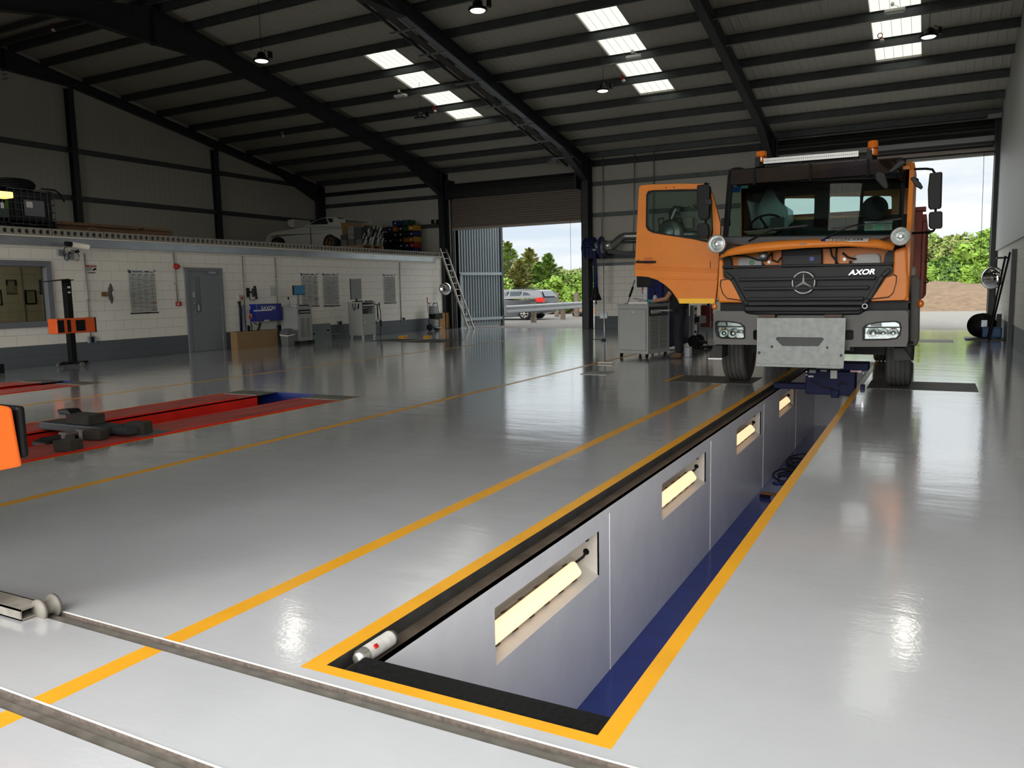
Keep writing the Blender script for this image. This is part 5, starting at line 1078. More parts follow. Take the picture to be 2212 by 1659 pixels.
# ------------------------------------------------ headlamp tester by the wall and its twin by the rails
HO = mat('tester_orange', (226,92,30), .4); HOL_ = mat('tester_orange_near', (255,112,34), .38)
def tester(base, rz, lab, hpost, zbox, orange, box_dims, wheels):
    g = thing('headlamp_tester', base, lab, 'headlamp tester', rz=rz)
    M = Matrix.Translation(base) @ Matrix.Rotation(rz,4,'Z')
    def T(mb): mb.v = [M @ v for v in mb.v]; return mb
    T(MB().box(-.07,.07,-.06,.06,.08,hpost)).build('post', BLK, g, bevel=.006)
    L_, w_, h_ = box_dims
    bx = T(MB().box(.08,.08+w_,-L_*.62,L_*.38,zbox,zbox+h_)).build('optical_box', orange, g, bevel=.02)
    T(MB().box(.075+w_*0,.085+w_,L_*.38-.012,L_*.38+.012,zbox-.004,zbox+h_+.004)).build('box_end_trim', BLK, bx)
    T(MB().box(.08+w_,.086+w_,-L_*.6,-L_*.44,zbox+.03,zbox+h_-.03)).build('lens_opening', BLK, bx)
    T(MB().box(.08+w_,.086+w_,-L_*.36,-L_*.27,zbox+.03,zbox+h_-.03)).build('side_grille', BLK, bx)
    T(MB().box(.08+w_,.088+w_,-L_*.14,L_*.1,zbox+.04,zbox+h_-.04)).build('control_panel', BLK, bx)
    vis = T(MB().cbox((.02,-.24,hpost+.0),(.3,.42,.015),rx=.12)).build('alignment_visor', DKG, g)
    T(MB().box(-.1,.1,-.1,.1,hpost,hpost+.02)).build('post_cap', BLK, g)
    T(MB().box(.07,.073,-.03,.03,hpost-.16,hpost-.12).box(.07,.073,-.03,.03,hpost-.26,hpost-.23)).build('post_label', WHT, g)
    T(MB().box(-.3,.3,-.04,.04,.05,.1).box(-.06,.06,-.3,.3,.05,.1)).build('base_frame', BLK, g)
    for x,y in ((-.3,0),(.3,0),(0,-.3),(0,.3)): T(MB().cyl((x-.02,y,.05),(x+.02,y,.05),.05,14)).build('base_wheel', mat('grey_wheel', (96,96,94), .5), g)
    return g
XT = XW+.75; b0 = px(154,740,X=XT)
hp = px(146,606,X=XT).z; zb0 = px(146,719,X=XT).z; zb1 = px(146,687,X=XT).z; Lb_ = px(175,700,X=XT).y-px(90,700,X=XT).y
tester(Vector((b0.x,b0.y,0)), 0., 'black post headlamp tester with an orange box beside the office window', hp, zb0, HO, (Lb_,.3,zb1-zb0), True)
# ------------------------------------------------ store on the mezzanine
def Mz(x, y, X): return px(x, y, X=X)
def ibc(x0p, x1p, X, lab, rows=5):
    a, b = Mz(x0p,487,X), Mz(x1p,490,X); y0, y1 = a.y, b.y; zt = Mz((x0p+x1p)/2,411,X).z; g = thing('intermediate_bulk_container', (X-.5,(y0+y1)/2,ZM), lab, 'tank')
    mb = MB(); mb.box(X-.98,X-.02,y0+.02,y1-.02,ZM+.14,zt-.02); mb.build('tank_bottle', mat('black_tank', (20,21,22), .5), g, bevel=.06, segs=3)
    mb = MB(); mb.box(X-1.,X,y0,y1,ZM,ZM+.05); 
    for k in (0,.45,.9): mb.box(X-1.,X,y0+k*(y1-y0-.1),y0+k*(y1-y0-.1)+.1,ZM+.05,ZM+.12)
    mb.build('pallet_base', BLK, g)
    CG = mat('cage_tube', (78,84,86), .45, .4)
    mb = MB(); n = 7
    for k in range(n+1):
        y = y0+(y1-y0)*k/n; mb.cyl((X,y,ZM+.1),(X,y,zt),.011,6); 
    for k in range(rows+1):
        z = ZM+.1+(zt-ZM-.1)*k/rows; mb.tube([(X,y0,z),(X,y1,z),(X-1,y1,z)],.011,6)
    for k in range(n+1): mb.cyl((X-1+k/n,y1,ZM+.1),(X-1+k/n,y1,zt),.011,6)
    mb.build('tube_cage', CG, g)
    return g, y0, y1, zt
X1_ = XW-.35
g, y0, y1, zt = ibc(22, 121, X1_, 'black caged bulk tank with a grey plate, on the mezzanine left of the timber')
mb = MB(); a, b = Mz(50.5,431,X1_+.015), Mz(97.5,469,X1_+.015); mb.box(X1_+.012,X1_+.02,a.y,b.y,b.z,a.z); PLc = mb.build('cage_plate', mat('grey_plate', (104,110,112), .5), g)
mb = MB(); a, b = Mz(56.5,435,X1_+.022), Mz(71,449,X1_+.022); mb.box(X1_+.02,X1_+.024,a.y,b.y,b.z,a.z); mb.build('paper_label', WHT, PLc)
c = Vector((X1_-.5,(y0+y1)/2-.05,zt+.1)); g2 = thing('hose_coil', (c.x,c.y,zt), 'black coiled hose lying on top of the caged bulk tank', 'hose'); mb = MB()
for k in range(6): mb.ring(c+Vector((random.uniform(-.03,.03),random.uniform(-.03,.03),-.07+k*.034)), .4-.02*abs(k-3), .03, (.05*math.sin(k),.05*math.cos(k),1), 28, 8)
mb.ell(c+Vector((0,0,.0)),.38,.38,.07,20,8)
mb.build('coiled_hose', BLK, g2)
mb = MB(); e = Mz(104,410,X1_); mb.tube([e+Vector((-.1,-.1,.02)),Mz(118,411,X1_),Mz(128,418,X1_),Mz(136,430,X1_),Mz(139,436,X1_)],.02,8); mb.build('loose_end', BLK, g2)
X2_ = XW-.2
g, y0, y1, zt2 = ibc(-52, 20, X2_, 'second caged bulk tank at the left edge with a yellow and green label', 5)
mb = MB(); a, b = Mz(-10,437,X2_+.015), Mz(20,470,X2_+.015); mb.box(X2_+.012,X2_+.02,a.y,b.y,b.z,a.z); PLc = mb.build('cage_plate', mat('grey_plate_dark', (60,70,64), .5), g)
mb = MB(); a, b = Mz(10,432,X2_+.022), Mz(19,451,X2_+.022); mb.box(X2_+.02,X2_+.024,a.y,b.y,b.z,a.z); mb.build('green_label', mat('label_green', (70,96,24), .5), PLc)
mb = MB(); a, b = Mz(1,437,X2_+.026), Mz(9,450,X2_+.026); mb.box(X2_+.024,X2_+.028,a.y,b.y,b.z,a.z); mb.build('paper_label', WHT, PLc)
TIM = mat('rough_timber', (112,86,62), .8, noise=.25, nscale=4, nstretch=(1,.15,6))
for i,(xa,xb_,zo,dx,lab) in enumerate(((124,368,.0,-.42,'lowest rough timber plank lying on the mezzanine edge beside the bulk tanks'),(122,372,.075,-.5,'second rough timber plank up in the stack beside the bulk tanks'),(124,300,.15,-.44,'third rough timber plank up in the stack, ending short'),(312,372,.152,-.5,'short plank at the far end of the timber stack'))):
    a, b = Mz(xa,495,XW+dx), Mz(xb_,502,XW+dx); o = tag(MB().box(XW+dx-.24,XW+dx,a.y,b.y,ZM+zo+.002,ZM+zo+.07).build('timber_plank', TIM, bevel=.004), lab, 'plank', 'timber planks on the mezzanine')
o = MB().tube([Mz(188,503,XW-.1),Mz(192,493,XW-.12),Mz(200,491,XW-.12),Mz(208,495,XW-.1),Mz(215,500,XW-.1)],.006,6).build('loose_cord', mat('cord_grey', (150,146,130), .7)); tag(o, 'pale loose cord looped over the timber planks', 'cord')
# white rally-style car, parked nose to the gable
CY = 22.0
CW = mat('car_white', (186,186,178), .35, coat=.3)
cg = thing('car', ((px(590,525,Y=CY).x+px(740,520,Y=CY).x)/2, CY+.85, ZM), 'white two-door car with a rear wing parked on the mezzanine', 'car')
def cz(x,y): p = px(x,y,Y=CY); return (p.x, max(p.z, ZM+.2))
def fill(poly, y, dy):
    m = MB(); m.slab([(x,y,z) for x,z in poly], (0,dy,0)); return m
lower = [cz(*p) for p in ((572,526),(574,510),(588,501),(612,497),(650,491),(741,490),(746,492),(748,498),(748,512),(746,524),(740,529),(736,520),(724,512),(710,511),(700,517),(697,530),(640,529),(616,527),(611,516),(600,511),(588,515),(584,527))]
body = fill(lower, CY, 1.7).build('car_body', CW, cg, bevel=.05, segs=3)
gh = [cz(*p) for p in ((650,491),(666,479),(684,470.5),(700,467.5),(713,468),(724,473),(737,489.5))]
m = MB(); N_ = len(gh); ins = lambda i: .05 if i in (0,N_-1) else .2
m.add([(x,CY+ins(i),z) for i,(x,z) in enumerate(gh)]+[(x,CY+1.7-ins(i),z) for i,(x,z) in enumerate(gh)], [tuple(range(N_)),tuple(range(2*N_-1,N_-1,-1))]+[(i,i+1,N_+i+1,N_+i) for i in range(N_-1)]); m.build('car_cabin', CW, cg, bevel=.02)
GLK = mat('car_window_dark', (18,18,20), .12)
o = MB(); o.slab([(x,CY+.12,z) for x,z in [cz(*p) for p in ((656,490),(672,479),(688,472),(697,470.5),(707,488))]],(0,.05,0)); o.build('door_window', GLK, cg)
o = MB(); o.slab([(x,CY+.13,z) for x,z in [cz(*p) for p in ((702,471),(711,471.5),(714,478),(710,488))]],(0,.05,0)); o.build('rear_quarter_window', GLK, cg)
o = MB(); (xa,za),(xb,zb_) = cz(715,470.5), cz(735,487); o.add([(xa+.03,CY+.3,za+.03),(xa+.03,CY+1.4,za+.03),(xb+.03,CY+1.5,zb_+.03),(xb+.03,CY+.2,zb_+.03)],[(0,1,2,3)]); o.build('rear_window', GLK, cg)
def carwheel(x_, y_, r, mrim):
    p = px(x_,y_,Y=CY); p.z = ZM+r; o = MB(); o.lathe([(r*.6,.0),(r*.8,-.02),(r,.0),(r,.2),(r*.6,.2)], (p.x,CY-.01,p.z), (0,1,0), 28); W_ = o.build('car_wheel', RUB, cg)
    o = MB(); o.ring((p.x,CY,p.z), r*.58, .03, (0,1,0), 24, 6)
    for k in range(5):
        a = 2*PI*k/5; o.bar((p.x,CY-.01,p.z),(p.x+r*.58*math.cos(a),CY,p.z+r*.58*math.sin(a)),.05,.03,up=(0,1,0))
    o.build('rim', mrim, W_)
carwheel(597,527,.3,mat('gold_rim', (130,96,50), .35, .5)); carwheel(713,525,.3,mat('gold_rim', (130,96,50)))
o = MB(); p = px(746,474,Y=CY+.1); o.box(p.x-.28,p.x,CY+.1,CY+1.6,p.z,p.z+.03)
for y in (CY+.1,CY+1.57): o.box(p.x-.25,p.x-.02,y,y+.03,cz(744,491)[1]-.03,p.z+.01)
o.build('rear_wing', CW, cg)
o = MB(); p = px(671,500,Y=CY); o.box(p.x-.015,p.x+.015,CY-.006,CY+.004,ZM+.25,cz(671,492)[1]); o.build('door_gap', BLK, cg)
o = MB(); o.slab([(x,CY+.4,z+.03) for x,z in [cz(*q) for q in ((603,476),(617,473),(618,492),(610,492),(605,488))]],(0,.9,0)); tag(o.build('bumper_cover', CW, bevel=.03), 'white bumper moulding standing on the bonnet of the mezzanine car', 'car part')
# board, wrapped pallet, crates
o = MB(); bx0 = -17.95; q_ = [Mz(x,y,bx0) for x,y in ((736,481),(770,482),(812,490),(812,525),(744,524))]; q_[3].z = q_[4].z = ZM+.002; o.slab(q_,(.012,0,0)); tag(o.build('plywood_sheet', mat('plywood', (150,116,74), .7)), 'brown plywood sheet standing behind the wrapped pallet on the mezzanine', 'board')
Xp = XW-.2; a, b = Mz(782,531,Xp), Mz(829,533,Xp); 
g = thing('pallet_load', (Xp-.5,(a.y+b.y)/2,ZM), 'pallet of grey boxes partly wrapped in shiny clear film on the mezzanine', 'pallet'); PAL = mat('pallet_wood', (140,108,78), .8)
mb = MB(); mb.box(Xp-1.,Xp,a.y,b.y,ZM+.1,ZM+.125)
for k in (0,.46,.92): mb.box(Xp-1.,Xp,a.y+k*(b.y-a.y),a.y+(k+.08)*(b.y-a.y),ZM+.0,ZM+.1)
mb.build('pallet', PAL, g)
yA, yB = Mz(783,520,Xp).y, Mz(827,520,Xp).y; rn = random.Random(4)
rows = [(0.,1.,.2),(.0,1.,.18),(.0,.97,.16),(.02,.93,.1)]; z = ZM+.126
for r,(u0,u1,h) in enumerate(rows):
    n = 3
    for k, jx in [(k,jx) for k in range(n) for jx in range(3) if not (r == 3 and jx == 2) and not (r == 2 and jx == 2 and k == 0)]:
        ya = yA+(yB-yA)*(u0+(u1-u0)*k/n); yb = yA+(yB-yA)*(u0+(u1-u0)*(k+1)/n)-.01; mb = MB(); mb.box(Xp-.3-.31*jx,Xp-.03-.31*jx-.02*rn.random(),ya,yb,z,z+h-.008); c_ = rn.choice([(92,92,90),(120,120,118),(64,64,62),(80,78,74)]); mb.build('grey_box', mat('box_grey_%d' % c_[0], c_, .6), g, bevel=.006)
    z += h
film2 = glass('shrink_film', (215,220,222), .9, .12)
mb = MB(); y_0, y_1 = yA-.02, yB+.02; nn = 14; vs = []
for j in range(6):
    for i in range(nn+1):
        f = i/nn; zz = ZM+.12+(z-ZM-.1)*j/5; vs.append((Xp+.02+.03*rn.random(), y_0+(y_1-y_0)*f, zz+.02*rn.random()))
mb.add(vs, [(j*(nn+1)+i,j*(nn+1)+i+1,(j+1)*(nn+1)+i+1,(j+1)*(nn+1)+i) for j in range(5) for i in range(nn)]); mb.build('shrink_wrap', film2, g, fixn=False)
# storage crates: open bins stacked with their fronts towards the near end of the hall
Yc = 25.3; xa_, xb_ = px(826,500,Y=Yc).x, px(894,500,Y=Yc).x; z0 = ZM; rn = random.Random(12)
cols = 6; cwid = (xb_-xa_)/cols; ch = (px(868,463,Y=Yc).z-ZM)/7
pal = {'black': (24,25,27), 'blue': (22,38,92), 'green': (16,70,46), 'yellow': (190,138,34), 'red': (156,30,28), 'orange': (172,100,32)}
def crate(x, z, col, lab, grp):
    w_ = cwid*.96; g = thing('storage_crate', (x+w_/2,Yc+.25,z), lab, 'crate', grp); mb = MB(); m_ = mat('crate_'+col, pal[col], .45)
    mb.box(x,x+w_,Yc,Yc+.5,z,z+.015); mb.box(x,x+w_,Yc+.485,Yc+.5,z,z+ch-.01); mb.box(x,x+.015,Yc,Yc+.5,z,z+ch-.01); mb.box(x+w_-.015,x+w_,Yc,Yc+.5,z,z+ch-.01); mb.box(x,x+w_,Yc,Yc+.015,z,z+ch*.7); mb.box(x,x+w_,Yc-.02,Yc,z+ch*.66,z+ch*.72); mb.build('crate_body', m_, g, bevel=.005)
    if rn.random() < .55: mb = MB(); xx = x+w_*rn.uniform(.3,.5); mb.box(xx,xx+.07,Yc-.004,Yc-.001,z+ch*.3,z+ch*.55); mb.build('crate_label', WHT, g)
lay = {(1,5):('red','red storage crate at the right end, second row up in the crate stack'),(1,4):('blue','dark blue crate beside the red one, second row up in the crate stack'),
 (2,4):('orange','orange open crate in the third row of the crate stack'),(2,5):('yellow','yellow crate in the third row, beside the orange open crate'),(0,5):('blue','dark blue crate at the bottom right corner of the crate stack'),
 (3,5):('blue','blue crate at the right end of the stack, under the top yellow crate'),(4,5):('yellow','yellow crate on top at the right end of the crate stack'),(4,2):('orange','orange open crate in the fifth row, left half of the crate stack'),
 (5,2):('blue','left one of the two blue crates on top of the crate stack'),(5,3):('blue','right one of the two blue crates on top of the crate stack'),(5,4):('green','dark green crate standing highest in the crate stack'),(4,4):('green','dark green crate just under the topmost green one'),(4,1):('blue','blue crate topping the left end of the crate stack')}
for r in range(6):
    for c in range(cols):
        if (r == 5 and c < 2) or (r == 5 and c == 5) or (r == 4 and c == 0): continue
        col, lab = lay.get((r,c), ('black','black storage crate in the tall crate stack on the mezzanine'))
        crate(xa_+c*cwid, z0+r*ch+.002*(r+1), col, lab, 'storage crates stacked on the mezzanine')
for k in range(3):
    y = px(935+k*5.5,481,Y=YF-.1).x; q = px(934+k*6,484,Y=YF-.07); tag(MB().cyl((q.x,YF-.06,q.z+.01),(q.x,YF-.06,q.z+.16),.05,12).build('aerosol_can', BLK if k != 1 else GALV), ('black','silver','black')[k]+' can, '+('leftmost','middle','rightmost')[k]+' of three on the cladding rail by the column', 'can', 'cans on the cladding rail')

g = thing('added_ceiling_lamp', (XW-1.5,9.6,zs0-.08), 'unseen ceiling lamp added to light the office behind the window', 'lamp'); mb = MB(); mb.box(XW-1.6,XW-1.4,9.0,10.2,zs0-.08,zs0-.02); mb.build('lamp_body', mat('added_office_lamp', (240,236,220), .4, emit=(255,236,200), es=9.), g)  # unseen lamp, added to brighten the room behind the window
# ================================================ pit lamps and things in the pit
LUM = mat('lit_lamp_diffuser', (250,226,196), .4, emit=(255,206,158), es=1.1)
pos = ('nearest the camera','second from the near end','third from the near end','fourth from the near end','farthest under the truck')
for k,(a,b) in enumerate(NI):
    y0, y1 = a+.04, a+1.18; c = Vector((XL_-.085,(y0+y1)/2,NZ0+.10))
    g = thing('pit_lamp', c, 'lit strip lamp in a pit wall niche, '+pos[k], 'lamp', 'strip lamps in the pit wall niches')
    T = lambda mb: (setattr(mb,'v',[Matrix.Translation(c) @ Matrix.Rotation(.95,4,'Y') @ v for v in mb.v]), mb)[1]
    T(MB().box(-.055,.055,-.56,.56,-.035,.0)).build('lamp_tray', mat('lamp_tray_grey', (120,120,118), .5), g, bevel=.008)
    T(MB().box(-.05,.05,-.57,.57,.001,.05)).build('diffuser', LUM, g, bevel=.025, segs=3)
    for i in range(6):
        for s in (-1,1): T(MB().cbox((s*.056,-.5+i*.2,.0),(.012,.025,.03))).build('spring_clip', mat('clip_dark', (70,66,60), .5), g)
    mb = MB(); mb.tube([c+Vector((-.02,.57,.02)),Vector((XL_-.09,b-.05,NZ0+.13)),Vector((XL_-.09,b-.001,NZ0+.15))],.009,6); mb.build('supply_cable', CABLE, g)
CAN = mat('can_tin', (168,166,158), .3, .8, noise=.12)
p0, p1 = px(797,1422,Z=-.02), px(848,1378,Z=-.02); p0.x = p1.x = -1.913; d_ = Vector((0,1,0))
c0 = Vector((-1.9115,p0.y-.02,-.026)); L_ = p1.y-p0.y+.05
g = thing('aerosol_can', (c0.x,c0.y+L_/2,-.06), 'tin aerosol can lying in the edge channel at the near end of the pit', 'can')
c0.x = -1.9115; r = .032
mb = MB(); mb.lathe([(0,0),(r*.7,.0),(r*.9,.012),(r,.02),(r,L_*.9),(r*.85,L_*.97),(0,L_)], c0, d_, 24); mb.build('can_body', CAN, g)
mb = MB(); mb.lathe([(r*1.01,.05),(r*1.01,L_*.88)], c0, d_, 24); mb.build('can_label', mat('can_label_white', (196,194,188), .45, noise=.15, nscale=30), g, fixn=False)
mb = MB(); q = c0+Vector((r*.75,.085,r*.72)); mb.cbox(q,(.016,.016,.016),ry=.8); mb.build('hazard_mark', RED, g)
# jacking beam across the pit under the truck front
JY = 11.35; JB = mat('jack_blue', (8,15,54), .55, spec=.2, noise=.15)
z0, z1 = px(1780,818,Y=JY).z, px(1780,798,Y=JY).z
g = thing('pit_jack', (-1.2,JY,z0), 'blue jacking beam bridging the pit under the truck front', 'jack')
mb = MB(); mb.box(px(1741,815,Y=JY).x,-.875,JY-.05,JY+.3,-.09,z1-.02); mb.box(-1.94,-.875,JY+.1,JY+.25,-.05,.03); mb.build('cross_beam', JB, g, bevel=.01)
mb = MB(); x_ = px(1805,840,Y=JY).x; mb.box(x_-.05,x_+.05,JY-.09,JY+.02,px(1805,858,Y=JY).z,-.02); mb.build('front_ram', JB, g, bevel=.01)
mb = MB(); mb.box(px(1837,800,Y=JY).x-.12,px(1837,800,Y=JY).x+.22,JY-.06,JY+.25,z1,z1+.1); mb.build('beam_head', JB, g, bevel=.01)
mb = MB()
for x in (1825,1855): mb.cyl((px(x,800,Y=JY).x,JY+.1,-.75),(px(x,800,Y=JY).x,JY+.1,-.02),.065,16)
mb.build('ram_cylinder', mat('ram_grey', (150,148,142), .35, .3), g)
mb = MB(); x_ = px(1870,820,Y=JY).x; mb.box(x_-.06,x_-.01,JY-.05,JY+.1,-.7,.05); mb.build('side_ram', JB, g)
for i,(xa,ya,xb,yb,c) in enumerate(((1748,799,1762,806,0),(1772,799,1786,803,0),(1794,800,1808,818,1),(1837,799,1852,804,2),(1853,800,1861,805,1),(1746,811,1757,815,1))):
    a, b = px(xa,ya,Y=JY-.055), px(xb,yb,Y=JY-.055); mb = MB(); mb.box(a.x,b.x,JY-.056,JY-.051,b.z,a.z); mb.build('beam_label', [mat('label_grey_green', (120,128,116), .5), mat('label_grey', (190,188,182), .5), mat('label_pink', (196,150,150), .5)][c], g)
mb = MB()
for x,y in ((1742,803),(1742,810),(1865,806)): q = px(x,y,Y=JY-.06); mb.cyl(q,q+Vector((0,.02,0)),.012,8)
mb.build('beam_bolt', CHR, g)
mb = MB(); mb.tube([px(1752,823,Y=JY-.1),px(1762,828,Y=JY-.1),px(1780,837,Y=JY-.1),px(1800,839,Y=JY-.1)],.008,6); mb.tube([px(1810,833,Y=JY-.1),px(1818,825,Y=JY-.1),px(1830,830,Y=JY-.1)],.008,6); mb.build('hydraulic_hose', CABLE, g)
# cable loops and brush on the pit floor
c = px(1716,1000,Z=ZP+.02); c = Vector((-1.55,px(1700,1010,X=-1.6).y,ZP)); c = px(1712,1012,Z=ZP+.03)
g = thing('cable_coil', (c.x,c.y,ZP), 'loose black cable loops lying on the blue pit floor', 'cable'); rn = random.Random(2); mb = MB()
pts = []
for i in range(140):
    a = i*.33; pts.append(Vector((c.x+.05+.17*math.cos(a)+.05*math.sin(i*.11), c.y+.6*math.sin(i*.045)+.22*math.sin(a), ZP+.015+.05*(1+math.sin(i*.21)))))
mb.tube(pts,.011,6); mb.build('looped_cable', CABLE, g)
c = px(1649,1069,Z=ZP+.03); g = thing('hand_brush', (c.x,c.y,ZP), 'brown wooden hand brush lying on the blue pit floor', 'brush')
mb = MB(); mb.cbox((c.x+.1,c.y,ZP+.05),(.26,.06,.03),rz=-.1); mb.build('brush_handle', mat('brush_wood', (120,72,40), .6), g, bevel=.01); mb = MB(); mb.cbox((c.x+.02,c.y,ZP+.02),(.12,.055,.036),rz=-.1); mb.build('bristles', BLK, g)

# ================================================ red drive-on lift platforms let into the floor
LR = mat('lift_red', (220,42,26), .42, noise=.18, nscale=3); LRD = mat('lift_red_dusty_deck', (160,70,60), .6, noise=.35, nscale=5, nstretch=(1,.25,1)); TAN_ = mat('plain_grey_steel', (110,112,112), .5, .4)
CHQ = mat('grate_plate', (128,128,120), .5, .5, noise=.15)
def lift(x0, x1, yend, lab, ystart=2.55):
    g = thing('vehicle_lift', ((x0+x1)/2,(ystart+yend)/2,-.4), lab, 'lift'); w_ = .7
    for side, xa in (('near', x1-w_-.015), ('far', x0+.01)):
        xb = xa+w_; mb = MB(); mb.box(xa,xb,ystart,yend,-.02,-.002); D_ = mb.build('runway_deck', LRD, g)
        mb = MB(); mb.box(xa,xa+.02,ystart,yend,-.2,-.02); mb.box(xb-.02,xb,ystart,yend,-.2,-.02); mb.box(xa,xa+.07,ystart,yend,-.21,-.195); mb.box(xb-.07,xb,ystart,yend,-.21,-.195); mb.box(xa,xb,yend-.02,yend,-.2,-.003); mb.build('runway_channel', LR, D_)
        mb = MB(); mb.box(xb-.055,xb-.035,ystart,yend-.35,-.002,.008); mb.box(xb-.012,xb,ystart,yend,-.02,.002); mb.box(xa,xa+.012,ystart,yend,-.02,.002); mb.build('edge_lip', LR, D_)
        mb = MB(); mb.box(xa+.2,xb-.05,5.2,5.55,-.0015,.001); mb.build('steel_cover', TAN_, D_)
    return g
lift(-9.0,-6.83,8.05,'red two-runway vehicle lift let into the floor, nearer one carrying the rubber blocks')
lift(-14.0,-12.2,8.05,'red two-runway vehicle lift let into the floor, farther one beside the office wall')
def grate(name, x0, x1, y0, y1, lab, m=CHQ, z=.0, n=14, grp=None):
    g = thing(name, ((x0+x1)/2,(y0+y1)/2,z), lab, 'floor plate', grp); mb = MB(); mb.box(x0,x1,y0,y1,z-.012,z+.002); mb.build('plate', m, g)
    mb = MB()
    for k in range(n): x = x0+(x1-x0)*(k+.5)/n; mb.box(x-.008,x+.008,y0+.02,y1-.02,z+.002,z+.005)
    mb.build('tread_ribs', m, g); return g
GG = 'ribbed plates closing the lift bays'
grate('floor_grate', -7.53,-6.85,8.07,8.44,'ribbed plate at the end of the near runway of the nearer red lift', grp=GG)
grate('floor_grate', -9.0,-8.35,8.07,8.44,'ribbed plate at the end of the far runway of the nearer red lift', grp=GG)
grate('floor_grate', -12.92,-12.22,8.07,8.44,'ribbed plate at the end of the near runway of the farther red lift', grp=GG)
grate('floor_grate', -14.0,-13.3,8.07,8.44,'ribbed plate at the end of the far runway of the farther red lift', grp=GG)
RG = mat('roller_plate_dark', (88,86,78), .55, .4, noise=.2)
grate('brake_tester_plate', -3.43,-2.24,11.42,12.32,'dark ribbed test plate in the floor under the left front wheel', RG, n=24)
grate('brake_tester_plate', -.74,.55,11.44,12.42,'dark ribbed test plate in the floor under the right front wheel', RG, n=26)
grate('brake_tester_plate', -.72,.46,20.9,21.9,'dark test plate in the floor beyond the truck, seen right of its wheel', RG, n=20)
q = [px(790,738,Z=0),px(868,737,Z=0)]
grate('brake_tester_plate', q[0].x-.1,q[0].x+1.1,q[0].y+.2,q[0].y+1.4,'dark test plate in the floor in front of the pale trolley cabinet', RG, n=16)
q = px(905,740,Z=0); grate('brake_tester_plate', q.x-.7,q.x+.7,q.y,q.y+1.4,'dark test plate in the floor right of the pale trolley cabinet, near the ladder', RG, n=16)
for x,lab in ((871,'left one of two yellow painted floor blocks by the far test plates'),(924,'right one of two yellow painted floor blocks by the far test plates')):
    q = px(x,728.5,Z=0); tag(MB().box(q.x-.1,q.x+.1,q.y-.12,q.y+.12,.001,.05).build('floor_block', YEL, bevel=.01), lab, 'block')
a, b = px(1253,809,Z=0), px(1328,803,Z=0); tag(MB().slab([(a.x,a.y,.001),(px(1310,810,Z=0).x,px(1310,810,Z=0).y,.001),(b.x,b.y,.001),(px(1275,803,Z=0).x,px(1275,803,Z=0).y,.001)],(0,0,.006)).build('drain_cover', mat('drain_steel', (150,150,146), .4, .5)), 'thin metal cover plate in the floor left of the grey computer cabinet', 'floor plate')
# rubber blocks and jack beam on the near lift
RBK = mat('rubber_block', (54,50,42), .85, noise=.35, nscale=12)
def rblock(x, y, z, sz, rz, lab): tag(MB().cbox((x,y,z+sz[2]/2),sz,rz=rz).build('rubber_block', RBK, bevel=.008), lab, 'rubber block', 'rubber blocks on the near lift')
q = px(140,977,Z=0); rblock(q.x-.05,q.y+.07,.001,(.2,.15,.1),.2,'worn rubber block standing alone nearest on the red runway')
q = px(205,952,Z=0); rblock(q.x-.06,q.y+.06,.001,(.2,.13,.1),.25,'worn rubber block on the red runway in front of the jack beam')
q = px(222,946,Z=0); rblock(q.x-.1,q.y+.2,.001,(.14,.1,.09),.25,'small rubber block tucked right behind the front block by the jack beam')
g = thing('jack_beam', (-7.85,5.1,-.05), 'dark steel sliding jack beam bridging the gap between the red runways', 'jack')
JM = mat('jack_dark_steel', (62,68,70), .5, .4)
mb = MB(); mb.box(-8.35,-7.3,5.0,5.26,.02,.1); mb.build('beam', JM, g, bevel=.01)
mb = MB(); mb.box(-7.78,-7.52,4.62,4.95,-.12,.03); mb.cyl((-7.75,4.6,-.03),(-7.5,4.6,-.03),.06,12); mb.build('pump_unit', BLK, g, bevel=.02)
mb = MB()
for y in (4.72,4.9): mb.box(-7.46,-7.4,y-.05,y+.05,.0,.08); mb.box(-7.48,-7.36,y-.06,y+.06,.08,.1)
mb.build('support_foot', mat('foot_steel', (120,118,112), .4, .5), g)
mb = MB(); mb.box(-7.3,-7.05,5.08,5.2,.03,.09); mb.build('extension_arm', JM, g)
rblock(-7.75,5.13,.1,(.34,.2,.1),.05,'large rubber block lying on top of the jack beam'); rblock(-7.18,5.32,.001,(.22,.14,.12),.3,'rubber block at the right end of the jack beam')
q = px(152,893,Z=0); g = thing('wheel_chock', q, 'black plastic chock lying beyond the nearer red lift', 'chock'); mb = MB(); mb.add([(q.x-.12,q.y-.08,0.001),(q.x+.14,q.y-.08,.001),(q.x+.14,q.y+.08,.001),(q.x-.12,q.y+.08,.001),(q.x-.14,q.y-.08,.05),(q.x+.06,q.y-.08,.06),(q.x+.06,q.y+.08,.06),(q.x-.14,q.y+.08,.05)],[(0,3,2,1),(4,5,6,7),(0,1,5,4),(1,2,6,5),(2,3,7,6),(3,0,4,7)]); mb.build('chock_body', BLK, g, bevel=.01)
q = px(4,806,Z=0); tag(MB().box(q.x-.3,q.x+.02,q.y-.3,q.y+.05,.001,px(4,786,X=q.x).z).build('floor_box', BLK, bevel=.01), 'black box on the floor at the far left edge below the office window', 'box')
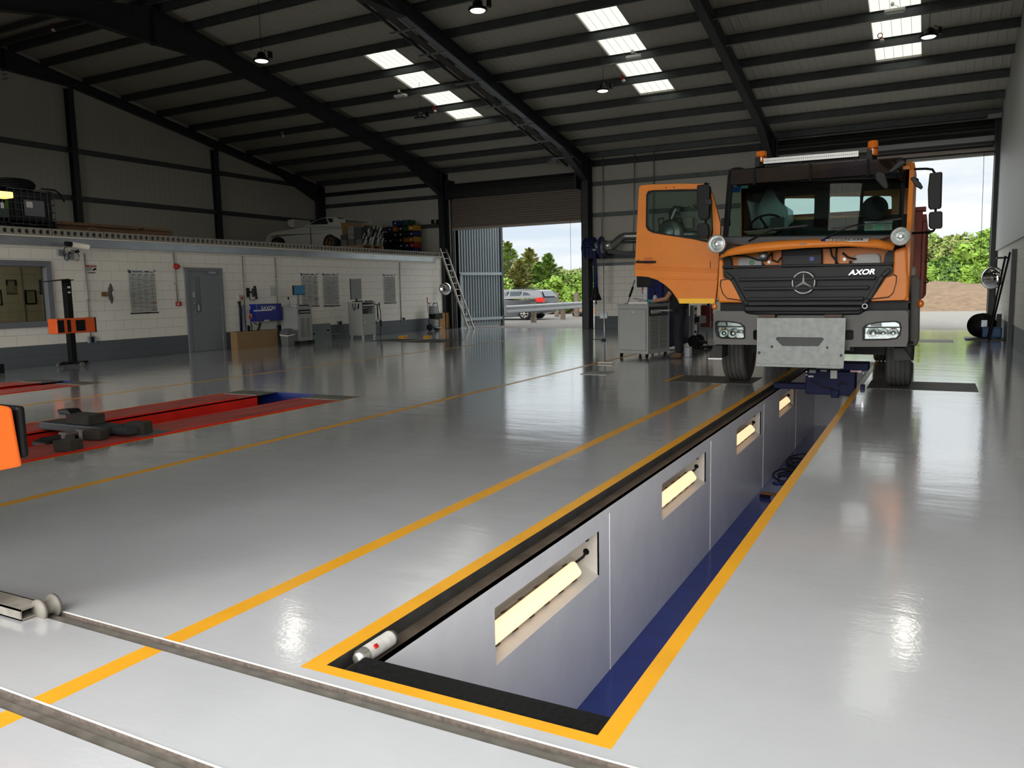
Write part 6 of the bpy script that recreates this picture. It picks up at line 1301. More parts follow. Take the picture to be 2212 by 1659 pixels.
# headlamp tester on the floor rails at the left edge
g = thing('headlamp_tester', (-3.62,1.74,0), 'orange headlamp tester riding on the floor rails at the left edge of the view', 'headlamp tester')
HT = HOL_
bx_ = [px(38,872,X=-3.32), px(38,1010,X=-3.32)]; yr = bx_[0].y
mb = MB(); zA, zB = px(38,1010,X=-3.32).z, px(36,868,X=-3.32).z
mb.slab([(-3.32,yr,zA),(-3.32,yr-.02,zB-.02),(-3.34,yr-.08,zB),(-3.34,yr-.7,zB),(-3.32,yr-.7,zA)], (-.3,0,0)); OB_ = mb.build('optical_box', HT, g, bevel=.02, segs=3)
mb = MB(); mb.slab([(-3.315,yr+.012,zA+.02),(-3.315,yr-.005,zB-.03),(-3.335,yr-.07,zB+.012),(-3.6,yr-.07,zB+.012),(-3.6,yr+.012,zA+.02)], (-.012,.012,0)) if 0 else mb.box(-3.62,-3.325,yr-.0,yr+.035,zA+.03,zB-.02); mb.build('box_end_trim', BLK, OB_, bevel=.015)
mb = MB(); mb.box(-3.78,-3.66,1.62,1.8,.1,1.95); mb.build('post', BLK, g, bevel=.006)
ql = px(29,421.5,X=-3.34); mb = MB(); mb.box(-3.4,-3.34,ql.y-.5,ql.y,ql.z-.012,ql.z+.012); mb.build('amber_strip', mat('amber_strip_glow', (255,220,120), .4, emit=(255,214,110), es=1.3), g, bevel=.003)  # emissive amber strip along the visor edge
mb = MB(); mb.box(-3.7,-3.4,ql.y-.5,ql.y-.02,ql.z-.012,ql.z+.03); mb.build('alignment_visor', BLK, g)
FO = mat('worn_grey_paint', (140,136,126), .6, .1, noise=.3, nscale=14)
f0, f1 = px(50,1342,Z=0), px(100,1325,Z=0)
mb = MB()
def hollow(x0,x1,y0,y1,z0,z1,t): mb.box(x0,x1,y0,y1,z0,z0+t); mb.box(x0,x1,y0,y1,z1-t,z1); mb.box(x0,x1,y0,y0+t,z0,z1); mb.box(x0,x1,y1-t,y1,z0,z1)
n_, f_ = px(43,1343,Z=.0), px(98,1326,Z=.0); xe = (n_.x+f_.x)/2; hollow(xe-.75,xe,n_.y,f_.y,.004,.052,.006)
mb.build('base_beam', FO, g)
mb = MB(); mb.box(xe-.75,xe-.6,1.44,1.86,.03,.09); mb.build('base_cross_beam', FO, g)
wx = px(103,1300,Z=.05).x
for xx, yy in ((wx,2.008),):
    mb = MB(); mb.lathe([(0,-.05),(.05,-.05),(.052,-.035),(.03,-.03),(.03,.01),(.052,.015),(.052,.03),(0,.03)], (xx+.01,yy,.028), (0,1,0), 28) ; mb.build('grooved_wheel', mat('wheel_dusty', (118,114,105), .6, noise=.2), g)
mb = MB(); mb.lathe([(0,-.03),(.045,-.03),(.045,.03),(0,.03)], (xe-.68,1.475,.022), (0,1,0), 24); mb.build('grooved_wheel', mat('wheel_dusty', (118,114,105)), g)

# ================================================ computer cabinet, blue cabinet, analyser, person
fl_, frr = px(1335,772,Z=0), px(1400,775,Z=0); ang = math.atan2(frr.y-fl_.y, frr.x-fl_.x)
base = Vector(((fl_.x+frr.x)/2,(fl_.y+frr.y)/2,0)); ux = Vector((math.cos(ang),math.sin(ang),0)); uy = Vector((-math.sin(ang),math.cos(ang),0))
wc = (frr-fl_).length; Hc = px(1337,657,Y=fl_.y).z; dc = .82
GCAB = thing('computer_cabinet', base+uy*(dc/2), 'grey computer cabinet on castors with papers on top, left of the open truck door', 'cabinet', rz=ang)
MC = Matrix.Translation(base) @ Matrix.Rotation(ang,4,'Z')
def LC(mb): mb.v = [MC @ v for v in mb.v]; return mb
h = wc/2
LC(MB().box(-h,h,0,dc,.09,Hc).box(-h-.01,h+.01,-.012,dc+.01,Hc-.03,Hc)).build('cabinet_body', GREYP, GCAB, bevel=.005)
dd = LC(MB().box(-h+.04,h-.05,-.01,0,.16,Hc-.1)).build('cabinet_door', GREYP, GCAB, bevel=.003)
LC(MB().cyl((.02,-.012,Hc-.16),(.02,-.018,Hc-.16),.014,12)).build('key_lock', CHR, dd)
LC(MB().box(-h+.033,h-.043,-.004,-.001,.153,Hc-.093)).build('door_gap', mat('gap_dark', (60,60,60), .6), GCAB)
mb = MB()
for c in (0,1):
    for k in range(17): mb.cbox((h+.004,.14+c*.34+.1,.2+k*.042),(.012,.26,.014),ry=.5)
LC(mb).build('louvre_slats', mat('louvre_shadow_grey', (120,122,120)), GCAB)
LC(MB().box(h-.2,h+.002,.04,dc-.06,Hc-.24,Hc-.06)).build('printer_bay', BLK, GCAB); LC(MB().box(h-.3,h+.02,.1,.46,Hc-.19,Hc-.12)).build('printer', mat('printer_pale', (190,192,190), .5), GCAB, bevel=.006); LC(MB().box(h,h+.3,.3,.66,Hc-.15,Hc-.125)).build('pull_out_tray', GREYP, GCAB)
for x,y in ((-h+.05,.05),(h-.06,.05),(-h+.05,dc-.06),(h-.06,dc-.06)): LC(MB().cyl((x-.012,y,.042),(x+.012,y,.042),.042,14).box(x-.018,x+.018,y-.02,y+.04,.05,.1)).build('castor', BLK, GCAB)
def onC(x, y, z): return MC @ Vector((x,y,z))
g = thing('desktop_monitor', onC(.0,.5,Hc), 'black monitor seen from behind on a post on the grey computer cabinet', 'monitor'); 
zt, zb_ = px(1365,592,Y=15.6).z, px(1365,621,Y=15.6).z
LC(MB().box(-.2,.16,.46,.51,zb_,zt)).build('screen_case', BLK, g, bevel=.012); LC(MB().box(-.06,.02,.5,.54,Hc+.001,zt-.1).box(-.12,.1,.4,.62,Hc+.001,Hc+.014)).build('stand_post', GALV, g)
g = thing('probe_handle', onC(-.22,.2,Hc), 'slim black handle leaning beside the papers on the grey computer cabinet', 'tool'); mb = MB(); mb.cyl(onC(-.24,.2,Hc+.02),onC(-.14,.3,Hc+.48),.008,8); mb.cyl(onC(-.215,.22,Hc+.14),onC(-.165,.27,Hc+.34),.022,10); mb.build('handle_grip', BLK, g); mb = MB(); mb.cyl(onC(-.24,.2,Hc+.001),onC(-.24,.2,Hc+.02),.06,16); mb.build('handle_foot', GALV, g)
g = thing('paper_stack', onC(.08,.2,Hc), 'stack of white papers and folders on the grey computer cabinet', 'papers'); LC(MB().box(-.14,.3,.06,.34,Hc+.001,Hc+.04)).build('sheets', WHT, g); LC(MB().cbox((.06,.2,Hc+.075),(.28,.2,.02),rz=.3,ry=.2)).build('folder', mat('folder_grey', (150,154,160), .5), g); LC(MB().cbox((.1,.2,Hc+.052),(.16,.12,.012),rz=.2)).build('red_folder', RED, g)
g = thing('spray_bottle', onC(.24,.45,Hc), 'small clear pump bottle with a black top on the grey computer cabinet', 'bottle'); q = onC(.24,.45,Hc+.001); mb = MB(); mb.lathe([(0,0),(.04,0),(.042,.13),(.015,.17),(0,.17)],q,(0,0,1),14); mb.build('bottle_body', mat('clear_plastic', (190,196,200)), g); mb = MB(); mb.lathe([(.016,.16),(.018,.21),(.03,.22),(.03,.24),(0,.24)],q,(0,0,1),10); mb.build('pump_top', BLK, g)
# blue cabinet
bl = px(1421,764,Z=0); b1 = px(1488,762,Z=0); Yb = 16.25; xa, xb = px(1399,700,Y=Yb).x, px(1431,700,Y=Yb).x; zt = px(1420,585,Y=Yb).z; yk = px(1488,700,X=xb).y
g = thing('tall_cabinet', ((xa+xb)/2,Yb+.35,0), 'tall dark blue cabinet standing behind the person at the computer cabinet', 'cabinet'); BC_ = mat('cabinet_blue', (20,30,88), .6, spec=.2, noise=.06)
mb = MB(); mb.box(xa,xb,Yb,yk,.1,zt); mb.build('cabinet_body', BC_, g, bevel=.012); mb = MB(); mb.box(xb,xb+.012,Yb+.03,yk-.03,.13,zt-.03); mb.build('cabinet_door', mat('cabinet_door_blue', (12,18,66), .7, spec=.15), g, bevel=.006)
for x,y in ((xa+.08,Yb+.07),(xb-.08,Yb+.07),(xa+.08,yk-.08),(xb-.08,yk-.08)): mb = MB(); mb.cyl((x-.02,y,.05),(x+.02,y,.05),.05,14); mb.box(x-.025,x+.025,y-.02,y+.04,.05,.11); mb.build('castor', mat('castor_white', (205,205,200)), g)
a, b = px(1395,605,Y=YF-.07), px(1402,618,Y=YF-.07); 
# white-sided unit edge, analyser trolley
Ya = 18.0; c = px(1500,735,Y=Ya); c.z = 0
g = thing('gas_analyser_trolley', c, 'two-wheeled gas analyser trolley with red hoses and leads, left of the truck bumper', 'trolley')
zt = px(1500,660,Y=Ya).z
mb = MB(); mb.box(c.x-.11,c.x-.03,Ya,Ya+.08,.2,zt); mb.build('trolley_post', mat('post_grey', (130,130,126), .5), g)
mb = MB(); mb.box(c.x-.0,c.x+.06,Ya-.02,Ya,.25,zt); mb.build('front_strip', WHT, g)
mb = MB()
for z in (.35,.55,.72,zt-.1): mb.box(c.x+.005,c.x+.055,Ya-.026,Ya-.02,z,z+.05)
mb.build('strip_marks', BLK, g)
za, zb_ = px(1510,682,Y=Ya).z, px(1510,698,Y=Ya).z; mb = MB(); mb.box(c.x+.02,c.x+.24,Ya-.12,Ya+.15,zb_,za); AN = mb.build('analyser_unit', mat('analyser_grey', (170,170,166), .45), g, bevel=.008)
mb = MB(); mb.box(c.x+.03,c.x+.14,Ya-.125,Ya-.12,zb_+.02,za-.02); mb.build('analyser_face', BLK, AN)
mb = MB(); mb.lathe([(.03,-.03),(.14,-.03),(.15,0),(.14,.03),(.03,.03)], (c.x+.0,Ya-.05,.15), (.3,1,0), 24); mb.build('trolley_wheel', RUB, g)
mb = MB(); mb.lathe([(.03,-.03),(.14,-.03),(.15,0),(.14,.03),(.03,.03)], (c.x+.0,Ya+.4,.15), (.3,1,0), 24); mb.build('trolley_wheel', RUB, g)
mb = MB(); mb.box(c.x-.1,c.x+.3,Ya-.0,Ya+.35,.1,.16); mb.build('trolley_base', DKG, g)
HR = mat('hose_red', (120,26,24), .5)
mb = MB(); rn = random.Random(9)
for k in range(6):
    x = c.x+.16+.05*k; mb.tube([Vector((x,Ya+.1,zt+.02)),Vector((x+.02*rn.uniform(-1,1),Ya+.05,zt-.15)),Vector((x+.03,Ya+.05,zt-.35)),Vector((x+.02,Ya+.08,zt-.2-.1*rn.random()))],.012,6)
mb.ring(Vector((c.x+.5,Ya+.1,zt-.02)),.12,.012,(0,1,0),16,6,a0=-2.2,a1=.6); mb.build('red_hose', HR, g)
mb = MB(); mb.box(c.x+.1,c.x+.32,Ya+.15,Ya+.2,zt-.5,zt); mb.build('hose_panel', mat('hose_panel_red', (110,30,34), .5), g)
mb = MB(); mb.tube([Vector((c.x+.1,Ya-.1,zb_)),Vector((c.x+.12,Ya-.1,.4)),Vector((c.x+.06,Ya-.1,.25))],.01,6); mb.build('power_lead', CABLE, g)
c2 = px(1528,735,Y=Ya-.1); mb = MB(); pts = []
for i in range(60): a = i*.5; pts.append(Vector((c2.x+.16*math.cos(a)+.12*math.sin(i*.3), Ya-.25+.14*math.sin(a)+.1*math.cos(i*.37), .012+.03*(1+math.sin(i*.7)))))
tag(mb.tube(pts,.009,6).tube([pts[0],Vector((c2.x-.5,Ya-.5,.01)),Vector((c2.x-.9,Ya-.9,.01))],.008,6).build('floor_cable', CABLE), 'tangle of black cables on the floor beside the gas analyser trolley', 'cable')
g = thing('hose_stand', (px(1528,700,Y=Ya+.4).x,Ya+.4,0), 'thin metal stand with hanging hoses between the analyser trolley and the truck', 'stand'); x = px(1528,700,Y=Ya+.4).x
mb = MB(); mb.cyl((x,Ya+.4,.02),(x,Ya+.4,1.12),.018,8); mb.box(x-.12,x+.12,Ya+.3,Ya+.5,0.001,.02); mb.build('stand_pole', GALV, g)
mb = MB(); mb.tube([(x+.02,Ya+.36,1.1),(x+.08,Ya+.34,.8),(x+.06,Ya+.34,.5),(x+.09,Ya+.34,.8)],.03,8); mb.build('hanging_hose', BLK, g)
mb = MB(); mb.tube([(x+.1,Ya+.34,.9),(x+.14,Ya+.34,.6),(x+.12,Ya+.34,.45)],.025,8); mb.build('pink_hose', mat('hose_pink', (150,80,80), .5), g)
q = px(1536,727,Y=Ya+.1); tag(MB().box(q.x-.07,q.x+.07,Ya+.0,Ya+.16,.001,.2).build('plastic_canister', mat('canister_white', (200,198,190), .5), bevel=.02), 'white plastic canister on the floor by the cables left of the truck', 'canister')
q = px(1482,775,Y=15.6); tag(MB().box(q.x-.1,q.x+.08,15.55,15.75,.001,.2).build('plastic_tub', mat('tub_white', (198,204,208), .5), bevel=.015), 'white plastic tub on the floor behind the boots of the person', 'tub')
# fire extinguisher sign and red call point on far wall behind the monitor
a, b = px(1387,615,Y=YF-.07), px(1391,634,Y=YF-.07); g = thing('fire_point_sign', ((a.x+b.x)/2,YF-.07,b.z), 'small red fire notice on the far wall behind the computer cabinet', 'sign'); mb = MB(); mb.box(a.x,b.x+.02,YF-.075,YF-.065,b.z,a.z); mb.build('sign_board', RED, g); mb = MB(); mb.box(a.x+.03,b.x-.01,YF-.078,YF-.075,b.z+.03,b.z+.1); mb.build('sign_symbol', WHT, g)
a, b = px(1394,600,Y=YF-.07), px(1400,618,Y=YF-.07); tag(MB().box(a.x,b.x,YF-.075,YF-.065,b.z,a.z).build('wall_notice', mat('notice_pink', (170,120,120), .5)), 'small pinkish notice on the far wall left of the tall blue cabinet', 'notice')
a, b = px(1300,678,Y=YF-.06), px(1308,684,Y=YF-.06); g = thing('socket_outlet', (a.x,YF-.06,b.z), 'metal twin socket low on the far blockwork behind the floor mop', 'socket'); mb = MB(); mb.box(a.x-.06,b.x+.08,YF-.11,YF-.062,b.z-.06,a.z+.04); mb.build('back_box', GALV, g)
conduit([px(1370,557,Y=YF-.09),px(1306,559,Y=YF-.09),px(1304,562,Y=YF-.09),px(1304,677,Y=YF-.09)], 'conduit down the far blockwork left of the computer cabinet')
# floor mop / squeegee standing upright
mbz = px(1307,786,Z=0); g = thing('floor_squeegee', mbz, 'upright floor squeegee with a black clamp, left of the grey computer cabinet', 'mop')
zt = px(1304,640,Y=mbz.y).z; tp = Vector((px(1304,640,Y=mbz.y).x,mbz.y,zt)); mb = MB(); mb.cyl(mbz+Vector((0,0,.03)),tp,.012,8); mb.build('pole', GALV, g)
zk = px(1304,735,Y=mbz.y); mb = MB(); mb.cbox(zk,(.07,.07,.06)); mb.build('clamp_block', BLK, g, bevel=.006); mb = MB(); mb.cyl(zk+Vector((-.22,0,.02)),zk,.006,6); mb.build('side_rod', BLK, g)
mb = MB(); mb.box(mbz.x-.14,mbz.x+.16,mbz.y-.02,mbz.y+.02,.008,.035); mb.build('squeegee_bar', mat('bar_pale', (180,176,166), .5), g); mb = MB(); mb.box(mbz.x-.14,mbz.x+.16,mbz.y-.006,mbz.y+.006,0.,.01); mb.build('rubber_blade', RUB, g)

# ------------------------------------------------ the person leaning at the computer cabinet
foot = px(1468,774,Z=0); PX, PY_ = foot.x, foot.y
SKIN = mat('skin', (176,126,100), .55); TEE = mat('black_tshirt', (20,20,21), .85, noise=.2); TRO = mat('dark_work_trousers', (22,24,30), .85, noise=.25, nscale=18); BOOT = mat('tan_boots', (84,66,46), .75, noise=.25); GLOVE = mat('turquoise_glove', (64,148,150), .5); HAIR = mat('dark_hair', (34,26,20), .8)
PER = thing('person', (PX,PY_,0), 'person in a black T-shirt, dark trousers and turquoise gloves leaning over the computer cabinet', 'person')
def skin(name, verts, edges, radii, m, rootv=0, sub=2, parent=PER):
    me = bpy.data.meshes.new(name); IW = WINV[parent]; me.from_pydata([tuple(IW @ Vector(v)) for v in verts], edges, []); me.materials.append(m)
    o = bpy.data.objects.new(name, me); COL.objects.link(o); o.parent = parent; WINV[o] = WINV[parent]
    s_ = o.modifiers.new('skin','SKIN'); s_.use_smooth_shade = True
    for i,r in enumerate(radii):
        d = me.skin_vertices[0].data[i]; d.radius = r if isinstance(r,tuple) else (r,r)
        d.use_root = (i == rootv)
    b = o.modifiers.new('sub','SUBSURF'); b.levels = sub; b.render_levels = sub
    # bake the grown surface to a plain mesh
    ev = o.evaluated_get(bpy.context.evaluated_depsgraph_get()); nm = bpy.data.meshes.new_from_object(ev); nm.materials.clear(); nm.materials.append(m)
    for p in nm.polygons: p.use_smooth = True
    o.modifiers.clear(); o.data = nm
    return o
hand = px(1398,652,Y=PY_+.05)
sh = Vector((PX-.1,PY_-.02,1.36))
# local frame: facing -X, leaning forward
V = [(PX+.02,PY_,.94),(PX-.02,PY_,1.12),(PX-.09,PY_,1.34),(PX-.14,PY_,1.47),(PX-.2,PY_,1.56),(PX-.23,PY_,1.66),(PX-.22,PY_,1.73),   # spine, neck, head
     (PX-.08,PY_-.18,1.39),(PX-.2,PY_-.22,1.17),(hand.x+.16,PY_-.12,1.13),                                                # near arm
     (PX-.08,PY_+.18,1.39),(PX-.2,PY_+.22,1.17),(hand.x+.2,PY_+.2,1.13),                                                  # far arm
     (PX+.03,PY_-.1,.88),(PX-.0,PY_-.11,.5),(PX+.02,PY_-.11,.1),(PX+.03,PY_+.1,.88),(PX-.1,PY_+.12,.5),(PX+.0,PY_+.13,.1)]
Ed = [(0,1),(1,2),(2,3),(3,4),(4,5),(5,6),(2,7),(7,8),(8,9),(2,10),(10,11),(11,12),(0,13),(13,14),(14,15),(0,16),(16,17),(17,18)]
Rr = [(.06,.07),(.1,.13),(.11,.155),.06,.07,.095,.08,.062,.046,.034,.062,.046,.034,(.05,.05),.05,.04,(.05,.05),.05,.04]
body = skin('body', V, Ed, Rr, SKIN)
# T-shirt, trousers
skin('t_shirt', [(PX+.03,PY_,.9),V[1],V[2],V[3],V[7],tuple(Vector(V[7]).lerp(Vector(V[8]),.62)),V[10],tuple(Vector(V[10]).lerp(Vector(V[11]),.62))], [(0,1),(1,2),(2,3),(2,4),(4,5),(2,6),(6,7)], [(.17,.2),(.15,.19),(.15,.2),.085,.088,.076,.088,.076], TEE)
skin('trousers', [(PX+.02,PY_,1.02),(PX+.02,PY_,.92)]+[V[13],V[14],(V[15][0],V[15][1],.09),V[16],V[17],(V[18][0],V[18][1],.09)], [(0,1),(1,2),(2,3),(3,4),(1,5),(5,6),(6,7)], [(.15,.18),(.155,.19),.125,.095,.078,.12,.092,.075], TRO)
for fy,fx,s in ((PY_-.11,PX+.02,0),(PY_+.13,PX+.0,1)):
    skin('boot', [(fx+.06,fy,.06),(fx,fy,.06),(fx-.1,fy,.05),(fx-.19,fy,.04),(fx+.01,fy,.15)], [(0,1),(1,2),(2,3),(1,4)], [(.05,.052),(.06,.06),(.055,.055),(.042,.042),.062], BOOT, 1)
skin('hair', [(PX-.2,PY_,1.66),(PX-.19,PY_,1.735)], [(0,1)], [.098,.092], HAIR)
# face: nose, eyes, ears
mb = MB(); hc = Vector((PX-.225,PY_,1.675)); mb.ell(hc+Vector((-.095,0,-.01)),.018,.014,.022,8,6); mb.ell(hc+Vector((-.06,0,-.055)),.03,.03,.012,8,6)
for s in (-1,1): mb.ell(hc+Vector((.0,.092*s,-.01)),.022,.01,.03,8,6)
mb.build('facial_features', SKIN, PER); mb = MB()
for s in (-1,1): mb.ell(hc+Vector((-.085,.034*s,.018)),.01,.013,.009,8,6)
mb.build('eyes', mat('eye_white', (220,216,210), .3), PER)
def hand_(wr, dirx, side, lab):
    """gloved hand: palm, four bent fingers, side thumb"""
    w_ = Vector(wr); d = Vector(dirx).normalized(); sd = Vector((0,side,0)); dn = Vector((0,0,-1))
    vs = [w_-d*.05, w_, w_+d*.05, w_+d*.095]; es = [(0,1),(1,2),(2,3)]; rs = [.034,(.03,.036),(.024,.045),(.02,.046)]
    P_ = skin('glove', vs, es, rs, GLOVE, 1)
    for k,(o_,L_) in enumerate(((-.036,.07),(-.012,.08),(.012,.076),(.036,.06))):
        b_ = w_+d*.092+sd*o_; a = [b_-d*.02, b_+d*L_*.45+dn*.004, b_+d*L_*.8+dn*.02, b_+d*L_*.95+dn*.042]
        skin('glove_finger', a, [(0,1),(1,2),(2,3)], [.0105,.0105,.0095,.008], GLOVE, 0, 1)
    b_ = w_+d*.03-sd*.036; a = [b_+sd*.012, b_-sd*.02+d*.022, b_-sd*.03+d*.055+dn*.012]; skin('glove_thumb', a, [(0,1),(1,2)], [.013,.012,.009], GLOVE, 0, 1)
hand_(V[9], (-1,.1,-.12), 1, 0); hand_(V[12], (-1,-.1,-.12), -1, 0)

# ================================================ exhaust extraction reel, duct and fan on the far wall
def F(x, y, Y): return px(x, y, Y=Y)
YE = YF-.75
HB = mat('hose_blue', (16,28,78), .6, noise=.2)
g = thing('exhaust_hose_reel', F(1286,535,YE), 'blue exhaust hose reel by the steel column with a hose hanging to a black funnel', 'hose reel')
c = F(1288,535,YE); R_ = (F(1288,514,YE)-c).length
mb = MB(); mb.cyl(c-Vector((.42,0,0)),c+Vector((.3,0,0)),R_*.6,24); mb.build('reel_drum', mat('drum_grey', (150,152,152), .4, .5), g)
for k,x in enumerate((-.38,-.24,-.1)):
    mb = MB(); mb.ring(c+Vector((x,0,0)),R_*.86,.085,(1,.1,0),32,10); mb.build('hose_turn', HB, g)
mb = MB(); mb.lathe([(0,-.01),(R_*1.15,-.015),(R_*1.15,.015),(0,.01)], c+Vector((.2,0,0)), (1,0,0), 32); mb.build('reel_flange', mat('reel_flange_blue', (20,36,100), .4), g)
hx = F(1285,555,YE-.3); ht = Vector((hx.x,YE-.3,c.z-.1)); hb = Vector((F(1287,622,YE-.3).x,YE-.3,F(1287,622,YE-.3).z))
mb = MB(); mb.tube([c+Vector((-.1,-.28,.1)),ht,ht.lerp(hb,.5),hb],.075,12); mb.build('hanging_hose', HB, g)
mb = MB(); mb.cyl(ht+Vector((0,0,.05)),ht+Vector((0,0,-.02)),.09,14); mb.build('hose_clamp', GALV, g)
fb = F(1288,650,YE-.3); mb = MB(); mb.lathe([(.08,.0),(.1,(hb.z-fb.z)*.4),(.2,(hb.z-fb.z)*.95),(.16,(hb.z-fb.z))], hb+Vector((0,0,.02)), (0,0,-1), 20); mb.cyl(fb,fb-Vector((0,0,.12)),.02,8); mb.build('exhaust_funnel', BLK, g)
mb = MB(); mb.bar(c+Vector((.25,.3,-.12)),F(1375,549,YF-.1),.1,.14); mb.bar(c+Vector((.22,.1,.2)),F(1375,523,YF-.1),.06,.06); mb.box(c.x-.1,c.x+.3,YE+.1,YF-.08,c.z-.25,c.z-.12); mb.build('support_rail', DARK, g)
g = thing('extraction_duct', F(1360,515,YF-.3), 'silver spiral duct running from the blue hose reel along the far wall', 'duct'); DUC = mat('spiral_duct', (150,152,150), .35, .8, noise=.1)
mb = MB(); mb.tube([c+Vector((.3,0,.03)),F(1322,530,YE+.1),F(1340,514,YF-.4),F(1350,510,YF-.3),F(1440,508,YF-.3),F(1478,506,YF-.3),F(1530,505,YF-.3)],.125,16); mb.build('duct_pipe', DUC, g)
mb = MB(); a_ = c+Vector((.3,0,.03)); mb.cyl(a_,a_+Vector((.25,.02,.05)),.14,18); mb.build('flexible_collar', mat('collar_silver', (190,190,188), .25, .8), g)
g = thing('extraction_fan', F(1454,503,YF-.45), 'silver extraction fan on the far wall, seen through the truck door window', 'fan')
fc = F(1450,502,YF-.4); Rf = .42
mb = MB(); mb.lathe([(0,-.18),(Rf*.8,-.18),(Rf,-.12),(Rf,.12),(Rf*.8,.18),(0,.18)], fc, (0,1,0), 32); mb.build('fan_casing', DUC, g, bevel=.01)
mb = MB(); mb.lathe([(0,-.02),(Rf*.45,-.02),(Rf*.5,0),(Rf*.5,.03)], fc+Vector((-.05,-.2,0)), (0,1,0), 24); mb.build('inlet_ring', GALV, g)
mb = MB(); tp = F(1452,462,YF-.3); mb.tube([fc+Vector((.05,.1,.2)),Vector((tp.x,YF-.3,tp.z-.25)),Vector((tp.x,YF-.3,tp.z+.02)),Vector((tp.x+.1,YF-.27,tp.z+.14)),Vector((tp.x+.25,YF-.25,tp.z+.1))],.14,14); mb.build('outlet_pipe', DUC, g)
mb = MB()
for x in (1425,1463): q = F(x,490,YF-.35); mb.tube([q,q+Vector((-.05,0,.25)),q+Vector((.12,0,.28)),q+Vector((.16,0,.05))],.02,6)
mb.build('lifting_loop', BLK, g)
a, b = F(1481,471,YF-.08), F(1499,494,YF-.08); g = thing('switchgear_box', ((a.x+b.x)/2,YF-.1,b.z), 'plain pale switchgear box on the far wall beside the extraction fan', 'box'); mb = MB(); mb.box(a.x,b.x,YF-.25,YF-.07,b.z,a.z); mb.build('box_body', mat('pale_enclosure', (176,172,160), .5), g, bevel=.008)
a, b = F(1493,439,YF-.08), F(1502,449,YF-.08); g = thing('isolator_switch', (a.x,YF-.1,b.z), 'small pale isolator with a red button above the switchgear box on the far wall', 'switch'); mb = MB(); mb.box(a.x,b.x,YF-.18,YF-.07,b.z,a.z); mb.build('box_body', mat('grey_isolator', (186,182,170)), g, bevel=.006); q = F(1498,444,YF-.19); mb = MB(); mb.cyl(q,q+Vector((0,.02,0)),.035,12); mb.build('red_button', RED, g)
for xa,ya,yb,lab in ((1303,320,530,'conduit down the far wall just right of the steel column'),(1371,330,545,'conduit down the far wall left of the open truck door'),(1413,322,520,'conduit down the far wall behind the truck door window')):
    conduit([F(xa,ya,YF-.1),F(xa-3,yb,YF-.1)], lab, .018)

# ================================================ roof services
def RF(x, y, off): 
    d = AR*((x-1106)/FPX) - AU*((y-829.5)/FPX) + AF; z0 = 6.0-off; t = (z0+.188*26.3-EYE.z)/(d.z+.188*d.y); return EYE+d*t
LAMPG = mat('lit_highbay', (255,250,235), .4, emit=(255,246,222), es=3.); LAMPO = mat('unlit_highbay', (120,122,122), .4)
for x,y,lit,lab in ((565,131,1,'high bay lamp on a long wire, left of the first rooflight strip'),(1032,22,1,'high bay lamp at the top of the view, right of the cable tray beam'),(908,256,0,'unlit round high bay lamp hanging beside the left rooflight strip'),(1302,196,1,'round high bay lamp hanging left of the middle rooflight strip'),(2006,79,1,'round high bay lamp hanging right of the rooflight above the truck')):
    p = px(x,y,Z=6.3); g = thing('high_bay_lamp', p, lab, 'lamp', 'high bay lamps'); r = .17
    mb = MB(); mb.lathe([(r*.8,-.01),(r,0),(r*.98,.03),(r*.55,.05),(r*.5,.13),(r*.3,.17),(0,.18)], p, (0,0,1), 28); mb.build('lamp_body', BLK, g)
    mb = MB(); mb.lathe([(0,-.02),(r*.72,-.018),(r*.8,-.005)], p, (0,0,1), 28); mb.build('lens', LAMPG if lit else LAMPO, g)
    mb = MB(); mb.cbox(p+Vector((.2,.05,.1)),(.05,.09,.13)); mb.tube([p+Vector((.19,.04,.15)),p+Vector((.1,0,.2)),p+Vector((.08,0,.1))],.01,6); mb.build('driver_box', BLK, g)
    mb = MB(); mb.tube([p+Vector((0,0,.18)),p+Vector((.01,0,.3)),Vector((p.x,p.y,zr(p.y)-.02))],.006,6); mb.build('suspension_wire', CABLE, g)
    if lit:
        L = bpy.data.lights.new('high_bay_light','AREA'); L.shape = 'DISK'; L.size = .26; L.energy = LAMP_W = 8; L.color = (1,.95,.84)
        lo_ = bpy.data.objects.new('high_bay_light', L); COL.objects.link(lo_); lo_.parent = g; lo_.location = (0,0,-.03)
EMW = mat('emergency_white', (228,226,218), .4)
for x,y,lab in ((865,207,'white emergency light under a purlin left of the first rooflight strip'),(1370,123,'white emergency light in front of the middle rooflight strip'),(1933,23,'white emergency light in front of the right rooflight strip')):
    p = RF(x,y,.25); g = thing('emergency_light', p, lab, 'lamp'); mb = MB(); mb.box(p.x-.2,p.x+.2,p.y-.07,p.y+.07,p.z-.03,p.z+.035); mb.build('light_body', EMW, g, bevel=.015); mb = MB(); mb.box(p.x-.17,p.x+.17,p.y-.055,p.y+.055,p.z-.05,p.z-.03); mb.build('light_lens', mat('emergency_lens', (210,212,206), .2), g, bevel=.01)
    mb = MB(); mb.ell(p+Vector((-.05,.0,.14)),.04,.04,.05,10,8); mb.tube([p+Vector((-.05,0,.12)),p+Vector((.05,0,.08)),p+Vector((.1,0,.03))],.006,6); mb.build('ceiling_rose', WHT, g)
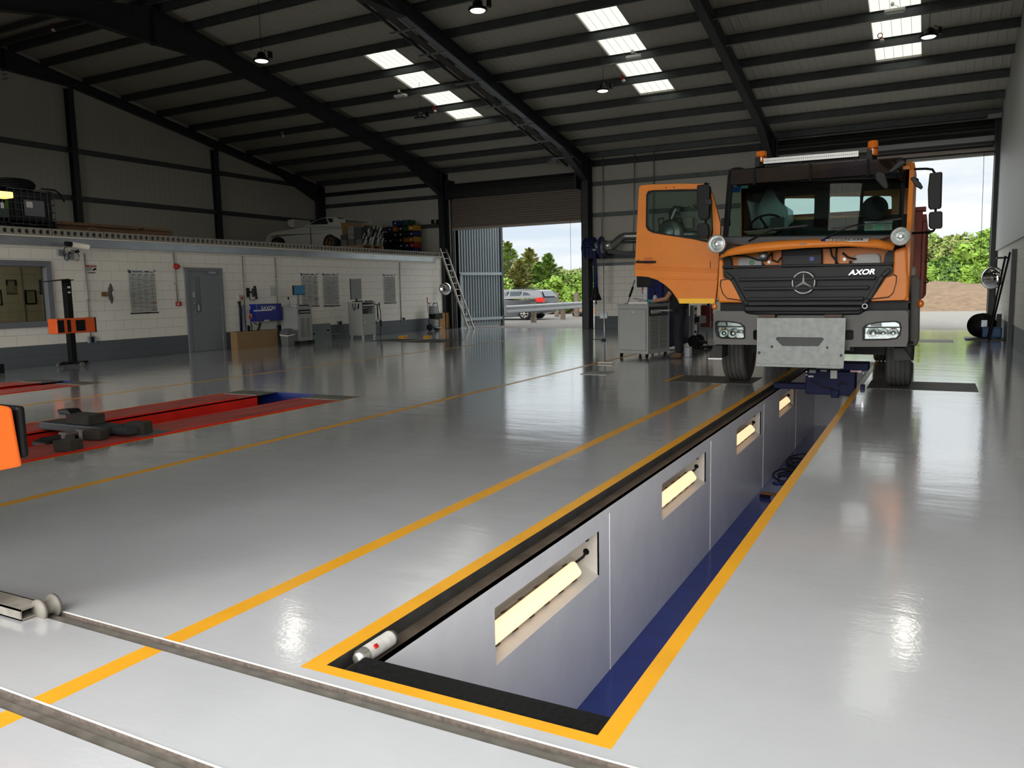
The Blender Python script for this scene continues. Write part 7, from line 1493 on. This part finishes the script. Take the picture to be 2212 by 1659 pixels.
for x,y,lab in ((940,238,'smoke detector with red base beside the left rooflight strip'),(1347,172,'smoke detector with red base beside the middle rooflight strip'),(1905,84,'smoke detector with red base below the right rooflight strip'),(115,62,'smoke detector with red base near the apex at the top left'),(612,293,'smoke detector above the mezzanine gable rafter')):
    p = RF(x,y,.24) if x != 115 else RF(x,y,.24); g = thing('smoke_detector', p, lab, 'detector'); mb = MB(); mb.lathe([(0,-.06),(.045,-.06),(.05,-.03),(.03,0)], p, (0,0,1), 14); mb.build('detector_head', WHT, g)
    mb = MB(); mb.lathe([(.035,0),(.04,.02),(0,.03)], p, (0,0,1), 14); mb.ring(p+Vector((-.04,0,.08)),.05,.01,(0,1,0),14,6); mb.build('red_base', RED if x != 612 else WHT, g)
# flood camera brackets by the doors
for x,y,lab in ((2150,250,'pale flood lamp bracket high in the right corner beside the rolled up shutter'),(1195,350,'pale flood lamp high at the right end of the half lowered shutter')):
    p = px(x,y,Y=YF-.9); g = thing('flood_lamp', p, lab, 'lamp'); mb = MB(); mb.cbox(p,(.34,.1,.12),rz=-.15); mb.build('lamp_case', mat('flood_grey', (150,150,148), .4), g, bevel=.01); mb = MB(); mb.cbox(p+Vector((.22,.05,.05)),(.16,.06,.08)); mb.build('lamp_bracket', GALV, g)
# cable tray slung under the middle frame
XT_ = -10.73; g = thing('cable_tray', (XT_-.25,20.,zr(20)-.6), 'galvanised cable tray slung along the underside of the second steel rafter', 'cable tray')
zT = lambda y: zr(y)-.575
mb = MB(); mb.bar((XT_-.44,14.2,zT(14.2)),(XT_-.44,25.4,zT(25.4)),.03,.07); mb.build('side_rail', PURL, g)
mb = MB(); mb.bar((XT_-.26,14.2,zT(14.2)+.03),(XT_-.26,25.4,zT(25.4)+.03),.2,.02); mb.build('cable_bed', mat('tray_shadow', (60,56,50), .7), g)
mb = MB(); mb.bar((XT_-.36,14.2,zT(14.2)+.045),(XT_-.36,25.4,zT(25.4)+.045),.016,.016); mb.bar((XT_-.22,14.2,zT(14.2)+.05),(XT_-.22,25.4,zT(25.4)+.05),.02,.02); mb.build('laid_cable', CABLE, g)
mb = MB(); mb.bar((XT_,14.2,zT(14.2)+.045),(XT_,25.4,zT(25.4)+.045),.17,.006); mb.build('flange_lit_strip', mat('flange_lit_grey', (120,128,134), .4, .4), g)  # pale colour stands in for light falling on the rafter's bottom flange
for y_ in (85,150,206,251,289,327): pass
for (x,y) in ((880,10),(942,83),(1020,149),(1084,205),(1134,250),(1178,290),(1222,330)):
    q = px(x,y,X=XT_-.1); mb = MB(); mb.box(XT_-.62,XT_+.16,q.y-.02,q.y+.02,zT(q.y)-.075,zT(q.y)-.035); mb.build('strut_bar', GALV, g)
for Y_,xa,xb,lab in ((PY[4]-.02,-10.5,1.3,'conduit along the fourth purlin from the ridge'),(PY[5]-.02,-22.,1.3,'conduit along the fifth purlin from the ridge'),(PY[8]-.02,-10.5,-4.7,'conduit along the purlin above the open truck door'),(PY[9]-.02,-10.5,-4.7,'conduit along the lowest purlin above the far wall panel')):
    m = MB(); z = zr(Y_)-.215; m.tube([(xa,Y_,z),(xb,Y_,z)],.014,6); tag(m.build('conduit', CDT), lab, 'conduit')
# ================================================ right wall: mirror, tool handles, hose reel, downpipe
c = px(2143,600,X=1.32); g = convex(c, (-.55,-.83,0), .28, 'round convex mirror on the right door post', [c+Vector((.05,.07,0)),Vector((XR-.05,c.y+.15,c.z))])
for x0,y0,x1,y1,lab in ((2172,553,2163,672,'left one of two long dark poles leaning in the right corner'),(2182,545,2166,680,'right one of two long dark poles leaning in the right corner')):
    a, b = px(x0,y0,X=XR-.1), px(x1,y1,X=XR-.12); b2 = Vector((XR-.35,b.y+.3,.02)); tag(MB().tube([a,b2],.022,8).build('long_pole', BLK), lab, 'pole', 'poles in the right corner')
q = px(2170,557,X=XR-.05); g = thing('tool_rack', q, 'dark bracket arm holding the long poles in the right corner', 'bracket'); mb = MB(); mb.box(XR-.22,XR,q.y-.5,q.y-.46,q.z-.03,q.z+.01); mb.box(XR-.24,XR-.2,q.y-.7,q.y-.1,q.z-.03,q.z); mb.build('rack_arm', BLK, g)
a = px(2189,640,X=XR-.02); mb = MB(); yq = a.y; mb.box(XR-.09,XR-.005,yq-.06,yq+.06,0,px(2189,540,X=XR-.02).z); trim(mb, mat('grey_post', (84,86,88), .5))
RY = 22.3; rx0, rx1 = px(2108,700,Y=RY).x, px(2160,700,Y=RY).x
c = Vector(((rx0+rx1)/2-.12,RY+.1,px(2130,696,Y=RY).z)); Rr_ = (px(2130,670,Y=RY).z-c.z)*1.0
g = thing('hose_drum', (c.x,c.y,0), 'big black hose drum with a blue motor on a steel plate in the right corner', 'drum')
mb = MB(); mb.lathe([(0,-.16),(Rr_,-.16),(Rr_,-.13),(Rr_*.8,-.12),(Rr_*.8,.12),(Rr_,.13),(Rr_,.16),(0,.16)], Vector((c.x,c.y,Rr_+.04)), (.25,1,0), 36); mb.build('drum_reel', BLK, g)
mb = MB(); mb.lathe([(Rr_*.78,-.115),(Rr_*.86,-.05),(Rr_*.86,.05),(Rr_*.78,.115)], Vector((c.x,c.y,Rr_+.04)), (.25,1,0), 32); mb.build('wound_hose', CABLE, g)
mb = MB(); mb.box(c.x+.0,c.x+.4,c.y-.45,c.y-.2,.05,.3); mb.build('motor_unit', mat('motor_blue', (36,84,140), .4), g, bevel=.03); mb = MB(); mb.box(c.x-.02,c.x+.1,c.y-.22,c.y-.16,.3,.46); mb.build('label_plate', GALV, g)
mb = MB(); mb.box(c.x-.35,c.x+.45,c.y-.5,c.y+.3,0.001,.03); mb.box(c.x+.3,c.x+.4,c.y-.1,c.y+.1,.03,.6); mb.build('base_plate', mat('reel_plate_dark', (60,60,60), .5, .3), g)
# ================================================ outside
GRV = mat('gravel_ground', (104,102,98), .95, noise=.35, nscale=9, bump=.8, bscale=22, bdist=.03)
ASP = mat('pale_concrete_yard', (118,116,110), .9, noise=.1, nscale=2)
DIRT = mat('dirt_bank', (104,86,66), .95, noise=.25, nscale=3, bump=.8, bscale=5, bdist=.08)
GRS = mat('bank_grass', (70,86,36), .9, noise=.3, nscale=4)
w = MB(); w.add([(-80,YF+.25,-.012),(-8.,YF+.25,-.012),(-8.,75,-.012),(-80,75,-.012)],[(0,1,2,3)]); struct(w, 'ground_gravel', GRV, fixn=False)
w = MB(); w.add([(-8.,YF+.25,-.012),(40,YF+.25,-.012),(40,75,-.012),(-8.,75,-.012)],[(0,1,2,3)]); struct(w, 'ground_yard', ASP, fixn=False)
w = MB(); w.add([(-60,-60,-.014),(60,-60,-.014),(60,YN-.2,-.014),(-60,YN-.2,-.014)],[(0,1,2,3)])
struct(w, 'ground_near', ASP, fixn=False)
# dirt bank behind the yard
by0 = px(2060,672,Z=0).y; byc = by0+8; zc_ = px(2060,614,Y=byc).z
rn = random.Random(21); nx, ny = 60, 14; vs = []; fs = []
for j in range(ny+1):
    for i in range(nx+1):
        x = -9+34*i/nx; t = j/ny; y = by0+t*14+(1.2*math.sin(x*.5) if j else 0)*.6
        z = zc_*(math.sin(min(1,t*1.75)*PI/2))+(.12*rn.random() if 0 < j else -.05)+.15*math.sin(x*.9+t*3)*(1 if j else 0)
        fade = min(1, max(0,(x+9)/4)); vs.append((x,y,z*fade-.02))
for j in range(ny):
    for i in range(nx): fs.append((j*(nx+1)+i,j*(nx+1)+i+1,(j+1)*(nx+1)+i+1,(j+1)*(nx+1)+i))
w = MB(); w.add(vs, fs, 0, True); struct(w, 'ground_bank', DIRT, fixn=False)
mx_ = px(1252,640,Y=44).x; w = MB(); vs = []
for j in range(9):
    for k in range(18):
        a = 2*PI*k/18; r = 1-j/8; vs.append((mx_+1.2+3.2*r*math.cos(a), 46+2.6*r*math.sin(a), 1.0*(1-r*r)+.06*rn.random()-.05))
w.add(vs,[(j*18+k,j*18+(k+1)%18,(j+1)*18+(k+1)%18,(j+1)*18+k) for j in range(8) for k in range(18)],0,True)
struct(w, 'ground_mound', mat('mound_soil', (108,80,60), .95, noise=.2), fixn=False)
# grass tufts on the bank
def tufts(c, n, R, h, rn_, mb):
    for _ in range(n):
        a = rn_.uniform(0,2*PI); r = R*math.sqrt(rn_.random()); x = c[0]+r*math.cos(a)*1.8; y = c[1]+r*math.sin(a); b = rn_.uniform(0,PI); hh = h*rn_.uniform(.5,1.2); s = .05
        mb.add([(x-s*math.cos(b),y-s*math.sin(b),c[2]),(x+s*math.cos(b),y+s*math.sin(b),c[2]),(x+rn_.uniform(-.12,.12),y+rn_.uniform(-.12,.12),c[2]+hh)],[(0,1,2)])
mb = MB(); rn = random.Random(5)
for x_,y_,n,R in ((2103,632,260,.5),(2030,638,60,.25),(2120,660,200,.45),(2130,640,90,.3),(1993,640,50,.3),(2040,653,30,.2)):
    t = (672-y_)/58; q = px(x_,y_,Y=by0+1.2+t*6.5); tufts((q.x,q.y,q.z-.1), n, R, .28, rn, mb)
tag(mb.build('bank_grass', GRS, fixn=False), 'patchy green grass tufts growing on the dirt bank', 'grass', kind='stuff')
# ------------------------------------------------ trees and bushes
def leafmat(name, c, v=.35):
    m = mat(name, c, .75, noise=v, nscale=1.6, spec=.2); return m
LC1 = [leafmat('leaf_fresh_green', (104,132,48)), leafmat('leaf_mid_green', (104,132,54)), leafmat('leaf_olive', (112,120,70)), leafmat('leaf_deep_green', (68,94,42)), leafmat('needle_green', (128,152,78)), leafmat('needle_brownish', (142,138,84))]
BARK = mat('bark', (96,80,64), .9, noise=.3)
def bush(c, rx, rz, n, seed, mats, s=.16, lab='', name='leafy_bush', grp='bushes beyond the yard', trunk=True):
    rn = random.Random(seed); g = thing(name, (c[0],c[1],c[2]), lab, 'bush', grp); mb = MB()
    cl = []
    for k in range(26):
        u = rn.uniform(-1,1); a = rn.uniform(0,2*PI); v = rn.random()
        cl.append((Vector((c[0]+rx*.75*math.cos(a)*math.sqrt(v), c[1]+rx*.6*math.sin(a)*math.sqrt(v), c[2]+rz*(.18+.72*rn.random()*(1-.45*v)))), rx*rn.uniform(.2,.36)))
    for i in range(n):
        cc, r = rn.choice(cl); d = Vector((rn.gauss(0,1),rn.gauss(0,1),rn.gauss(0,1))).normalized(); p = cc+d*r*rn.uniform(.75,1.08)
        if p.z < c[2]: p.z = c[2]+.1*rn.random()
        t = Vector((rn.gauss(0,1),rn.gauss(0,1),rn.gauss(0,.6))).normalized(); b = t.cross(d)
        if b.length < .1: continue
        b.normalize(); ss = s*rn.uniform(.6,1.3); mi = 0 if rn.random() < .6 else rn.randrange(len(mats))
        mb.add([p-t*ss,p-b*ss*.5,p+t*ss,p+b*ss*.5],[(0,1,2,3)], mi)
    mb.build('foliage', [LC1[k] for k in mats], g, fixn=False)
    if trunk:
        mb = MB()
        for k in range(5): q = cl[k][0]; mb.tube([Vector((c[0]+rn.uniform(-.2,.2),c[1],c[2]-.1)),Vector((c[0],c[1],c[2])).lerp(q,.5)+Vector((0,0,.2)),q],[.07,.05,.02],6)
        mb.build('stems', BARK, g)
    return g
def conifer(c, R, H, n, seed, mats, lab):
    rn = random.Random(seed); g = thing('conifer_tree', c, lab, 'tree', 'young conifers beyond the crash barrier'); mb = MB(); tr = MB(); c = Vector(c)
    tr.tube([c-Vector((0,0,.2)),c+Vector((0,0,H*.5)),c+Vector((0,0,H))],[.13,.08,.012],8)
    nb = 74; per = n//nb
    for k in range(nb):
        h = H*(.06+.92*(k/nb)**.9); a = k*2.4+rn.uniform(-.3,.3); L_ = R*(1-h/H)**1.05*rn.uniform(.7,1.2)+.1
        d = Vector((math.cos(a),math.sin(a),.18)); b0 = c+Vector((0,0,h))
        tr.tube([b0,b0+d*L_*.6,b0+d*L_+Vector((0,0,.06*L_))],[.025,.015,.004],5)
        for i in range(per):
            t = rn.random()**.7; p = b0+d*L_*t+Vector((0,0,.05*L_*t)); sd = Vector((-math.sin(a),math.cos(a),0))*rn.uniform(-1,1)*L_*.34*(1-t*.75); p += sd+Vector((0,0,rn.uniform(-.12,.05)))
            q = (d*.8+sd.normalized()*.6 if sd.length > .01 else d).normalized(); u = q.cross(Vector((rn.gauss(0,.4),rn.gauss(0,.4),1))).normalized(); ss = rn.uniform(.07,.15)
            mb.add([p-q*ss,p-u*ss*.35,p+q*ss*1.2+Vector((0,0,.03)),p+u*ss*.35],[(0,1,2,3)], 0 if rn.random() < .65 else rn.randrange(len(mats)))
    mb.build('needles', [LC1[k] for k in mats], g, fixn=False); tr.build('trunk', BARK, g)
YT = 46.
def tree_at(x, ytop, Y, f, *a, **k):
    q = px(x,ytop,Y=Y); return (q.x,Y,0), q.z
for i,(x,yt,Y,R,ms,lab) in enumerate(((1096,520,46,2.6,(4,1,5),'tall young conifer nearest the corrugated gate'),(1068,500,47,2.6,(4,5,1),'tall young conifer mostly hidden by the corrugated gate'),(1143,534,47,2.5,(5,4,1),'brownish young conifer rising behind the dark estate car'),(1184,546,45,2.0,(4,1,3),'slim green conifer right of the brownish one'),(1120,560,44,1.8,(5,2,1),'short brown tinged conifer behind the roof of the estate car'),(1163,565,45,1.7,(4,3,1),'short green conifer behind the rear window of the estate car'))):
    c, H = tree_at(x,yt,Y,None); conifer(c, R*1.25, H, 6200, 30+i, ms, lab)
for i,(x,yt,Y,rx,ms,lab) in enumerate(((1243,562,52,3.2,(2,1,0),'pale olive round tree at the right of the far left doorway'),(1215,598,47,2.2,(0,1,3),'bright green low bush in front of the pale olive tree'),(1190,600,44,1.6,(0,1,4),'fresh green bush behind the crash barrier post'),(1247,606,46,2.0,(0,0,1),'bright yellow green bush beside the steel column in the doorway'),(1095,612,43,2.0,(1,2,5),'low mixed bush behind the bonnet of the estate car'),(1280,590,50,3.,(1,0,3),'green bush hidden behind the far column'))):
    c, H = tree_at(x,yt,Y,None); bush(c, rx, H, 9000, 50+i, ms, lab=lab)
Yb_ = by0+11
for i,(x,yt,dy,rx,ms,lab) in enumerate(((2010,492,1.,2.7,(2,1,0),'tall pale bush just right of the truck in the open doorway'),(1960,505,1.5,2.6,(1,2,0),'tall bush hidden behind the truck mirror'),(2062,505,2.2,2.2,(2,0,1),'thin airy bush in the middle of the right doorway'),(2100,522,0.,2.3,(0,0,1),'bright green bush in the middle right of the doorway'),(2140,498,.6,2.4,(0,1,0),'bright green tall bush beside the right door jamb'),(2050,560,-1.,1.7,(3,1,0),'dark low bush in front of the bank bushes'),(2090,575,-1.2,1.5,(0,3,1),'low green bush along the top of the dirt bank'),(2008,580,-1.3,1.4,(1,3,0),'low dark green bush by the tipper body side'),(2180,500,1.,2.6,(1,0,3),'green bush hidden behind the right wall'),(2130,585,-1.,1.3,(3,0,1),'low dark bush by the right door jamb'),(1890,500,2.,3.,(1,2,3),'broad bush hidden behind the truck cab'))):
    Y = Yb_+dy; q = px(x,yt,Y=Y); zb_ = zc_-.3; bush((q.x,Y,zb_), rx, q.z-zb_, 9500, 80+i, ms, s=.17, lab=lab)
# ------------------------------------------------ corrugated gate outside the far left doorway
A_, B_ = px(985,709,Z=0), px(1081,703,Z=0); xg = -16.05; A_ = Vector((px(984,600,Y=YF+.3).x,YF+.3,0)); B_ = Vector((px(1080,600,Y=px(1081,703,Z=0).y).x, px(1081,703,Z=0).y, 0))
CS = mat('corrugated_galvanised', (140,150,154), .45, .35)
g = thing('corrugated_gate', (A_+B_)/2, 'tall corrugated steel gate standing open outside the far left doorway', 'gate'); d = (B_-A_); L_ = d.length; d.normalize(); nrm = Vector((d.y,-d.x,0)); HG = 4.6
mb = MB(); n = 17; vs = []
for k in range(n):
    u0 = L_*k/n; p_ = L_/n
    for du, o in ((0,0),(.14,.06),(.5,.06),(.64,0)):
        q = A_+d*(u0+du*p_)+nrm*o; vs += [Vector((q.x,q.y,.18)),Vector((q.x,q.y,HG))]
m_ = len(vs)//2; mb.add(vs,[(2*i,2*i+2,2*i+3,2*i+1) for i in range(m_-1)]); mb.build('corrugated_sheet', CS, g, fixn=False)
for z in (px(1060,591,X=B_.x).z, .32):
    mb = MB(); mb.bar(A_+nrm*.09+Vector((0,0,z)),B_+nrm*.09+Vector((0,0,z)),.05,.11); mb.build('gate_rail', mat('gate_rail_paint', (150,160,162), .4, .3), g)
mb = MB(); mb.bar(A_+nrm*.02+Vector((0,0,.1)),B_+nrm*.02+Vector((0,0,.1)),.04,.16); mb.build('bottom_trim', mat('gate_trim', (120,128,130), .5, .4), g)
mb = MB(); q = B_+d*.05; mb.bar(Vector((q.x,q.y,0)),Vector((q.x,q.y,HG)),.16,.16,up=(1,0,0)); mb.build('gate_post', mat('gate_post_dark', (48,54,58), .5), g)
q = A_+d*.1+nrm*.14; tag(MB().box(q.x-.07,q.x+.07,q.y-.07,q.y+.07,0,2.05).box(q.x-.1,q.x+.1,q.y-.1,q.y+.1,2.05,2.12).build('grey_bollard', mat('bollard_grey', (140,148,152), .5)), 'tall grey square post outside beside the corrugated gate and ladder', 'post')
# ------------------------------------------------ crash barrier
g = thing('crash_barrier', px(1154,697,Z=0), 'galvanised crash barrier on timber posts outside the far left doorway', 'barrier')
P1, P2 = px(1153,696.5,Z=0), px(1216,690,Z=0); P1.z = P2.z = 0; dd = (P2-P1); sp_ = dd.length; dd.normalize(); nn = Vector((dd.y,-dd.x,0))
zt_, zl_ = px(1153,657,Y=P1.y).z, px(1153,673,Y=P1.y).z
prof = [(0,0),(.05,.1),(.05,.3),(0,.42),(0,.58),(.05,.7),(.05,.9),(0,1)]
mb = MB(); s0 = next(k*.03 for k in range(400) if proj(P1-dd*k*.03+Vector((0,0,.6)))[0] < 1088); a0, a1 = P1-dd*s0, P1+dd*14; vs = []
for o,t in prof:
    z = zl_+(zt_-zl_)*t
    for q in (a0,a1): p = q+nn*(.1+o); vs.append(Vector((p.x,p.y,z)))
mb.add(vs,[(2*i,2*i+1,2*i+3,2*i+2) for i in range(len(prof)-1)]); mb.build('barrier_rail', mat('barrier_galvanised', (150,154,158), .4, .6), g, fixn=False)
TP = mat('barrier_timber', (106,96,82), .85, noise=.2)
for k in range(-3,5):
    q = P1+dd*sp_*k
    if k < 0: continue
    mb = MB(); mb.bar(q,q+Vector((0,0,zt_+.08)),.16,.2,up=(1,0,0)); mb.build('barrier_post', TP, g)
for x,lab in ((1203,'left one of two timber stakes standing behind the crash barrier'),(1246,'right one of two timber stakes standing behind the crash barrier')):
    q = px(x,684,Z=0); tag(MB().box(q.x-.1,q.x+.1,q.y-.1,q.y+.1,0,px(x,632,Y=q.y).z).build('timber_stake', TP), lab, 'post')
q = px(1252,683,Z=0); g = thing('old_tyre', q, 'old tyre lying on the gravel by the right edge of the far left doorway', 'tyre'); mb = MB(); mb.ring((q.x,q.y,.12),.28,.12,(0,0,1),24,10); mb.build('tyre_casing', RUB, g)
# ------------------------------------------------ dark estate car outside
CYb = px(1133,691,Z=0).y
CD = mat('car_dark_grey', (44,48,56), .25, spec=.6, coat=.6)
def cs(x,y): p = px(x,y,Y=CYb); return (p.x, p.z)
xr0 = cs(1170,660)[0]
cg = thing('car', (xr0-2.1, CYb+.85, 0), 'dark grey estate car parked behind the crash barrier outside', 'car')
x0f = cs(1170,660)[0]-4.3
low = [cs(1170,641),cs(1172,655),cs(1171,668),cs(1168,676),cs(1148,681),cs(1146,674),cs(1139,668),cs(1133,666.5),cs(1126,668.5),cs(1121,675),cs(1120,684),cs(1085,686)]
low += [(x0f+.9,low[-1][1]),(x0f+.75,.55),(x0f+.45,.62),(x0f+.15,.5),(x0f,.55),(x0f+.05,.8),(x0f+.9,1.0),(x0f+1.15,1.02)]
low += [cs(1120,649),cs(1160,643.5)]
mb = MB(); mb.slab([(x,CYb,z) for x,z in low],(0,1.75,0)); mb.build('car_body', CD, cg, bevel=.06, segs=3)
roof = [(x0f+1.0,.98),(x0f+1.75,cs(1100,626)[1]),cs(1110,625),cs(1132,624.6),cs(1158,626.5),cs(1164,629),cs(1172,643)]
ins = lambda i: .02 if i in (0,len(roof)-1) else .16
mb = MB(); N_ = len(roof); mb.add([(x,CYb+ins(i),z) for i,(x,z) in enumerate(roof)]+[(x,CYb+1.75-ins(i),z) for i,(x,z) in enumerate(roof)],[tuple(range(N_)),tuple(range(2*N_-1,N_-1,-1))]+[(i,i+1,N_+i+1,N_+i) for i in range(N_-1)]); mb.build('car_cabin', CD, cg, bevel=.03)
CGW = mat('car_window_glass', (78,90,96), .08)
for pts in (((1084,634),(1096,630),(1093,645),(1084,647)),((1101,630),(1124,629.5),(1122,643.5),(1099,646)),((1129,631),(1138,632),(1145,638),(1146,642),(1127,644))):
    mb = MB(); mb.slab([(cs(*p)[0],CYb+.06,cs(*p)[1]) for p in pts],(0,.06,0)); mb.build('side_window', CGW, cg)
(xa,za),(xb,zb_) = cs(1164,629.5), cs(1171,641.5); mb = MB(); mb.add([(xa+.03,CYb+.35,za+.02),(xa+.03,CYb+1.4,za+.02),(xb+.05,CYb+1.6,zb_+.02),(xb+.05,CYb+.2,zb_+.02)],[(0,1,2,3)]); mb.build('rear_window', CGW, cg, fixn=False)
mb = MB(); mb.slab([(cs(*p)[0],CYb-.02,cs(*p)[1]) for p in ((1155,644),(1171,642.5),(1172,653),(1160,653))],(0,.3,0)); mb.build('tail_light', mat('tail_light_red', (214,36,28), .25), cg, bevel=.01)
mb = MB(); p = cs(1172,660); mb.box(p[0]+.0,p[0]+.04,CYb+.6,CYb+1.15,p[1]-.05,p[1]+.09); mb.build('number_plate', WHT, cg)
for x_ in (1133,):
    pass
def cwheel(x, m_):
    r = .31; o = MB(); o.lathe([(r*.6,0),(r*.85,-.02),(r,.0),(r,.22),(r*.6,.22)], (x,CYb-.01,r), (0,1,0), 28); W_ = o.build('car_wheel', RUB, cg); o = MB(); o.ring((x,CYb,r),r*.6,.025,(0,1,0),24,6)
    for k in range(6):
        a = 2*PI*k/6; o.bar((x,CYb-.02,r),(x+r*.6*math.cos(a),CYb-.01,r+r*.6*math.sin(a)),.03,.08,up=(0,1,0))
    o.build('rim', m_, W_)
RIM = mat('alloy_rim', (190,186,176), .35, .5); cwheel(cs(1133,680)[0], RIM); cwheel(x0f+.85, RIM)
for xx in (cs(1133,680)[0], x0f+.85):
    o = MB(); r = .31; o.lathe([(0,0),(r*.85,0),(r,.05),(r,.2),(0,.22)], (xx,CYb+1.52,r), (0,1,0), 24); o.build('car_wheel', RUB, cg)
mb = MB()
for dy in (.22,1.5): mb.tube([(cs(1100,624.5)[0],CYb+dy,cs(1100,624)[1]+.02),(cs(1130,623.5)[0],CYb+dy,cs(1130,623)[1]+.04),(cs(1152,625)[0],CYb+dy,cs(1152,624.5)[1]+.0)],.02,6)
mb.build('roof_rail', BLK, cg)
# ------------------------------------------------ camera, sky, exposure
cam = bpy.data.cameras.new('camera'); co = bpy.data.objects.new('camera', cam); COL.objects.link(co)
cam.sensor_fit = 'HORIZONTAL'; cam.sensor_width = 36; cam.lens = FPX/2212*36; cam.clip_start = .02; cam.clip_end = 500
M = Matrix((AR, AU, -AF)).transposed().to_4x4(); M.translation = EYE; co.matrix_world = M
SC.camera = co
def world():
    w = bpy.data.worlds.new('overcast_sky'); SC.world = w; w.use_nodes = True; nt = w.node_tree; nt.nodes.clear(); N = nt.nodes.new; L = nt.links.new
    o = N('ShaderNodeOutputWorld'); bg = N('ShaderNodeBackground'); L(bg.outputs[0], o.inputs[0])
    tc = N('ShaderNodeTexCoord'); sp = N('ShaderNodeSeparateXYZ'); L(tc.outputs['Generated'], sp.inputs[0])
    mp = N('ShaderNodeMapping'); mp.inputs['Scale'].default_value = (1.6,1.6,9); L(tc.outputs['Generated'], mp.inputs[0])
    n = N('ShaderNodeTexNoise'); n.inputs['Scale'].default_value = 2.2; n.inputs['Detail'].default_value = 7; n.inputs['Roughness'].default_value = .55; L(mp.outputs[0], n.inputs['Vector'])
    r = N('ShaderNodeMapRange'); r.inputs[1].default_value = .38; r.inputs[2].default_value = .6; L(n.outputs[0], r.inputs[0])
    c = N('ShaderNodeMix'); c.data_type = 'RGBA'; c.inputs[6].default_value = rgb((212,226,238)); c.inputs[7].default_value = rgb((246,248,248)); L(r.outputs[0], c.inputs[0])
    # overcast sky is brighter overhead and towards the veiled sun behind the building's near doors
    up = N('ShaderNodeMapRange'); up.inputs[1].default_value = .12; up.inputs[2].default_value = .9; up.inputs[3].default_value = 0; up.inputs[4].default_value = SKY_UP; L(sp.outputs[2], up.inputs[0])
    bk = N('ShaderNodeMapRange'); bk.inputs[1].default_value = -.35; bk.inputs[2].default_value = -.95; bk.inputs[3].default_value = 0; bk.inputs[4].default_value = SKY_BACK; L(sp.outputs[1], bk.inputs[0])
    a = N('ShaderNodeMath'); a.operation = 'ADD'; L(up.outputs[0], a.inputs[0]); L(bk.outputs[0], a.inputs[1])
    bg.inputs[1].default_value = SKY_BASE; L(c.outputs[2], bg.inputs[0])
    b2 = N('ShaderNodeBackground'); b2.inputs[0].default_value = (1.0,.98,.955,1); L(a.outputs[0], b2.inputs[1]); ad = N('ShaderNodeAddShader'); L(bg.outputs[0], ad.inputs[0]); L(b2.outputs[0], ad.inputs[1]); L(ad.outputs[0], o.inputs[0])
SKY_BASE, SKY_UP, SKY_BACK = 1.0, 1.7, 6.2
world()
sc = SC
sc.view_settings.view_transform = 'Standard'; sc.view_settings.look = 'None'; sc.view_settings.exposure = 0.14; sc.view_settings.gamma = 1; sc.view_settings.use_curve_mapping = False
cy = sc.cycles
cy.max_bounces = 9; cy.diffuse_bounces = 5; cy.glossy_bounces = 4; cy.transmission_bounces = 6; cy.transparent_max_bounces = 12
cy.caustics_reflective = False; cy.caustics_refractive = False; cy.use_denoising = True; cy.sample_clamp_indirect = 6
